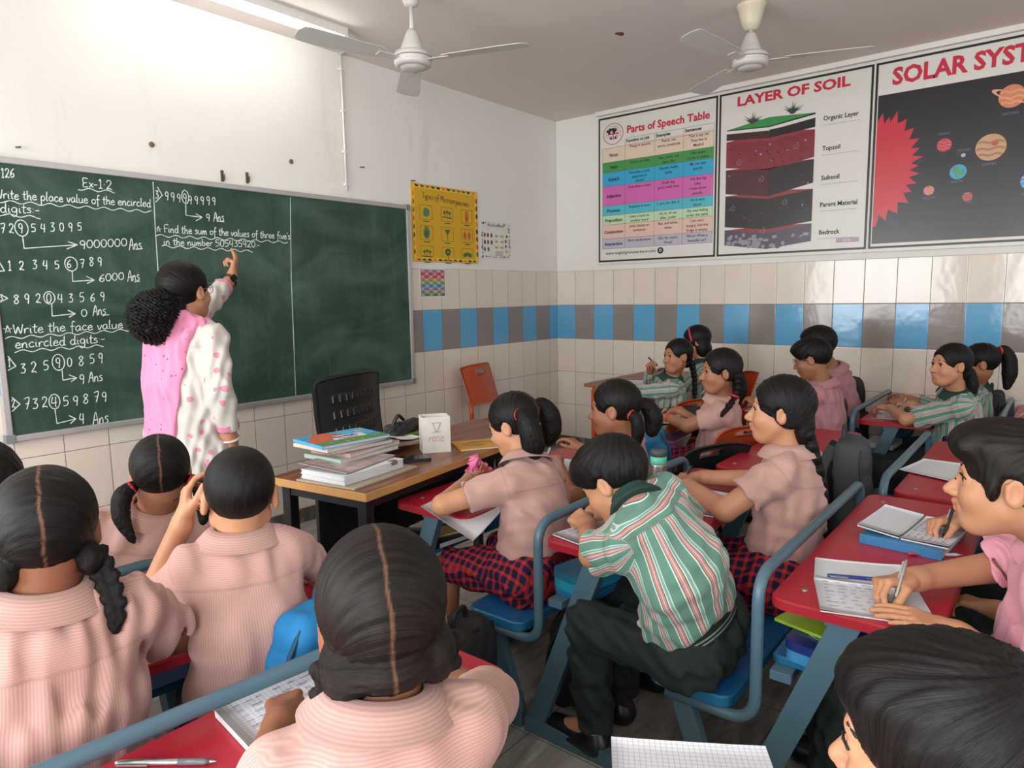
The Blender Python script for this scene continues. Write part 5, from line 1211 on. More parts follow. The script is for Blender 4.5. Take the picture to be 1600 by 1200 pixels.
def make_hair(root, H, hr, res, seed):
    k = H.k; F = Field(); t = hr.get('t', .011); top = hr.get('top', 0)
    F.ell(H.at(0, -.012, .030), [(.068 + t)*k, (.086 + t)*k, (.076 + t)*k], H.ax, .01)
    for c, r in hr.get('add', []): F.ell(H.at(*c), [x*k for x in r], H.ax, .018)
    fc = hr.get('face', (0, .100, -.030)); fr = hr.get('face_r', (.067, .062, .092))
    F.ell(H.at(*fc), [x*k for x in fr], H.ax, hr.get('face_k', .010), 's')
    if hr.get('ear', True):
        for x in (-1, 1): F.ell(H.at(x*.080, .002, -.016), [.03*k, .026*k, hr.get('ear_h', .034)*k], H.ax, .008, 's')
    nz_ = hr.get('nape', -.068); F.half(H.at(0, -.06, nz_), -H.u + H.f*hr.get('nape_t', .45), k=.012)
    for c, r in hr.get('late', []): F.ell(H.at(*c), [x*k for x in r], H.ax, .012)
    rg = np.random.RandomState(seed + 50); axs = [unit(rg.randn(3)) for _ in range(3)]
    ties = [H.at(*q) for q in hr.get('ties', [])]
    ax0 = H.at(*hr.get('axis', (0, -.04, -.03))); axd = H.r if hr.get('girl') else unit(H.u - H.f*.5)
    if not hr.get('girl'): ax0 = H.at(.006, -.035, .05)
    axx, axy = frame_of(axd, H.f)
    def su_of(p):
        q = p - ax0; 
        if hr.get('girl'): return np.arctan2(q@axy, q@axx)*.085
        r = np.sqrt((q@axx)**2 + (q@axy)**2); return (np.arctan2(q@axy, q@axx) + r*9)*.07
    def nz(p):
        u = su_of(p.astype(float)); q = p@axs[0].astype(f32)
        a = hr.get('rough', .0012)*.6; return (a*np.sin(u*620 + 2.2*np.sin(q*45)) + a*.8*np.sin(u*260 + 3 + 1.5*np.sin(q*70))).astype(f32)
    me = F.mesh('hair', res, nz); v = verts(me); l = H.loc(v); part = np.zeros(len(v))
    if hr.get('part'):
        w = .0019; x = l[:, 0] - hr.get('part_x', 0) - .0009*np.sin(l[:, 2]*90 + l[:, 1]*70); part = np.exp(-(x/w)**4)*(hr['part'] if hr['part'] < 1 else 1)
        part *= ((l[:, 2] > .02) | (l[:, 1] < -.02)) if hr.get('part_back', True) else (l[:, 1] > -.01)
    fattr(me, 'su', su_of(v)); fattr(me, 'sv', (v - ax0)@axd + np.linalg.norm(v - ax0, axis=1)*(0 if hr.get('girl') else 1)); fattr(me, 'part', part*.75); hm = hr.get('mat', HAIR); link_mesh('hair', me, hm, root, True)
    for tl in hr.get('tails', []):
        pts = [H.at(*q[:3]) for q in tl['p']]
        if tl.get('w'): pts = [V3(q[:3]) for q in tl['p']]
        rr = [q[3] for q in tl['p']]; path = np.array(smooth_path(pts, 8)); n = len(path); R = np.interp(np.linspace(0, len(rr)-1, n), range(len(rr)), rr); F = Field()
        L = np.concatenate([[0], np.cumsum(np.linalg.norm(np.diff(path, axis=0), axis=1))])
        if tl['k'] == 'braid':
            pitch = tl.get('pitch', .026); m = max(3, int(L[-1]/pitch*2)); 
            for i in range(m):
                s0 = L[-1]*i/m; s1 = min(L[-1], s0 + pitch*1.15); a = np.array([np.interp(s0, L, path[:, j]) for j in range(3)]); b = np.array([np.interp(s1, L, path[:, j]) for j in range(3)]); r = np.interp(s0, L, R)
                x, y = frame_of(b - a + 1e-6, tl.get('side', H.r)); sg = 1 if i % 2 else -1; F.cap(a + x*sg*r*.75, b - x*sg*r*.15 + y*r*.1, r*.62, r*.5, .003)
        else:
            for a, b, ra, rb in zip(path, path[1:], R, R[1:]): F.cap(a, b, ra, rb, .006, ax=tl.get('ax'), fl=tl.get('fl', 1.0))
        def su_t(p):
            q = p[:, None] - path[None, ::3]; j = (q**2).sum(-1).argmin(1)*3; j1 = np.minimum(j+1, n-1); d = path[j1] - path[np.maximum(j1-2, 0)]; d /= np.linalg.norm(d, axis=1)[:, None] + 1e-9
            ref = unit(V3(.31, .77, .55)); x = ref - d*(d@ref)[:, None]; x /= np.linalg.norm(x, axis=1)[:, None]; y = np.cross(d, x); o = p - path[j]; return np.arctan2((o*y).sum(1), (o*x).sum(1))*.03, L[j]
        crl = tl.get('curl', 0)
        def nzt(p):
            if crl: 
                w = p.astype(float); return (crl*(np.sin(w[:, 0]*210 + 3*np.sin(w[:, 2]*120)) * np.sin(w[:, 1]*190 + 2) * np.sin(w[:, 2]*230 + 2*np.sin(w[:, 0]*90)) + .5*np.sin(w[:, 0]*420 + w[:, 2]*380))).astype(f32)
            u, _ = su_t(p.astype(float)); return (.0012*np.sin(u*560) + .0009*np.sin(u*1170 + 1)).astype(f32)
        me = F.mesh(tl.get('name', 'braid' if tl['k'] == 'braid' else 'ponytail'), min(res, .004), nzt); v = verts(me); u, sv = su_t(v)
        fattr(me, 'su', u*1.6); fattr(me, 'sv', sv); fattr(me, 'part', np.zeros(len(v))); link_mesh(tl.get('name', 'braid' if tl['k'] == 'braid' else 'ponytail'), me, hm, root, True)
        if tl.get('tie') is not None:
            s0 = tl['tie']*L[-1]; c = np.array([np.interp(s0, L, path[:, j]) for j in range(3)]); c2_ = np.array([np.interp(min(L[-1], s0+.012), L, path[:, j]) for j in range(3)]); r = np.interp(s0, L, R)
            torus_mesh(c, c2_ - c, r*.92, max(.0045, r*.38)).build('hair_tie', tl.get('tm', M_REDBAND), root, True)['label'] = 'red hair tie'

# ------------------------------------------------------------------ the class
def pen(label, tip, back, r=.0042, mats=None, cap_at=None, name='pen'):
    """pen from its writing tip to its back end"""
    a, b = V3(tip), V3(back); d = unit(b - a); L = np.linalg.norm(b - a); t = thing(name, label, 'pen', tuple(a)); mt = mats or (M_BLKPL, M_STEELP, M_BLKPL); rot = Vector(d).to_track_quat('Z', 'Y').to_matrix().to_4x4()
    t.rotation_euler = rot.to_euler()
    MB().lathe([(.0, 0), (.0006, 0), (.0008, .003), (r*.55, .010), (r*.6, .012)], 14).build('nib', mt[1], t); MB().lathe([(r*.6, .0119), (r, .02), (r, L*.38), (r*.96, L*.38)], 16).build('grip', mt[0], t)
    MB().lathe([(r*.97, L*.38), (r, L*.385), (r, L-.004), (r*.7, L), (.0, L)], 16).build('barrel', mt[2], t); MB().box((r*.9, -.0014, L*.66), (r*1.75, .0014, L-.006), 0, .0006).build('clip', mt[1], t); return t
M_STEELP = plain('polished_steel', 'a9a7a4', .25, .85, .04)
def hold_pen(label, hd, L=.14, mats=None, drop=.05):
    p, w = hd['pinch'], hd['web']; d = unit(w - p); return pen(label, p - d*drop*.8, p - d*drop*.8 + d*L, mats=mats)
GIRL = dict(girl=True, part=1, t=.010, nape=-.072)
def girl(**k): g = dict(GIRL); g.update(k); return g
def boy(**k): g = dict(t=.014, nape=-.045, ear_h=.036, rough=.0022, face=(0, .105, -.026), face_r=(.066, .060, .080)); g.update(k); return g
PP = {}
# A: big girl at the left
H = Head((-4.825, -2.335, 1.0), 19, -4, 0, .98)
PP['A'] = person('girl with two thick braids seen from behind at the left edge', (-4.86, -2.335, .462), (-4.845, -2.345, .885), H, 12,
    dict(L=dict(w=(-5.02, -2.02, .70), h='relax'), R=dict(w=(-4.66, -2.03, .70), h='relax', pole=(.8, -.2, -.7))), 'pink', 'skirt', seed=11, res=.004, eyes=False, s=1.04, skin='d',
    hair=girl(t=.012, nape=-.078, late=[((.06, -.03, -.05), (.022, .03, .03)), ((-.06, -.03, -.05), (.022, .03, .03))], mat=HAIR, tails=[dict(k='braid', pitch=.022, p=[(.062, -.025, -.035, .018), (.080, -.03, -.085, .0165), (.090, -.045, -.14, .0145), (.088, -.05, -.18, .010)]), dict(k='braid', pitch=.022, p=[(-.062, -.025, -.035, .018), (-.084, -.03, -.09, .0165), (-.093, -.04, -.16, .0145), (-.09, -.04, -.21, .010)])]))
# B: partly seen at the far left edge
H = Head((-4.80, -1.86, .985), 15, 0, 0, .98)
PP['B'] = person('child in a green striped shirt cut off by the left edge, behind the braided girl', (-4.86, -1.72, .46), (-4.82, -1.80, .85), H, 12,
    dict(L=dict(w=(-5.0, -1.4, .70)), R=dict(w=(-4.7, -1.42, .70))), 'stripe', 'trousers', seed=12, res=.006, eyes=False, hair=boy(), skin='m')
# C: girl with two low pigtails
H = Head((-4.40, -1.805, .930), 24, -2, 0, .93)
PP['C'] = person('girl with low pigtails in red bands, seen from behind in the front row at left', (-4.44, -1.70, .457), (-4.41, -1.765, .815), H, 18,
    dict(L=dict(w=(-4.62, -1.48, .70), pole=(-1, -.2, -.6)), R=dict(w=(-4.32, -1.42, .70))), 'pink', 'skirt', seed=13, res=.004, eyes=False, s=.94, skin='m',
    hair=girl(t=.010, tails=[dict(k='pony', tie=.04, p=[(.070, -.02, -.022, .013), (.098, -.03, -.045, .021), (.104, -.035, -.09, .020), (.098, -.05, -.145, .009)]), dict(k='pony', tie=.04, p=[(-.070, -.02, -.022, .013), (-.098, -.03, -.045, .021), (-.104, -.045, -.10, .019), (-.08, -.065, -.165, .007)])]))
# D: boy with cropped hair, hand at his ear
H = Head((-4.435, -2.262, .957), 29, -4, 2, 1.0)
PP['D'] = person('boy with cropped hair seen from behind, left hand raised to his ear', (-4.45, -2.30, .465), (-4.452, -2.280, .862), H, 24,
    dict(L=dict(w=(-4.530, -2.185, .905), e=(-4.585, -2.10, .705), d=(.25, .05, 1), n=(.9, -.3, -.1), h='relax'), R=dict(w=(-4.25, -2.02, .70), pole=(.7, -.6, -.5))), 'pink', 'trousers', seed=14, res=.004, eyes=False, s=.90, sw=.80, skin='l', belt=M_REDWHITE,
    hair=boy(t=.005, nape=-.070, nape_t=.30, rough=.0006, face_r=(.068, .062, .086), ear_h=.04))
# E: nearest girl, seen from behind
H = Head((-4.65, -2.985, .972), 34, -8, -2, 1.02)
PP['E'] = person('nearest girl with hair parted in the middle, seen from behind at the bottom centre', (-4.705, -3.02, .465), (-4.685, -3.015, .862), H, 24,
    dict(L=dict(w=(-4.645, -2.715, .712), e=(-4.845, -2.90, .70), d=(.55, .75, -.12), n=(.1, -.1, -1), h='grip', sf=.01, su=-.02), R=dict(w=(-4.40, -2.72, .71), pole=(.8, -.5, -.4))), 'pink', 'skirt', seed=15, res=.0035, eyes=False, s=1.0, skin='d', sleeve=dict(L=1.45, R=1.2), sw=.86,
    hair=girl(t=.013, nape=-.098, nape_t=.2, part=.7, ear=False, mat=HAIRB, rough=.0016, late=[((.054, -.02, -.045), (.032, .048, .040)), ((-.05, -.025, -.045), (.034, .048, .042)), ((0, -.055, -.045), (.05, .036, .03))],
        tails=[dict(k='braid', p=[(-.072, -.02, -.045, .017), (-.080, -.015, -.09, .013), (-.076, -.02, -.13, .013), (-.082, -.03, -.155, .008)]), dict(k='braid', p=[(.074, .0, -.035, .020), (.082, .01, -.062, .018), (.07, .01, -.085, .016)])]))
# F: girl at the front desk with two ponytails
H = Head((-3.34, -2.155, .933), -12, -18, 0, .98)
PP['F'] = person('girl in pink with two ponytails writing beside the teacher table', (-3.40, -2.30, .460), (-3.375, -2.245, .815), H, -2,
    dict(L=dict(w=(-3.40, -1.985, .715), e=(-3.665, -2.115, .715), d=(.8, .5, .02), n=(.05, -.1, -1), h='relax', su=-.015), R=dict(w=(-3.14, -2.06, .705), h='relax', d=(-.2, .9, -.1))), 'pink', 'skirt', seed=16, res=.004, s=.98, skin='l', legs=dict(yaw=8, spread=.06),
    hair=girl(t=.012, tails=[dict(k='pony', tie=.08, p=[(-.055, -.062, .024, .017), (-.078, -.088, .022, .023), (-.082, -.098, -.03, .036), (-.075, -.09, -.085, .037), (-.06, -.075, -.118, .020)]), dict(k='pony', tie=.06, p=[(.056, -.062, .032, .017), (.09, -.085, .036, .024), (.112, -.092, -.01, .036), (.115, -.08, -.065, .034), (.10, -.06, -.10, .015)])]))
# G
H = Head((-2.945, -2.33, .95), -18, -2, 0, .98)
PP['G'] = person('girl with red-banded ponytails looking left behind the steel flask', (-2.88, -2.31, .458), (-2.90, -2.35, .82), H, -15,
    dict(L=dict(w=(-2.96, -2.07, .71), h='pen', d=(-.3, .9, -.1), n=(.3, 0, -1)), R=dict(w=(-2.72, -2.05, .71))), 'rose', 'skirt', seed=17, res=.0045, s=.95, skin='m',
    hair=girl(t=.011, gaze=0, tails=[dict(k='pony', tie=.08, p=[(-.05, -.066, -.012, .015), (-.062, -.095, -.03, .021), (-.062, -.10, -.08, .022), (-.055, -.09, -.13, .014)]), dict(k='pony', tie=.06, p=[(.05, -.07, .008, .016), (.075, -.11, .0, .026), (.08, -.135, -.05, .034), (.07, -.13, -.10, .024)])]))
# H: boy in striped shirt
H = Head((-3.605, -2.715, .880), -4, -34, 0, 1.02)
PP['H'] = person('boy in green striped shirt and torn dark trousers bent over his notebook', (-3.525, -2.935, .468), (-3.635, -2.805, .845), H, 3,
    dict(L=dict(w=(-3.565, -2.60, .715), e=(-3.715, -2.715, .70), d=(.45, .8, .05), n=(.4, -.3, -.9), h='fist', su=-.02), R=dict(w=(-3.40, -2.60, .71), h='pen', pole=(.8, -.3, -.5))), 'stripe', 'trousers', seed=18, res=.004, s=1.0, collar='bent', skin='l', mid=(-3.60, -2.915, .67), sleeve=.82, sleeve_flare=1.06,
    legs=dict(L=((-3.585, -2.625, .43), (-3.555, -2.62, .09)), R=((-3.37, -2.61, .43), (-3.37, -2.60, .09))),
    hair=boy(t=.016, nape=-.040, add=[((0, .02, .06), (.07, .085, .056)), ((0, .066, .048), (.055, .032, .03))], rough=.0022))
hp_, kn_, an_ = PP['H']['LG']['L']; tp = hp_ + (kn_ - hp_)*.28; fq = Field(); fq.ell(tp + V3(-.056, .0, .078), (.016, .032, .009), np.array([unit(V3(.75, 0, .66)), V3(0, 1, 0), unit(V3(-.66, 0, .75))]), .004)
link_mesh('torn_pocket', fq.mesh('torn_pocket', .003), plain('white_lining', 'b9b5ae', .8), PP['H']['root'], True)['label'] = 'torn white pocket lining'
# I: girl with long braid in profile
H = Head((-2.945, -2.945, 1.0), -17, 3, 0, 1.0)
PP['I'] = person('girl with one long braid over her back, in left profile on the blue bench', (-2.965, -2.965, .463), (-2.925, -2.985, .855), H, -8,
    dict(L=dict(w=(-2.99, -2.655, .71), e=(-3.165, -2.855, .705), d=(.75, .65, .0), n=(.1, -.2, -1), h='relax', hs=.9), R=dict(w=(-2.86, -2.655, .712), e=(-2.76, -2.83, .71), d=(-.55, .8, -.05), n=(-.5, -.3, -.8), h='pen', hs=.9)), 'pink', 'skirt', seed=19, res=.0035, s=1.05, skin='l', belt=M_NAVY,
    hair=girl(t=.012, part=0, gaze=0, nape=-.075, late=[((-.02, -.075, -.045), (.045, .032, .06)), ((-.058, -.03, .0), (.02, .05, .05))], face=(0, .104, -.034), tails=[dict(k='braid', pitch=.04, p=[(-.02, -.085, -.06, .032), (-.012, -.115, -.14, .029), (.0, -.145, -.24, .027), (.015, -.165, -.35, .023)]), dict(k='pony', name='braid_end', p=[(.015, -.165, -.35, .015), (.02, -.17, -.40, .023), (.03, -.175, -.455, .008)])]))
# J
H = Head((-1.975, -2.35, 1.0), -38, 0, 0, .98)
PP['J'] = person('smiling girl in pink with a side braid ending in a red band', (-1.87, -2.29, .505), (-1.92, -2.34, .862), H, -30,
    dict(L=dict(w=(-1.93, -2.06, .735), e=(-2.06, -2.22, .73), d=(-.1, .95, .0), n=(.1, 0, -1)), R=dict(w=(-1.72, -2.02, .735), h='pen', d=(-.3, .9, -.1), n=(-.4, 0, -1))), 'pink', 'skirt', seed=20, res=.0045, s=.98, skin='m',
    hair=girl(t=.012, part=0, gaze=0, late=[((-.06, -.03, .0), (.018, .045, .045)), ((.03, -.08, -.03), (.05, .035, .06))], tails=[dict(k='braid', tie=.42, p=[(-.055, -.06, -.02, .026), (-.066, -.06, -.075, .022), (-.072, -.045, -.13, .016), (-.098, -.01, -.165, .020), (-.135, .03, -.20, .011)]), dict(k='pony', p=[(.04, -.1, -.03, .03), (.05, -.12, -.1, .03), (.05, -.11, -.16, .012)])]))
# K
H = Head((-1.31, -1.81, 1.0), -58, 2, 0, .94)
PP['K'] = person('girl in long-sleeved striped shirt holding a pencil at her mouth', (-1.22, -1.70, .50), (-1.27, -1.755, .86), H, -30,
    dict(L=dict(w=(-1.40, -1.40, .785), e=(-1.47, -1.58, .775), d=(-.3, .9, .0), n=(.1, 0, -1), h='relax'), R=dict(w=(-1.255, -1.60, .905), e=(-1.10, -1.52, .79), d=(-.75, -.3, .5), n=(-.5, -.7, -.3), h='pen')), 'stripe', 'trousers', seed=21, res=.005, s=.93, skin='m', sleeve=1.85,
    hair=girl(t=.010, part=0, late=[((0, -.07, -.03), (.05, .035, .05))], tails=[dict(k='braid', p=[(-.03, -.085, -.045, .022), (-.03, -.11, -.12, .018), (-.03, -.12, -.22, .016), (-.03, -.12, -.28, .009)])]))
# L
H = Head((-.70, -1.66, 1.045), -22, -14, 0, .95)
PP['L'] = person('girl with a pink head band and loose dark hair in the far corner', (-.68, -1.72, .50), (-.69, -1.72, .895), H, -18,
    dict(L=dict(w=(-.80, -1.44, .785)), R=dict(w=(-.55, -1.42, .785))), 'stripe', 'trousers', seed=22, res=.005, s=.95, skin='m',
    hair=girl(t=.015, part=0, ear=False, nape=-.13, nape_t=.1, late=[((.05, -.03, -.05), (.035, .05, .07)), ((-.05, -.03, -.05), (.035, .05, .07)), ((0, -.065, -.06), (.06, .03, .07))]))
hb = Field(); 
for k in range(14):
    a0_, a1_ = math.radians(-15 + 210*k/14), math.radians(-15 + 210*(k+1)/14); hb.cap(H.at(.081*math.cos(a0_), .03, .035 + .078*math.sin(a0_)), H.at(.081*math.cos(a1_), .03, .035 + .078*math.sin(a1_)), .006, None, .002)
link_mesh('head_band', hb.mesh('head_band', .003), plain('pink_satin', 'c22a5e', .4), PP['L']['root'], True)
# M, N
H = Head((-1.12, -2.535, 1.0), -6, -14, 0, 1.0)
PP['M'] = person('boy in pink with spectacles bent over his desk by the right wall', (-1.07, -2.585, .463), (-1.085, -2.60, .85), H, 2,
    dict(L=dict(w=(-1.20, -2.27, .71)), R=dict(w=(-.95, -2.27, .71), h='pen')), 'rose', 'trousers', seed=23, res=.0045, s=1.02, skin='m', sleeve=.8,
    hair=boy(t=.017, add=[((0, .02, .06), (.072, .085, .055))]))
gl = MB()
def specs(H, root, m):
    for x in (-1, 1):
        c = H.at(x*.032, .090, -.002); torus_mesh(c, H.f, .021*H.k, .0013*H.k, 24, 8).build('spectacle_rim', m, root, True)
        MB().tube([H.at(x*.053, .088, .002), H.at(x*.074, .05, .004), H.at(x*.079, -.002, .006), H.at(x*.077, -.014, -.004)], .0013*H.k, 8).build('temple_arm', m, root, True)
    MB().tube([H.at(-.011, .092, .002), H.at(0, .096, .006), H.at(.011, .092, .002)], .0013*H.k, 8).build('bridge', m, root, True)
M_WIRE = plain('thin_metal_wire', '8a847c', .3, .7); specs(H, PP['M']['root'], M_WIRE)
H = Head((-.74, -2.46, 1.045), -2, -6, 0, 1.02)
PP['N'] = person('boy in pink with thick dark hair nearest the tiled wall', (-.62, -2.575, .463), (-.65, -2.545, .885), H, 2,
    dict(L=dict(w=(-.78, -2.25, .71)), R=dict(w=(-.52, -2.25, .71))), 'rose', 'trousers', seed=24, res=.005, s=1.06, skin='m', sleeve=.8, hair=boy(t=.017, add=[((0, .01, .06), (.07, .08, .05))]))
# O, P
H = Head((-1.15, -3.205, 1.0), -42, 4, 0, .96)
PP['O'] = person('girl in striped shirt looking up towards the board, desk by the right wall', (-1.0, -3.235, .46), (-1.06, -3.24, .855), H, -20,
    dict(L=dict(w=(-.86, -2.90, .71), e=(-1.13, -3.02, .70), d=(.35, .9, .0), n=(.1, -.1, -1), h='relax'), R=dict(w=(-.70, -2.98, .715), h='pen', d=(-.4, .9, -.1), n=(-.3, 0, -1))), 'stripe', 'trousers', seed=25, res=.0042, s=.98, skin='l', sleeve=.85, sleeve_flare=1.1,
    hair=girl(t=.011, part=0, late=[((0, -.07, -.03), (.05, .035, .05))], tails=[dict(k='pony', p=[(-.02, -.095, -.03, .022), (-.02, -.12, -.1, .024), (-.01, -.12, -.17, .012)])]))
H = Head((-.735, -3.29, .975), -14, -8, 0, .96)
PP['Pp'] = person('girl with a high red-banded ponytail behind the striped girl at the wall', (-.62, -3.235, .46), (-.66, -3.27, .85), H, -10,
    dict(L=dict(w=(-.62, -2.93, .715), h='pen', d=(-.2, .9, -.1), n=(.3, 0, -1)), R=dict(w=(-.42, -2.93, .71))), 'stripe', 'trousers', seed=26, res=.005, s=.97, skin='m', sleeve=1.8,
    hair=girl(t=.010, part=0, tails=[dict(k='pony', tie=.08, p=[(.02, -.088, .052, .015), (.03, -.125, .055, .026), (.035, -.145, .0, .034), (.03, -.14, -.08, .034), (.02, -.12, -.15, .016)])]))
# Q: boy in profile at the right
H = Head((-3.51, -3.585, .993), -3, 2, 0, 1.07)
PP['Q'] = person('boy in bright pink shirt in left profile, writing at the right edge', (-3.36, -3.67, .468), (-3.395, -3.70, .85), H, 4,
    dict(L=dict(w=(-3.545, -3.515, .655), e=(-3.60, -3.70, .60), d=(-.32, .92, .22), n=(.1, .2, -1), h='flat', hs=.95), R=dict(w=(-3.435, -3.415, .715), e=(-3.235, -3.56, .715), d=(-.75, .6, .0), n=(-.15, -.35, -1), h='pen', hs=.98)), 'bright', 'trousers', seed=27, res=.0032, s=1.1, skin='l', sleeve=.95, sleeve_flare=1.15,
    hair=boy(t=.013, nape=-.055, face=(0, .112, -.034), face_r=(.068, .058, .082), add=[((0, .03, .068), (.068, .078, .048)), ((0, .078, .058), (.052, .024, .024))], late=[((-.066, .028, -.004), (.010, .012, .026)), ((.066, .028, -.004), (.010, .012, .026))], rough=.0013, mat=HAIRB))
# R: boy at the bottom right, hair and cheek only
H = Head((-4.470, -3.592, .936), 7, -5, 2, 1.04)
PP['R'] = person('dark haired boy at the bottom right corner, only his head in view', (-4.45, -3.745, .455), (-4.455, -3.685, .80), H, 4,
    dict(L=dict(w=(-4.60, -3.36, .71)), R=dict(w=(-4.38, -3.42, .71))), 'pink', 'trousers', seed=28, res=.0032, s=1.08, skin='l', hair=boy(t=.013, nape=-.05, face=(0, .095, -.036), face_r=(.088, .063, .090), add=[((0, .015, .058), (.070, .080, .050))], rough=.0019))
# S: neighbour of Q, only a hand with a pen in view
H = Head((-2.96, -3.66, .94), -5, -20, 0, 1.0)
PP['S'] = person('child hidden behind the profile boy, a hand with a black pen showing', (-2.90, -3.68, .463), (-2.92, -3.71, .81), H, 0,
    dict(L=dict(w=(-3.12, -3.56, .56)), R=dict(w=(-2.93, -3.45, .725), e=(-2.78, -3.56, .72), h='pen', d=(-.7, .6, .0), n=(-.2, -.3, -1), hs=.95)), 'pink', 'trousers', seed=29, res=.0045, eyes=False, skin='l', hair=boy())
# T: at the right edge behind the striped girls
H = Head((-.98, -3.90, .99), -8, -10, 0, 1.0)
PP['T'] = person('child in pink mostly beyond the right edge, forearms on the desk', (-.95, -3.93, .463), (-.95, -3.95, .85), H, -4,
    dict(L=dict(w=(-1.0, -3.58, .71), d=(-.2, .9, 0)), R=dict(w=(-.8, -3.6, .71))), 'rose', 'trousers', seed=30, res=.006, eyes=False, skin='l', hair=boy())

# ------------------------------------------------------------------ the teacher
t = NT('white_kurta_print'); vo = t.n('TexVoronoi', {'Vector': t.coord(), 'Scale': 21.0}); wob = t.noise(70, 3)
d = t.math('ADD', vo.outputs['Distance'], t.math('MULTIPLY', t.math('SUBTRACT', wob, .5), .3)); rv = t.math('GREATER_THAN', t.n('SeparateColor', {0: vo.outputs['Color']}).outputs[0], .45)
a = t.mix(t.math('MULTIPLY', t.math('LESS_THAN', d, .30), rv), srgb('c6bfb6'), srgb('cf8698')); a = t.mix(t.attr('seam'), a, srgb('d08aa0')); SHIRT['kurta'] = t.out(a, .8, 0, .15, Sheen_Weight=.1)
t = NT('pink_dupatta'); vo = t.n('TexVoronoi', {'Vector': t.coord(), 'Scale': 34.0}).outputs['Distance']; a = t.mix(t.noise(3, 3), srgb('d9799f'), srgb('e094b0')); a = t.mix(t.math('LESS_THAN', vo, .13), a, srgb('8f4566'))
M_DUP = t.out(a, .8, 0, .15, Sheen_Weight=.2); M_PTROU = plain('mauve_trousers', 'b5759a', .8, 0, .08)
H = Head((-3.775, -.74, 1.424), 68, 8, 0, 1.1)
TE = person('teacher in a white printed tunic and pink scarf pointing at the chalkboard', (-3.82, -.75, .80), (-3.80, -.75, 1.285), H, 66,
    dict(L=dict(w=(-3.395, -.43, 1.485), e=(-3.63, -.54, 1.31), d=(.38, .26, .93), n=(-.75, .65, .1), h='point', hs=1.02, su=.02), R=dict(w=(-3.715, -.915, .80), e=(-3.765, -.945, 1.02), d=(.12, -.02, -1), n=(-.5, .85, 0), h='grip', hs=1.0)),
    'kurta', 'none', seed=41, res=.0042, s=1.12, skin='l', sleeve=1.82, long=.40, sw=.88, mid=(-3.82, -.755, 1.03), collar=False,
    legs=dict(L=((-3.83, -.66, .45), (-3.83, -.66, .09)), R=((-3.78, -.80, .45), (-3.78, -.80, .09)), yaw=66),
    hair=girl(t=.013, part=0, nape=-.075, late=[((0, -.075, -.045), (.05, .035, .05))], face=(0, .104, -.034), tails=[dict(k='pony', curl=.011, name='curly_ponytail', p=[(.0, -.09, -.035, .03), (-.005, -.13, -.04, .066), (-.015, -.17, -.06, .084), (-.02, -.18, -.095, .072), (-.015, -.17, -.135, .04)])]))
R_ = TE['root']; specs(H, R_, M_WIRE)
torus_mesh(H.at(.0, -.098, -.040), H.f*1 + H.u*.25, .036, .009).build('hair_tie', M_REDBAND, R_, True)['label'] = 'red hair tie'
q = Field(); 
for sd in 'LR':
    hp, kn, an = TE['LG'][sd]; q.cap(hp - Z*.1, kn, .095, .075, .03); q.cap(kn, an, .072, .055, .02)
me = q.mesh('trousers', .007); link_mesh('trousers', me, M_PTROU, R_, True)
# scarf: over both shoulders, hanging down the back
P_, N_, up, fw, rt = TE['P'], TE['N'], TE['up'], TE['fw'], TE['rt']; q = Field()
SL, SR = TE['J']['L'][0], TE['J']['R'][0]
q.cap(N_ - up*.10, V3(-3.82, -.755, 1.03), .126, .126, .03, ax=rt, fl=1.32); q.cap(V3(-3.82, -.755, 1.03), P_ - Z*.10, .126, .150, .03, ax=rt, fl=1.25); q.cap(P_ - Z*.08, P_ - Z*.22, .150, .163, .03, ax=rt, fl=1.26)
q.cap(N_ - up*.02, SR + up*.012, .07, .066, .03); q.cap(N_ - up*.02, SL + up*.012, .07, .066, .03)
q.half(N_ - fw*.012, fw, k=.01); q.half(N_ + rt*.095 - up*.05, unit(rt - up*.10), k=.01); q.half(P_ - Z*.19, -Z, k=.003)
a0 = N_ - fw*.045 + up*.028
for k in range(9):
    a, b = math.radians(-110 + 220*k/9), math.radians(-110 + 220*(k+1)/9); pt = lambda g: N_ + fw*.018 - fw*math.cos(g)*.070 + rt*math.sin(g)*.098 + up*(.030 - .045*abs(math.sin(g))**2 - .03*max(0, abs(g)-1.4))
    q.cap(pt(a), pt(b), .033, .033, .02)
for sg in (-1, 1): 
    e = N_ + fw*.105 + rt*sg*.10 - up*.06; q.cap(pt(math.radians(sg*108)), e, .032, .028, .02)
me = q.mesh('scarf', .0045, wrinkle(77, .006, .05, up, .92)); link_mesh('scarf', me, M_DUP, R_, True)
for sd, lo, hi in (('L', .70, .80), ('R', .66, .80)):      # pink woven cuffs
    S, E0, W0 = TE['J'][sd]; q = Field(); a, b = E0 + (W0 - E0)*lo, E0 + (W0 - E0)*hi; q.cap(a, b, .0475, .0455, .003, cut0=0.0, cut1=0.0)
    link_mesh('cuff_band', q.mesh('cuff_band', .0035), plain('pink_weave', 'c9849c', .8, 0, .2, 90), R_, True)
S, E0, W0 = TE['J']['L']; ax = unit(W0 - E0); wt = thing('wristwatch', 'black wristwatch on the raised arm of the teacher', 'watch', tuple(W0))
torus_mesh(W0 - ax*.012, ax, .031, .0075, 28, 8).build('strap', M_BLKPL, wt, True); x_, y_ = frame_of(ax, V3(.2, -1, .3)); Mw = Matrix(np.vstack([np.cross(ax, x_), ax, x_]).T.tolist()).to_4x4(); Mw.translation = Vector(W0 - ax*.012 + x_*.034)
MB().box((-.015, -.018, -.006), (.015, .018, .006), 0, .004, Mw).build('dial', flat('black_glass', '0d0d10', .1), wt, True)
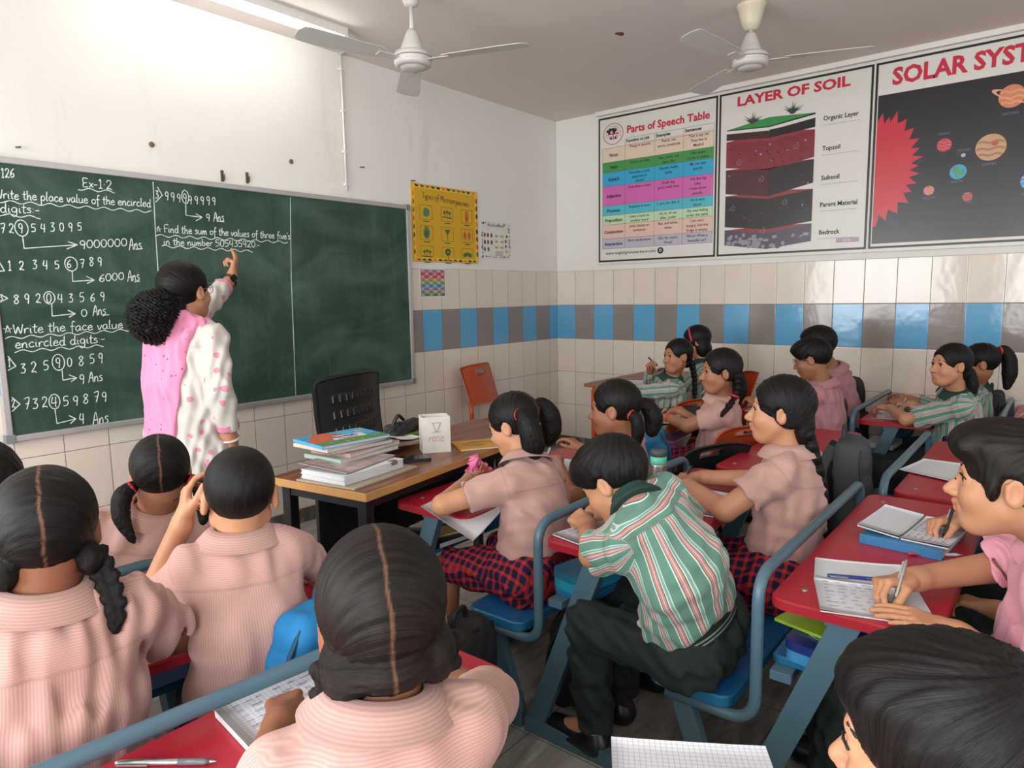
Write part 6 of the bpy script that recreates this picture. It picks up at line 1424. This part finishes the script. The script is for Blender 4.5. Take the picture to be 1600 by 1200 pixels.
S, E0, W0 = TE['J']['R']; tag(torus_mesh(W0 + V3(0, 0, .0), unit(W0 - E0), .036, .0055, 28, 8).build('bangle', plain('ivory_bangle', 'cdc6ba', .3)), 'ivory bangle on the lowered wrist of the teacher', 'bangle')
hd = TE['hand']['R']; c = hd['pinch']; pp = MB(); U, Vv, Nn = unit(V3(.55, -.35, -.1)), V3(-.12, .05, -1), V3(.4, .9, 0)
def sheet_fn(a, b): return tuple(c + U*(a-.75)*.15 + Vv*(b-.12)*.20 + Nn*(.008*math.sin(a*5) + .012*b*math.sin(3*a+1)))
pp.grid(sheet_fn, 10, 12); pp.grid(lambda a, b: tuple(np.array(sheet_fn(b, a)) + unit(Nn)*.0012), 12, 10); tag(pp.build('paper_sheet', plain('bluish_paper', 'b9c2cc', .6, 0, .04)), 'pale bluish paper held in the lowered hand of the teacher', 'paper')

# ------------------------------------------------------------------ notebooks, papers, pens
def paper_mat(name, kind):
    t = NT(name); g = t.xyz(t.coord('UV')); a = srgb('d5d5d8'); 
    u, v = g[0], g[1]; st = .0075 if kind != 'grid' else .0085
    l = t.math('LESS_THAN', t.math('PINGPONG', t.math('DIVIDE', v, st), .5), .07)
    if kind == 'grid': l = t.math('MAXIMUM', l, t.math('LESS_THAN', t.math('PINGPONG', t.math('DIVIDE', u, st), .5), .07))
    col = t.mix(t.math('MULTIPLY', l, .6 if kind != 'blank' else 0.0), a, srgb('8f98ad')); return t.out(col, .65, 0, .2)
M_PGRID, M_PLINE, M_PBLANK = paper_mat('squared_paper', 'grid'), paper_mat('lined_paper', 'line'), paper_mat('blank_paper', 'blank')
M_PEN = flat('blue_pen_ink', '5c6788', .6); M_EDGE = plain('page_edges', 'c4c2bf', .7, 0, .12, 200)
def sheet3(name, q, m, parent, th=.0012, lift=0.0, curl=0.0, n=9, world=True):
    """paper from four corners q (a b c d in order), slightly curled; UV in metres"""
    A, B, Cc, D = [V3(p) for p in q]; mb = MB(); W_, H_ = np.linalg.norm(B-A), np.linalg.norm(D-A)
    def f(a, b, o): 
        p = A*(1-a)*(1-b) + B*a*(1-b) + Cc*a*b + D*(1-a)*b; return tuple(p + Z*(lift + o + curl*(abs(2*a-1)**3)*(.5+.5*b)))
    mb.grid(lambda a, b: f(a, b, th), n, n); o = len(mb.v); mb.grid(lambda a, b: f(b, a, 0), n, n)
    rim = [(i, 0) for i in range(n)] + [(n-1, j) for j in range(1, n)] + [(i, n-1) for i in range(n-2, -1, -1)] + [(0, j) for j in range(n-2, 0, -1)]
    for (i, j), (k, l) in zip(rim, rim[1:] + rim[:1]): mb.f.append([i*n+j, k*n+l, o + l*n+k, o + j*n+i]); mb.m.append(0); mb.sm.append(False)
    me = mb.mesh(name); uv = me.uv_layers.new(name='UVMap'); vv = [(i/(n-1)*W_, j/(n-1)*H_) for i in range(n) for j in range(n)] + [(j/(n-1)*W_, i/(n-1)*H_) for i in range(n) for j in range(n)]
    for lp in me.loops: uv.data[lp.index].uv = vv[lp.vertex_index]
    return link_mesh(name, me, m, parent, world), f
def scribble(q, parent, lift, rows=8, seed=0, w=.0008, m=None, cols=(.08, .9), hgt=.0052, words=None):
    """handwritten lines on the sheet with corners q"""
    A, B, Cc, D = [V3(p) for p in q]; rg = random.Random(seed); mb = MB(); H_ = np.linalg.norm(D-A); L_ = np.linalg.norm(B-A)
    U = (B-A)/L_; Vv = -(D-A)/H_; PLs = Wall2D(A + Z*lift, U, Vv, np.cross(U, Vv))
    if PLs.N[2] < 0: PLs.N = -PLs.N
    for r in range(rows):
        v = -(H_*(.08 + .86*r/rows)) - .006; x = L_*cols[0]
        while x < L_*(cols[1] - .25*rg.random()):
            n = rg.randint(3, 7); tx = ''.join(rg.choice('1234567890') for _ in range(n)) if rg.random() < .6 else ''.join(rg.choice('aceinorsuvm') for _ in range(n)); wd = n*hgt*.62
            if x + wd > L_*cols[1]: break
            write(mb, PLs, tx, (x, v), (x + wd, v), hgt, w, .0006, seed=rg.randint(0, 999)); x += wd + hgt*(1 + rg.random()*3)
    return mb.build('handwriting', m or M_PEN, parent, True)
def quad(c, yaw, w, d, z):
    """far-left, far-right, near-right, near-left seen from its reader who faces yaw"""
    f = yawdir(yaw); r = np.cross(f, Z); c = V3(c[0], c[1], z); return [c - r*w/2 + f*d/2, c + r*w/2 + f*d/2, c + r*w/2 - f*d/2, c - r*w/2 - f*d/2]
ZD = DH + .0012
def notebook(label, pages, m, rows=(8,), cover='2d5a8c', th=.006, group=None, curl=.004, cat='notebook', name='notebook', seeds=1):
    """pages: list of quads (one per visible leaf block)"""
    c = np.mean([np.mean(q, 0) for q in pages], 0); t = thing(name, label, cat, tuple(c), 0, group)
    for i, q in enumerate(pages):
        if cover: sheet3('cover', [V3(p) for p in q], plain('cover_' + cover, cover, .45), t, .0015, 0)
        sheet3('page_block', q, M_EDGE, t, th, .0016 if cover else 0, 0, 5); sheet3('top_page', q, m, t, .0006, th + (.0018 if cover else .0002), curl)
        if rows[min(i, len(rows)-1)]: scribble(q, t, th + .003 + curl*.05, rows[min(i, len(rows)-1)], seed=seeds*7+i)
    return t
# Q's open notebook
fl, fr_, nl, nr = V3(-3.455, -3.20, ZD), V3(-3.385, -3.415, ZD), V3(-3.628, -3.262, ZD), V3(-3.565, -3.482, ZD)
far_l, far_r = V3(-3.315, -3.165, ZD), V3(-3.24, -3.355, ZD)
notebook('open lined notebook with writing under the pen of the boy in profile', [[far_l, far_r, fr_, fl], [fl, fr_, nr, nl]], M_PLINE, (0, 8), None, .003, seeds=3)
# neighbour's notebook on a blue book
def closed_book(label, c, yaw, w, d, h, z, cover, cat='book', name='book', pages=None, tilt=None, group=None):
    t = thing(name, label, cat, (c[0], c[1], z), -math.radians(yaw), group); m = plain('cover_' + cover, cover, .35)
    if tilt is not None: t.rotation_euler = (math.radians(tilt[0]), math.radians(tilt[1]), -math.radians(yaw))
    MB().box((-w/2, -d/2, 0), (w/2, d/2, .0018), 0, .0006).box((-w/2, -d/2, h-.0018), (w/2, d/2, h), 0, .0006).box((-w/2-.0012, -d/2, 0), (-w/2+.001, d/2, h), 0, .0006).build('cover', m, t)
    MB().box((-w/2+.001, -d/2+.002, .0019), (w/2-.002, d/2-.002, h-.0019)).build('page_block', pages or M_EDGE, t); return t
BB = closed_book('thick blue book under the open notebook, right part of the bright red desk', (-2.985, -3.345), 6, .27, .205, .026, DH+.0005, '2f6f9c')
qa, qb = quad((-2.98, -3.40), 6, .25, .115, DH+.0278), quad((-2.965, -3.283), 6, .25, .11, DH+.0278)
qb[0] = qb[0] + Z*.012; qb[1] = qb[1] + Z*.012
notebook('open squared notebook lying on a thick blue book', [qb, qa], M_PGRID, (0, 6), None, .004, seeds=4)
pen('blue capped pen lying on the open notebook of the boy in profile', (-3.375, -3.35, ZD+.0095), (-3.43, -3.225, ZD+.0095), .0045, (flat('navy_plastic', '1f2f66', .3), M_STEELP, flat('navy_plastic2', '22357a', .3)))
pen('white and red pen lying beside the thick blue book', (-3.06, -3.475, DH+.0047), (-3.135, -3.355, DH+.0047), .0042, (flat('white_pen', 'cfcfd2', .3), M_STEELP, flat('red_pen', 'b03440', .3)))
hold_pen('silver pen in the writing hand of the boy in profile', PP['Q']['hand']['R'], .145, (M_STEELP, M_STEELP, M_STEELP), .03)
hold_pen('black pen held over the notebook on the blue book', PP['S']['hand']['R'], .13, (M_BLKPL, M_STEELP, M_BLKPL), .03)
# squared sheet at the bottom edge
q = [V3(-4.315, -3.128, .676), V3(-4.19, -3.33, .676), V3(-4.39, -3.455, ZD+.002), V3(-4.515, -3.253, ZD+.002)]
t = thing('notebook', 'squared white notebook page at the bottom edge of the picture', 'notebook', tuple(np.mean(q, 0))); sheet3('page_block', q, M_EDGE, t, .004, -.0005); sheet3('top_page', q, M_PGRID, t, .0006, .0038, .002)
# E's notebook and pen
q = [V3(-4.665, -2.545, ZD), V3(-4.375, -2.575, ZD), V3(-4.40, -2.78, ZD), V3(-4.69, -2.75, ZD)]
notebook('open notebook with thick pages under the arm of the nearest girl', [q], M_PGRID, (9,), None, .012, curl=.003, seeds=5)
pen('silver pen lying on the red desk nearest the camera', (-4.725, -2.665, DH+.0052), (-4.825, -2.54, DH+.0052), .005, (flat('grey_grip', '5a5c60', .4), M_STEELP, M_STEELP))
# D's and C's papers
notebook('white notebook in front of the boy with cropped hair', [quad((-4.34, -2.05), 20, .34, .2, ZD)], M_PLINE, (6,), '8c2f3a', .004, seeds=6)
# F's hanging sheet, pouch, G's paper
q = [V3(-3.615, -1.96, ZD+.001), V3(-3.20, -1.87, ZD+.001), V3(-3.36, -2.16, ZD+.001), V3(-3.725, -2.30, .648)]
t = thing('paper_sheet', 'large squared sheet hanging off the end of the desk by the teacher table', 'paper', tuple(np.mean(q, 0))); sheet3('page', q, M_PGRID, t, .0012, .0, .003); scribble(q, t, .0022, 7, seed=8)
q = quad((-3.30, -2.02), 25, .2, .14, ZD+.0045); t = thing('notebook', 'small white notebook under the hand of the girl by the teacher table', 'notebook', tuple(np.mean(q, 0))); sheet3('page_block', q, M_EDGE, t, .004); sheet3('top_page', q, M_PLINE, t, .0006, .0042, .002); scribble(q, t, .0052, 6, seed=9)
f = Field(); c = V3(-3.235, -1.87, DH)
f.cap(c + V3(-.05, -.02, .022), c + V3(.06, .0, .022), .02, .022, .02); f.cap(c + V3(-.02, 0, .03), c + V3(.0, .0, .085), .026, .012, .02); f.cap(c + V3(.0, 0, .085), c + V3(.045, -.005, .035), .013, .016, .015); f.half((0, 0, DH+.001), (0, 0, -1), k=.002)
t = thing('pencil_pouch', 'crumpled pink pencil pouch on the red desk by the teacher table', 'pouch', tuple(c)); link_mesh('pouch_body', f.mesh('pouch_body', .0035, wrinkle(5, .006, .03)), plain('pink_glitter', 'd2648f', .35, 0, .25, 120), t, True)
MB().box((-.02, -.002, 0), (.02, .002, .03), 0, .001, Matrix.Translation(c + V3(.01, -.03, .03)) @ Matrix.Rotation(.5, 4, 'Y')).build('gold_patch', plain('gold_patch', 'b5853c', .3, .3, .2), t, True)
notebook('white notebook with a pen over it, right half of the desk by the teacher table', [quad((-2.885, -2.0), -10, .2, .24, ZD)], M_PLINE, (8,), '2f4f7c', .004, seeds=10)
hold_pen('pale blue pen in the hand of the girl behind the steel flask', PP['G']['hand']['L'], .14, (flat('pale_blue_plastic', '9ab8c8', .3), M_STEELP, flat('pale_blue_plastic2', 'a9c4d0', .3)))
notebook('white squared notebook under the hand of the boy in striped shirt', [quad((-3.475, -2.60), 12, .25, .17, ZD)], M_PGRID, (6,), '7a2f3a', .004, seeds=11)
notebook('white page beside the elbow of the girl with the long braid', [quad((-3.01, -2.72), 4, .26, .2, ZD)], M_PLINE, (7,), '3a5a4a', .004, seeds=12)
hold_pen('black ballpoint in the hand of the girl with the long braid', PP['I']['hand']['R'], .14)
# steel flask
t = thing('steel_flask', 'steel flask with a mint green collar and grey lid', 'flask', (-3.045, -2.565, DH))
MB().lathe([(.0, 0), (.027, 0), (.0295, .003), (.0295, .120), (.028, .126), (.0, .126)], 36).build('body', plain('brushed_steel', 'a8a6a3', .28, .9, .05, 60), t)
MB().lathe([(.027, .1255), (.0285, .127), (.0285, .152), (.0, .152)], 36).build('collar', flat('mint_plastic', '64c7a8', .35), t)
MB().lathe([(.0284, .1515), (.0284, .168), (.0255, .1745), (.0, .175)], 36).build('lid', flat('grey_lid', '4c5054', .45), t)
# far desks
notebook('white paper with a black pen on the dark side table', [quad((-1.86, -1.98), -25, .26, .2, .7112)], M_PLINE, (7,), None, .003, seeds=13)
hold_pen('black pen in the hand of the smiling girl', PP['J']['hand']['R'], .13)
for k, (h, cv) in enumerate(((.02, '1f2c44'), (.012, '8a4a3c'), (.014, '6a3a5c'), (.012, '7c4a6e'), (.012, '5c3a58'), (.012, '86546c'))):
    z0 = .5155 + [0, .0205, .033, .0475, .06, .0725][k]
    closed_book(['dark navy book at the bottom of the pile on the side table shelf', 'rust coloured book second from the bottom on the side table shelf', 'purple book third from the bottom on the side table shelf', 'mauve book fourth from the bottom on the side table shelf', 'dark purple book fifth from the bottom on the side table shelf', 'pinkish book topmost of the pile on the side table shelf'][k], (-1.75, -1.95), -20 + k*3, .27, .21, h, z0, cv, group='books on the side table shelf')
closed_book('green book on the shelf of the orange steel table', (-.93, -1.16), 10, .22, .18, .03, .5755, '2f7a34'); closed_book('white and red book under nothing else on the orange table shelf', (-.68, -1.18), -5, .24, .18, .022, .5755, 'b08a86')['label'] = 'pale reddish book beside the green book on the orange table shelf'
notebook('white paper on the orange steel table in front of the striped girl', [quad((-.98, -1.33), -20, .24, .18, .7612)], M_PLINE, (5,), None, .003, seeds=14)
hold_pen('dark pencil at the mouth of the striped girl', PP['K']['hand']['R'], .15, (flat('dark_pencil', '25252c', .4), M_BLKPL, flat('dark_pencil2', '2a2a33', .4)), .02)
notebook('white paper under the forearm of the striped girl by the right wall', [quad((-.84, -2.93), -8, .24, .2, ZD)], M_PLINE, (7,), None, .003, seeds=15)
hold_pen('thin steel pen in the hand of the striped girl by the wall', PP['O']['hand']['R'], .14, (M_STEELP, M_STEELP, M_STEELP)); hold_pen('upright grey pen held by the girl with the high ponytail', PP['Pp']['hand']['L'], .14, (flat('grey_pen', '55585e', .3), M_STEELP, flat('grey_pen2', '6a6d72', .3)))
notebook('white paper before the girl with the high ponytail', [quad((-.55, -2.92), 0, .22, .18, ZD)], M_PLINE, (5,), None, .003, seeds=16)
notebook('white notebook of the boy with spectacles', [quad((-1.02, -2.26), 0, .24, .18, ZD)], M_PLINE, (6,), '3a4a7c', .004, seeds=17)
hold_pen('grey pen in the hand of the boy with spectacles', PP['M']['hand']['R'], .14)
q = [V3(-2.16, -3.165, ZD+.001), V3(-1.91, -3.215, ZD+.001), V3(-1.93, -3.40, ZD+.001), V3(-2.25, -3.36, ZD+.001)]
t = thing('paper_sheet', 'blank white sheet on the red desk behind the profile boy', 'paper', tuple(np.mean(q, 0))); sheet3('page', q, M_PBLANK, t, .003, 0, .004)
notebook('white paper under the forearms at the right edge', [quad((-.92, -3.56), 0, .26, .18, ZD)], M_PLINE, (6,), None, .003, seeds=18)
closed_book('dark grey book on the shelf of the empty red desk', (-1.72, -2.63), 4, .28, .19, .022, .4945, '4a4e50')
# things on the desk shelves
def tin(label, c, yaw, w, d, h, z, m, lidm=None, cat='pencil box', name='pencil_box'):
    t = thing(name, label, cat, (c[0], c[1], z), -math.radians(yaw)); P = rrect(-w/2, -d/2, w/2, d/2, min(.03, d*.3), 5)
    MB().prism(P, 0, h*.55).build('box', m, t); MB().prism(rrect(-w/2-.002, -d/2-.002, w/2+.002, d/2+.002, min(.032, d*.31), 5), h*.56, h).build('lid', lidm or m, t)
    return t
tb_ = tin('blue tin pencil box with white rings on the lid, shelf of the bright red desk', (-3.475, -3.245), 8, .20, .14, .05, .4945, flat('sky_tin', '3d86b5', .3), flat('navy_tin', '1d2f6a', .25))
r_ = MB(); PLt = Wall2D((0, 0, .0502), (1, 0, 0), (0, 1, 0), (0, 0, 1))
for rr in (.018, .032, .046): PLt.ring(r_, 0, 0, rr, rr+.004, .0006, 0, 30)
r_.build('ring_print', flat('ring_white', '9fb4d4', .3), tb_)
lf = closed_book('lime green folder lying on the blue tin pencil box', (-3.40, -3.215), 14, .21, .15, .008, .5455, '8fae2e', 'folder', 'folder')
tin('turquoise zipped pencil case on the shelf of the striped boy', (-3.46, -2.54), 12, .21, .12, .055, .4945, flat('turquoise_case', '1e87a0', .4), flat('teal_case', '1a5f78', .4), 'pencil case', 'pencil_case')
closed_book('worn blue book beside the turquoise pencil case', (-3.22, -2.56), 5, .22, .16, .03, .4945, '2a5a80')
closed_book('dark book on the shelf under the hanging sheet', (-3.42, -1.90), 6, .22, .16, .02, .4945, '26282c'); 
closed_book('thin pale book lying on the dark shelf book', (-3.44, -1.895), 18, .13, .09, .008, .515, 'b5a06a')
closed_book('white edged book on the shelf of the striped girls', (-.86, -2.87), 3, .22, .15, .03, .4945, 'a8a8aa')
# ------------------------------------------------------------------ teacher table
RT = Matrix.LocRotScale(Vector((-3.19, -1.592, 0)), Matrix.Rotation(math.radians(7.5), 3, 'Z'), None)
TZ = .7502; GB = 'papers and books stacked on the teacher table'
closed_book('flat brown board folder at the bottom of the paper stack on the teacher table', (-3.655, -1.685), -9, .34, .27, .006, TZ, 'a89a84', 'folder', 'folder', group=GB)
pk = thing('paper_stack', 'thick stack of white answer sheets on the brown folder', 'papers', (-3.67, -1.675, TZ+.0063), math.radians(6)); 
MB().box((-.145, -.105, 0), (.145, .105, .034)).build('sheets', plain('stacked_paper', 'c9c8ca', .7, 0, .1, 150), pk)
lw = MB(); 
for k in range(7): lw.box((-.149 + .002*(k % 3), -.108 + .002*(k % 2), .004 + k*.0046), (.147 - .002*(k % 2), .107 - .0015*(k % 3), .0062 + k*.0046))
lw.build('loose_edges', plain('paper_edge_white', 'dadade', .7, 0, .08, 150), pk)
MB().box((.08, -.112, .022), (.11, -.09, .0365), 0, .001).build('clip', M_STEELP, pk)
q = [V3(-3.83, -1.575, TZ+.058), V3(-3.545, -1.50, TZ+.043), V3(-3.51, -1.72, TZ+.043), V3(-3.79, -1.79, TZ+.043)]
t = thing('magazine', 'printed red and white sheet lying on the stack of answer sheets', 'magazine', tuple(np.mean(q, 0))); sheet3('cover', q, plain('magazine_print', 'b09a98', .4, 0, .5, 26), t, .0025, 0, .002)
BZ = TZ + .048
for lb, c, yw, w, d, h, cv in (('pale green edged book under the pile of school books', (-3.585, -1.565), -4, .29, .2, .016, '9ab0a4'), ('pink covered book in the middle of the school book pile', (-3.565, -1.565), -8, .27, .2, .014, 'b8928c'), ('brown covered book upper in the school book pile', (-3.60, -1.555), 4, .27, .2, .016, '8a6f5c'), ('white school book second from the top of the pile', (-3.635, -1.56), -1, .27, .2, .013, 'c4bcb0')):
    closed_book(lb, c, yw, w, d, h, BZ, cv, group=GB); BZ += h + .0004
tb2 = closed_book('bright blue, orange and green school book on top of the pile', (-3.63, -1.565), 6, .285, .21, .012, BZ, '4a9ac0', group=GB)
pb = MB(); PLb = Wall2D((0, 0, .0121), (1, 0, 0), (0, 1, 0), (0, 0, 1))
PLb.poly(pb, [(-.14, -.1), (.14, -.1), (.14, -.055), (.02, -.03), (-.14, -.06)], .0004, 0); PLb.poly(pb, [(-.14, -.055), (-.05, -.03), (.03, .03), (-.02, .1), (-.07, .1), (-.14, .0)], .0005, 1); PLb.poly(pb, [(.0, .0), (.14, -.02), (.14, .1), (.03, .1)], .0003, 2)
PLb.poly(pb, [(-.06, -.045), (.08, -.045), (.09, .015), (-.03, .025)], .0008, 3); PLb.disc(pb, .1, .05, .016, .014, .0009, 4, 16); PLb.disc(pb, -.11, .07, .02, .016, .0009, 2, 16)
PLb.text(pb, 'English', -.04, -.012, .024, .1, 'L', .04, .0014, 5); PLb.text(pb, 'Reader', -.03, -.038, .018, .08, 'L', .03, .0014, 6)
for k in range(9): PLb.disc(pb, -.12 + k*.03, -.085 + .01*math.sin(k*2), .008, .006, .001 + k*1e-5, 4 if k % 2 else 1, 10)
pb.build('cover_print', [flat('book_green', '4f8a3c'), flat('book_orange', 'c4603a'), flat('book_sky', '4fa8cc'), flat('book_white', 'cdd6dc'), flat('book_yellow', 'd8b03c'), flat('book_navy', '2a3f8c'), flat('book_pink', 'c0486a')], tb2)
q = [V3(-3.43, -1.40, TZ+.0505), V3(-3.20, -1.40, TZ+.022), V3(-3.22, -1.56, TZ+.02), V3(-3.46, -1.62, TZ+.05)]
t = thing('magazine', 'open magazine sliding off the side of the school book pile', 'magazine', tuple(np.mean(q, 0))); sheet3('pages', q, plain('magazine_pages', '9a8478', .4, 0, .5, 18), t, .008, 0, .006); sheet3('white_leaf', [q[0] + V3(.06, .0, .009), q[1] + V3(.02, 0, .010), q[2] + V3(.02, .03, .010), q[3] + V3(.09, .06, .009)], M_PBLANK, t, .001, .001, .01)
ph = thing('mobile_phone', 'black mobile phone lying beside the school books', 'phone', (-3.41, -1.69, TZ), math.radians(60)); MB().prism(rrect(-.038, -.078, .038, .078, .012, 5), 0, .012).build('case', M_BLKPL, ph); MB().prism(rrect(-.034, -.074, .034, .074, .009, 5), .012, .0126).build('screen', flat('phone_glass', '111318', .08), ph)
bx = thing('pen_holder', 'white paper covered box with V and Rose written on it', 'box', (-3.225, -1.643, TZ), math.radians(-35)); w_, d_, h_ = .058, .043, .148; tk = .004
M_BOX = plain('grubby_white_paper', 'cfcac2', .6, 0, .1, 22)
MB().box((-w_, -d_, 0), (w_, -d_+tk, h_), 0, .001).box((-w_, d_-tk, 0), (w_, d_, h_), 0, .001).box((-w_, -d_+tk, 0), (-w_+tk, d_-tk, h_), 0, .001).box((w_-tk, -d_+tk, 0), (w_, d_-tk, h_), 0, .001).box((-w_+tk, -d_+tk, 0), (w_-tk, d_-tk, .004)).build('box', M_BOX, bx)
MB().box((-w_+tk, -d_+tk+.0002, .06), (-w_+tk+.003, d_-tk-.0002, h_-.006)).build('lining', flat('orange_lining', 'b5502e', .6), bx)
PLx = Wall2D((0, -d_, 0), (1, 0, 0), (0, 0, 1), (0, -1, 0)); wr = MB(); write(wr, PLx, 'V', (-.016, .088), (.016, .088), .034, .0022); PLx.line(wr, [(-.02, .124), (.02, .124)], .0016, .0016); PLx.line(wr, [(-.02, .086), (.02, .086)], .0016, .0016); wr.build('numeral', flat('grey_pencil', '7a7a7c'), bx)
wr = MB(); write(wr, PLx, 'rose', (-.034, .048), (.032, .048), .036, .002); wr.build('lettering', flat('pink_pencil', 'b8848a'), bx)
PLx2 = Wall2D((w_, 0, 0), (0, 1, 0), (0, 0, 1), (1, 0, 0)); wr = MB()
for k in range(8): write(wr, PLx2, 'aem'[k % 3]*2, (-.012, .12 - k*.014), (.014, .122 - k*.014), .011, .0014, seed=k)
wr.build('side_writing', flat('grey_pencil', '7a7a7c'), bx)
yb_ = closed_book('orange yellow exercise book alone on the right part of the teacher table', (-3.03, -1.735), 32, .24, .17, .008, TZ, 'c98b1e'); yp = MB(); PLy = Wall2D((0, 0, .0081), (1, 0, 0), (0, 1, 0), (0, 0, 1))
for rr, a in ((.05, 0), (.035, 40), (.02, 80)): PLy.line(yp, [(-.02 + rr*1.3*math.cos(g), rr*.8*math.sin(g)) for g in np.linspace(a/60, a/60+4.6, 18)], .003, .0006)
yp.build('cover_print', flat('brown_print', '7c4a1e'), yb_)

# ------------------------------------------------------------------ bags
def bag_mats(hexc): return plain('bag_' + hexc, hexc, .75, 0, .1, 40), plain('bagtrim_' + hexc, ''.join('%02x' % int(int(hexc[i:i+2], 16)*.6) for i in (0, 2, 4)), .6, 0, .08)
def backpack(label, loc, rz, hexc, size=(.30, .16, .42), tilt=(0, 0), seed=1, slump=.0, tagc=None, cat='school bag', flip=False):
    w, d, h = size; t = thing('school_bag', label, cat, loc); t.rotation_euler = (math.radians(tilt[0]), math.radians(tilt[1]), math.radians(rz)); m, m2 = bag_mats(hexc)
    f = Field(); r = d/2; fl = w/d
    f.rbox((0, 0, h*.48), (w/2, d/2, h*.49), d*.36, k=.03, taper=.22); f.half((0, 0, .004), (0, 0, -1), k=.01)
    link_mesh('bag_body', f.mesh('bag_body', .0055, wrinkle(seed, .0055, .11)), m, t)
    f = Field(); f.rbox((0, -r*.95, h*.24), (w*.40, r*.35, h*.22), r*.22, k=.02, taper=.1); f.half((0, 0, .006), (0, 0, -1), k=.01); link_mesh('front_pocket', f.mesh('front_pocket', .0055, wrinkle(seed+3, .003, .07)), m, t)
    zp = [(x, -r*.62*(1 - .2*z/h), z) for x, z in [(w*.47, h*.2), (w*.455, h*.5), (w*.43, h*.75), (w*.36, h*.88), (w*.2, h*.925), (0, h*.935), (-w*.2, h*.925), (-w*.36, h*.88), (-w*.43, h*.75), (-w*.455, h*.5), (-w*.47, h*.2)]]; MB().tube(zp, .0055, 8).build('zip', m2, t)
    MB().tube([(x, -r*1.25, h*.36) for x in np.linspace(-w*.36, w*.36, 6)], .005, 8).build('pocket_zip', m2, t)
    MB().tube(smooth_path([(-.04, r*.3 - slump*1.4, h-.03), (-.03, r*.3 - slump*1.4, h+.025), (.03, r*.3 - slump*1.4, h+.025), (.04, r*.3 - slump*1.4, h-.03)], 5), .008, 10).build('carry_loop', m2, t)
    for s in (-1, 1):
        pth = smooth_path([(s*.05, r*.8 - slump*1.3, h*.9), (s*.075, r*1.35 - slump, h*.72), (s*.09, r*1.4, h*.4), (s*w*.4, r*.8, h*.1)], 6); b = MB()
        for a, c in zip(pth, pth[1:]): b.beam(a, c, .04, .008, (1, 0, 0), bev=0)
        b.build('shoulder_strap', m2, t)
    if tagc: MB().box((-.02, -r*1.25, h*.30), (.02, -r*1.2, h*.315)).build('tag', flat('tag_' + tagc, tagc), t)
    return t
backpack('teal blue school bag standing on the bench beside the boy with cropped hair', (-4.385, -2.462, .374), 8, '1a78b0', (.36, .13, .37), (-3, 10), 3, .0)
backpack('black school bag with a yellow tag on the floor below the blue bench', (-3.80, -2.27, 0), 15, '1e1e20', (.34, .2, .43), (4, 0), 4, .02, 'b59a2c')
backpack('black school bag on the floor between the legs of the striped boy', (-3.35, -2.46, 0), 100, '222224', (.28, .16, .34), (0, 0), 5, .0)
backpack('blue school bag on the black chair between the two braided girls', (-2.36, -2.15, .376), -60, '1d5f86', (.34, .18, .40), (0, -8), 6, .03)
backpack('tall dark grey school bag standing on the bench of the empty desk', (-2.245, -3.035, .372), 8, '3a3b3e', (.26, .15, .44), (-4, 0), 7, .0)
backpack('black school bag by the tiled wall behind the two boys in pink', (-.28, -2.565, .372), 0, '17181a', (.30, .14, .44), (0, 0), 8)
nb_ = backpack('navy school bag on the bench behind the boy with spectacles', (-.78, -2.60, .372), 10, '1f2c48', (.24, .13, .38), (0, -6), 9)
backpack('navy and yellow school bag on the bench left of the striped girl', (-1.27, -3.24, .02), 20, '1c2850', (.26, .15, .60), (0, 0), 10)
backpack('black school bag behind the girl with the high ponytail', (-.36, -3.345, .372), 0, '1c1d20', (.30, .12, .42), (0, 0), 11)
yy = MB().box((-.13, -.11, .42), (-.06, -.075, .56), 0, .012); yo = [o for o in bpy.data.objects if o.get('label', '').startswith('navy and yellow')][0]; yy.build('yellow_panel', flat('yellow_panel', 'c9b022', .5), yo)
# small steel bottle in the side of the navy bag
t = thing('water_bottle', 'small dark bottle with a silver base beside the navy bag', 'bottle', (-.955, -2.60, .372)); MB().lathe([(.0, 0), (.033, 0), (.034, .06), (.0, .06)], 24).build('base', M_STEELP, t); MB().lathe([(.034, .0605), (.034, .16), (.02, .18), (.02, .2), (.0, .2)], 24).build('body', M_BLKPL, t)
# lunch pouch behind the books
t = thing('lunch_pouch', 'black and green pouch at the back edge of the teacher table', 'pouch', (-3.18, -1.405, TZ), math.radians(10)); f = Field(); f.cap((-.08, 0, .045), (.08, 0, .05), .043, .045, .03); f.half((0, 0, .002), (0, 0, -1), k=.006); link_mesh('pouch_body', f.mesh('pouch_body', .005, wrinkle(31, .005, .05)), plain('pouch_black', '202122', .6, 0, .1), t)
MB().box((-.06, -.050, .012), (.11, -.040, .045), 0, .006).build('green_panel', plain('pouch_green', '6a8a2c', .6), t); MB().tube(smooth_path([(-.08, 0, .08), (-.05, -.01, .125), (.0, 0, .10)], 6), .008, 8).build('carry_loop', M_BLKPL, t)
MB().tube([(.085, -.047, .06), (.085, -.047, .035)], .009, 10).build('buckle', M_STEELP, t)
# bracelet of the smiling girl, thread on her wrist
S, E0, W0 = PP['J']['J']['L']; tag(torus_mesh(W0 - unit(W0-E0)*.02, unit(W0-E0), .026, .004, 20, 8).build('wrist_thread', M_REDBAND), 'red thread around the wrist of the smiling girl', 'thread')
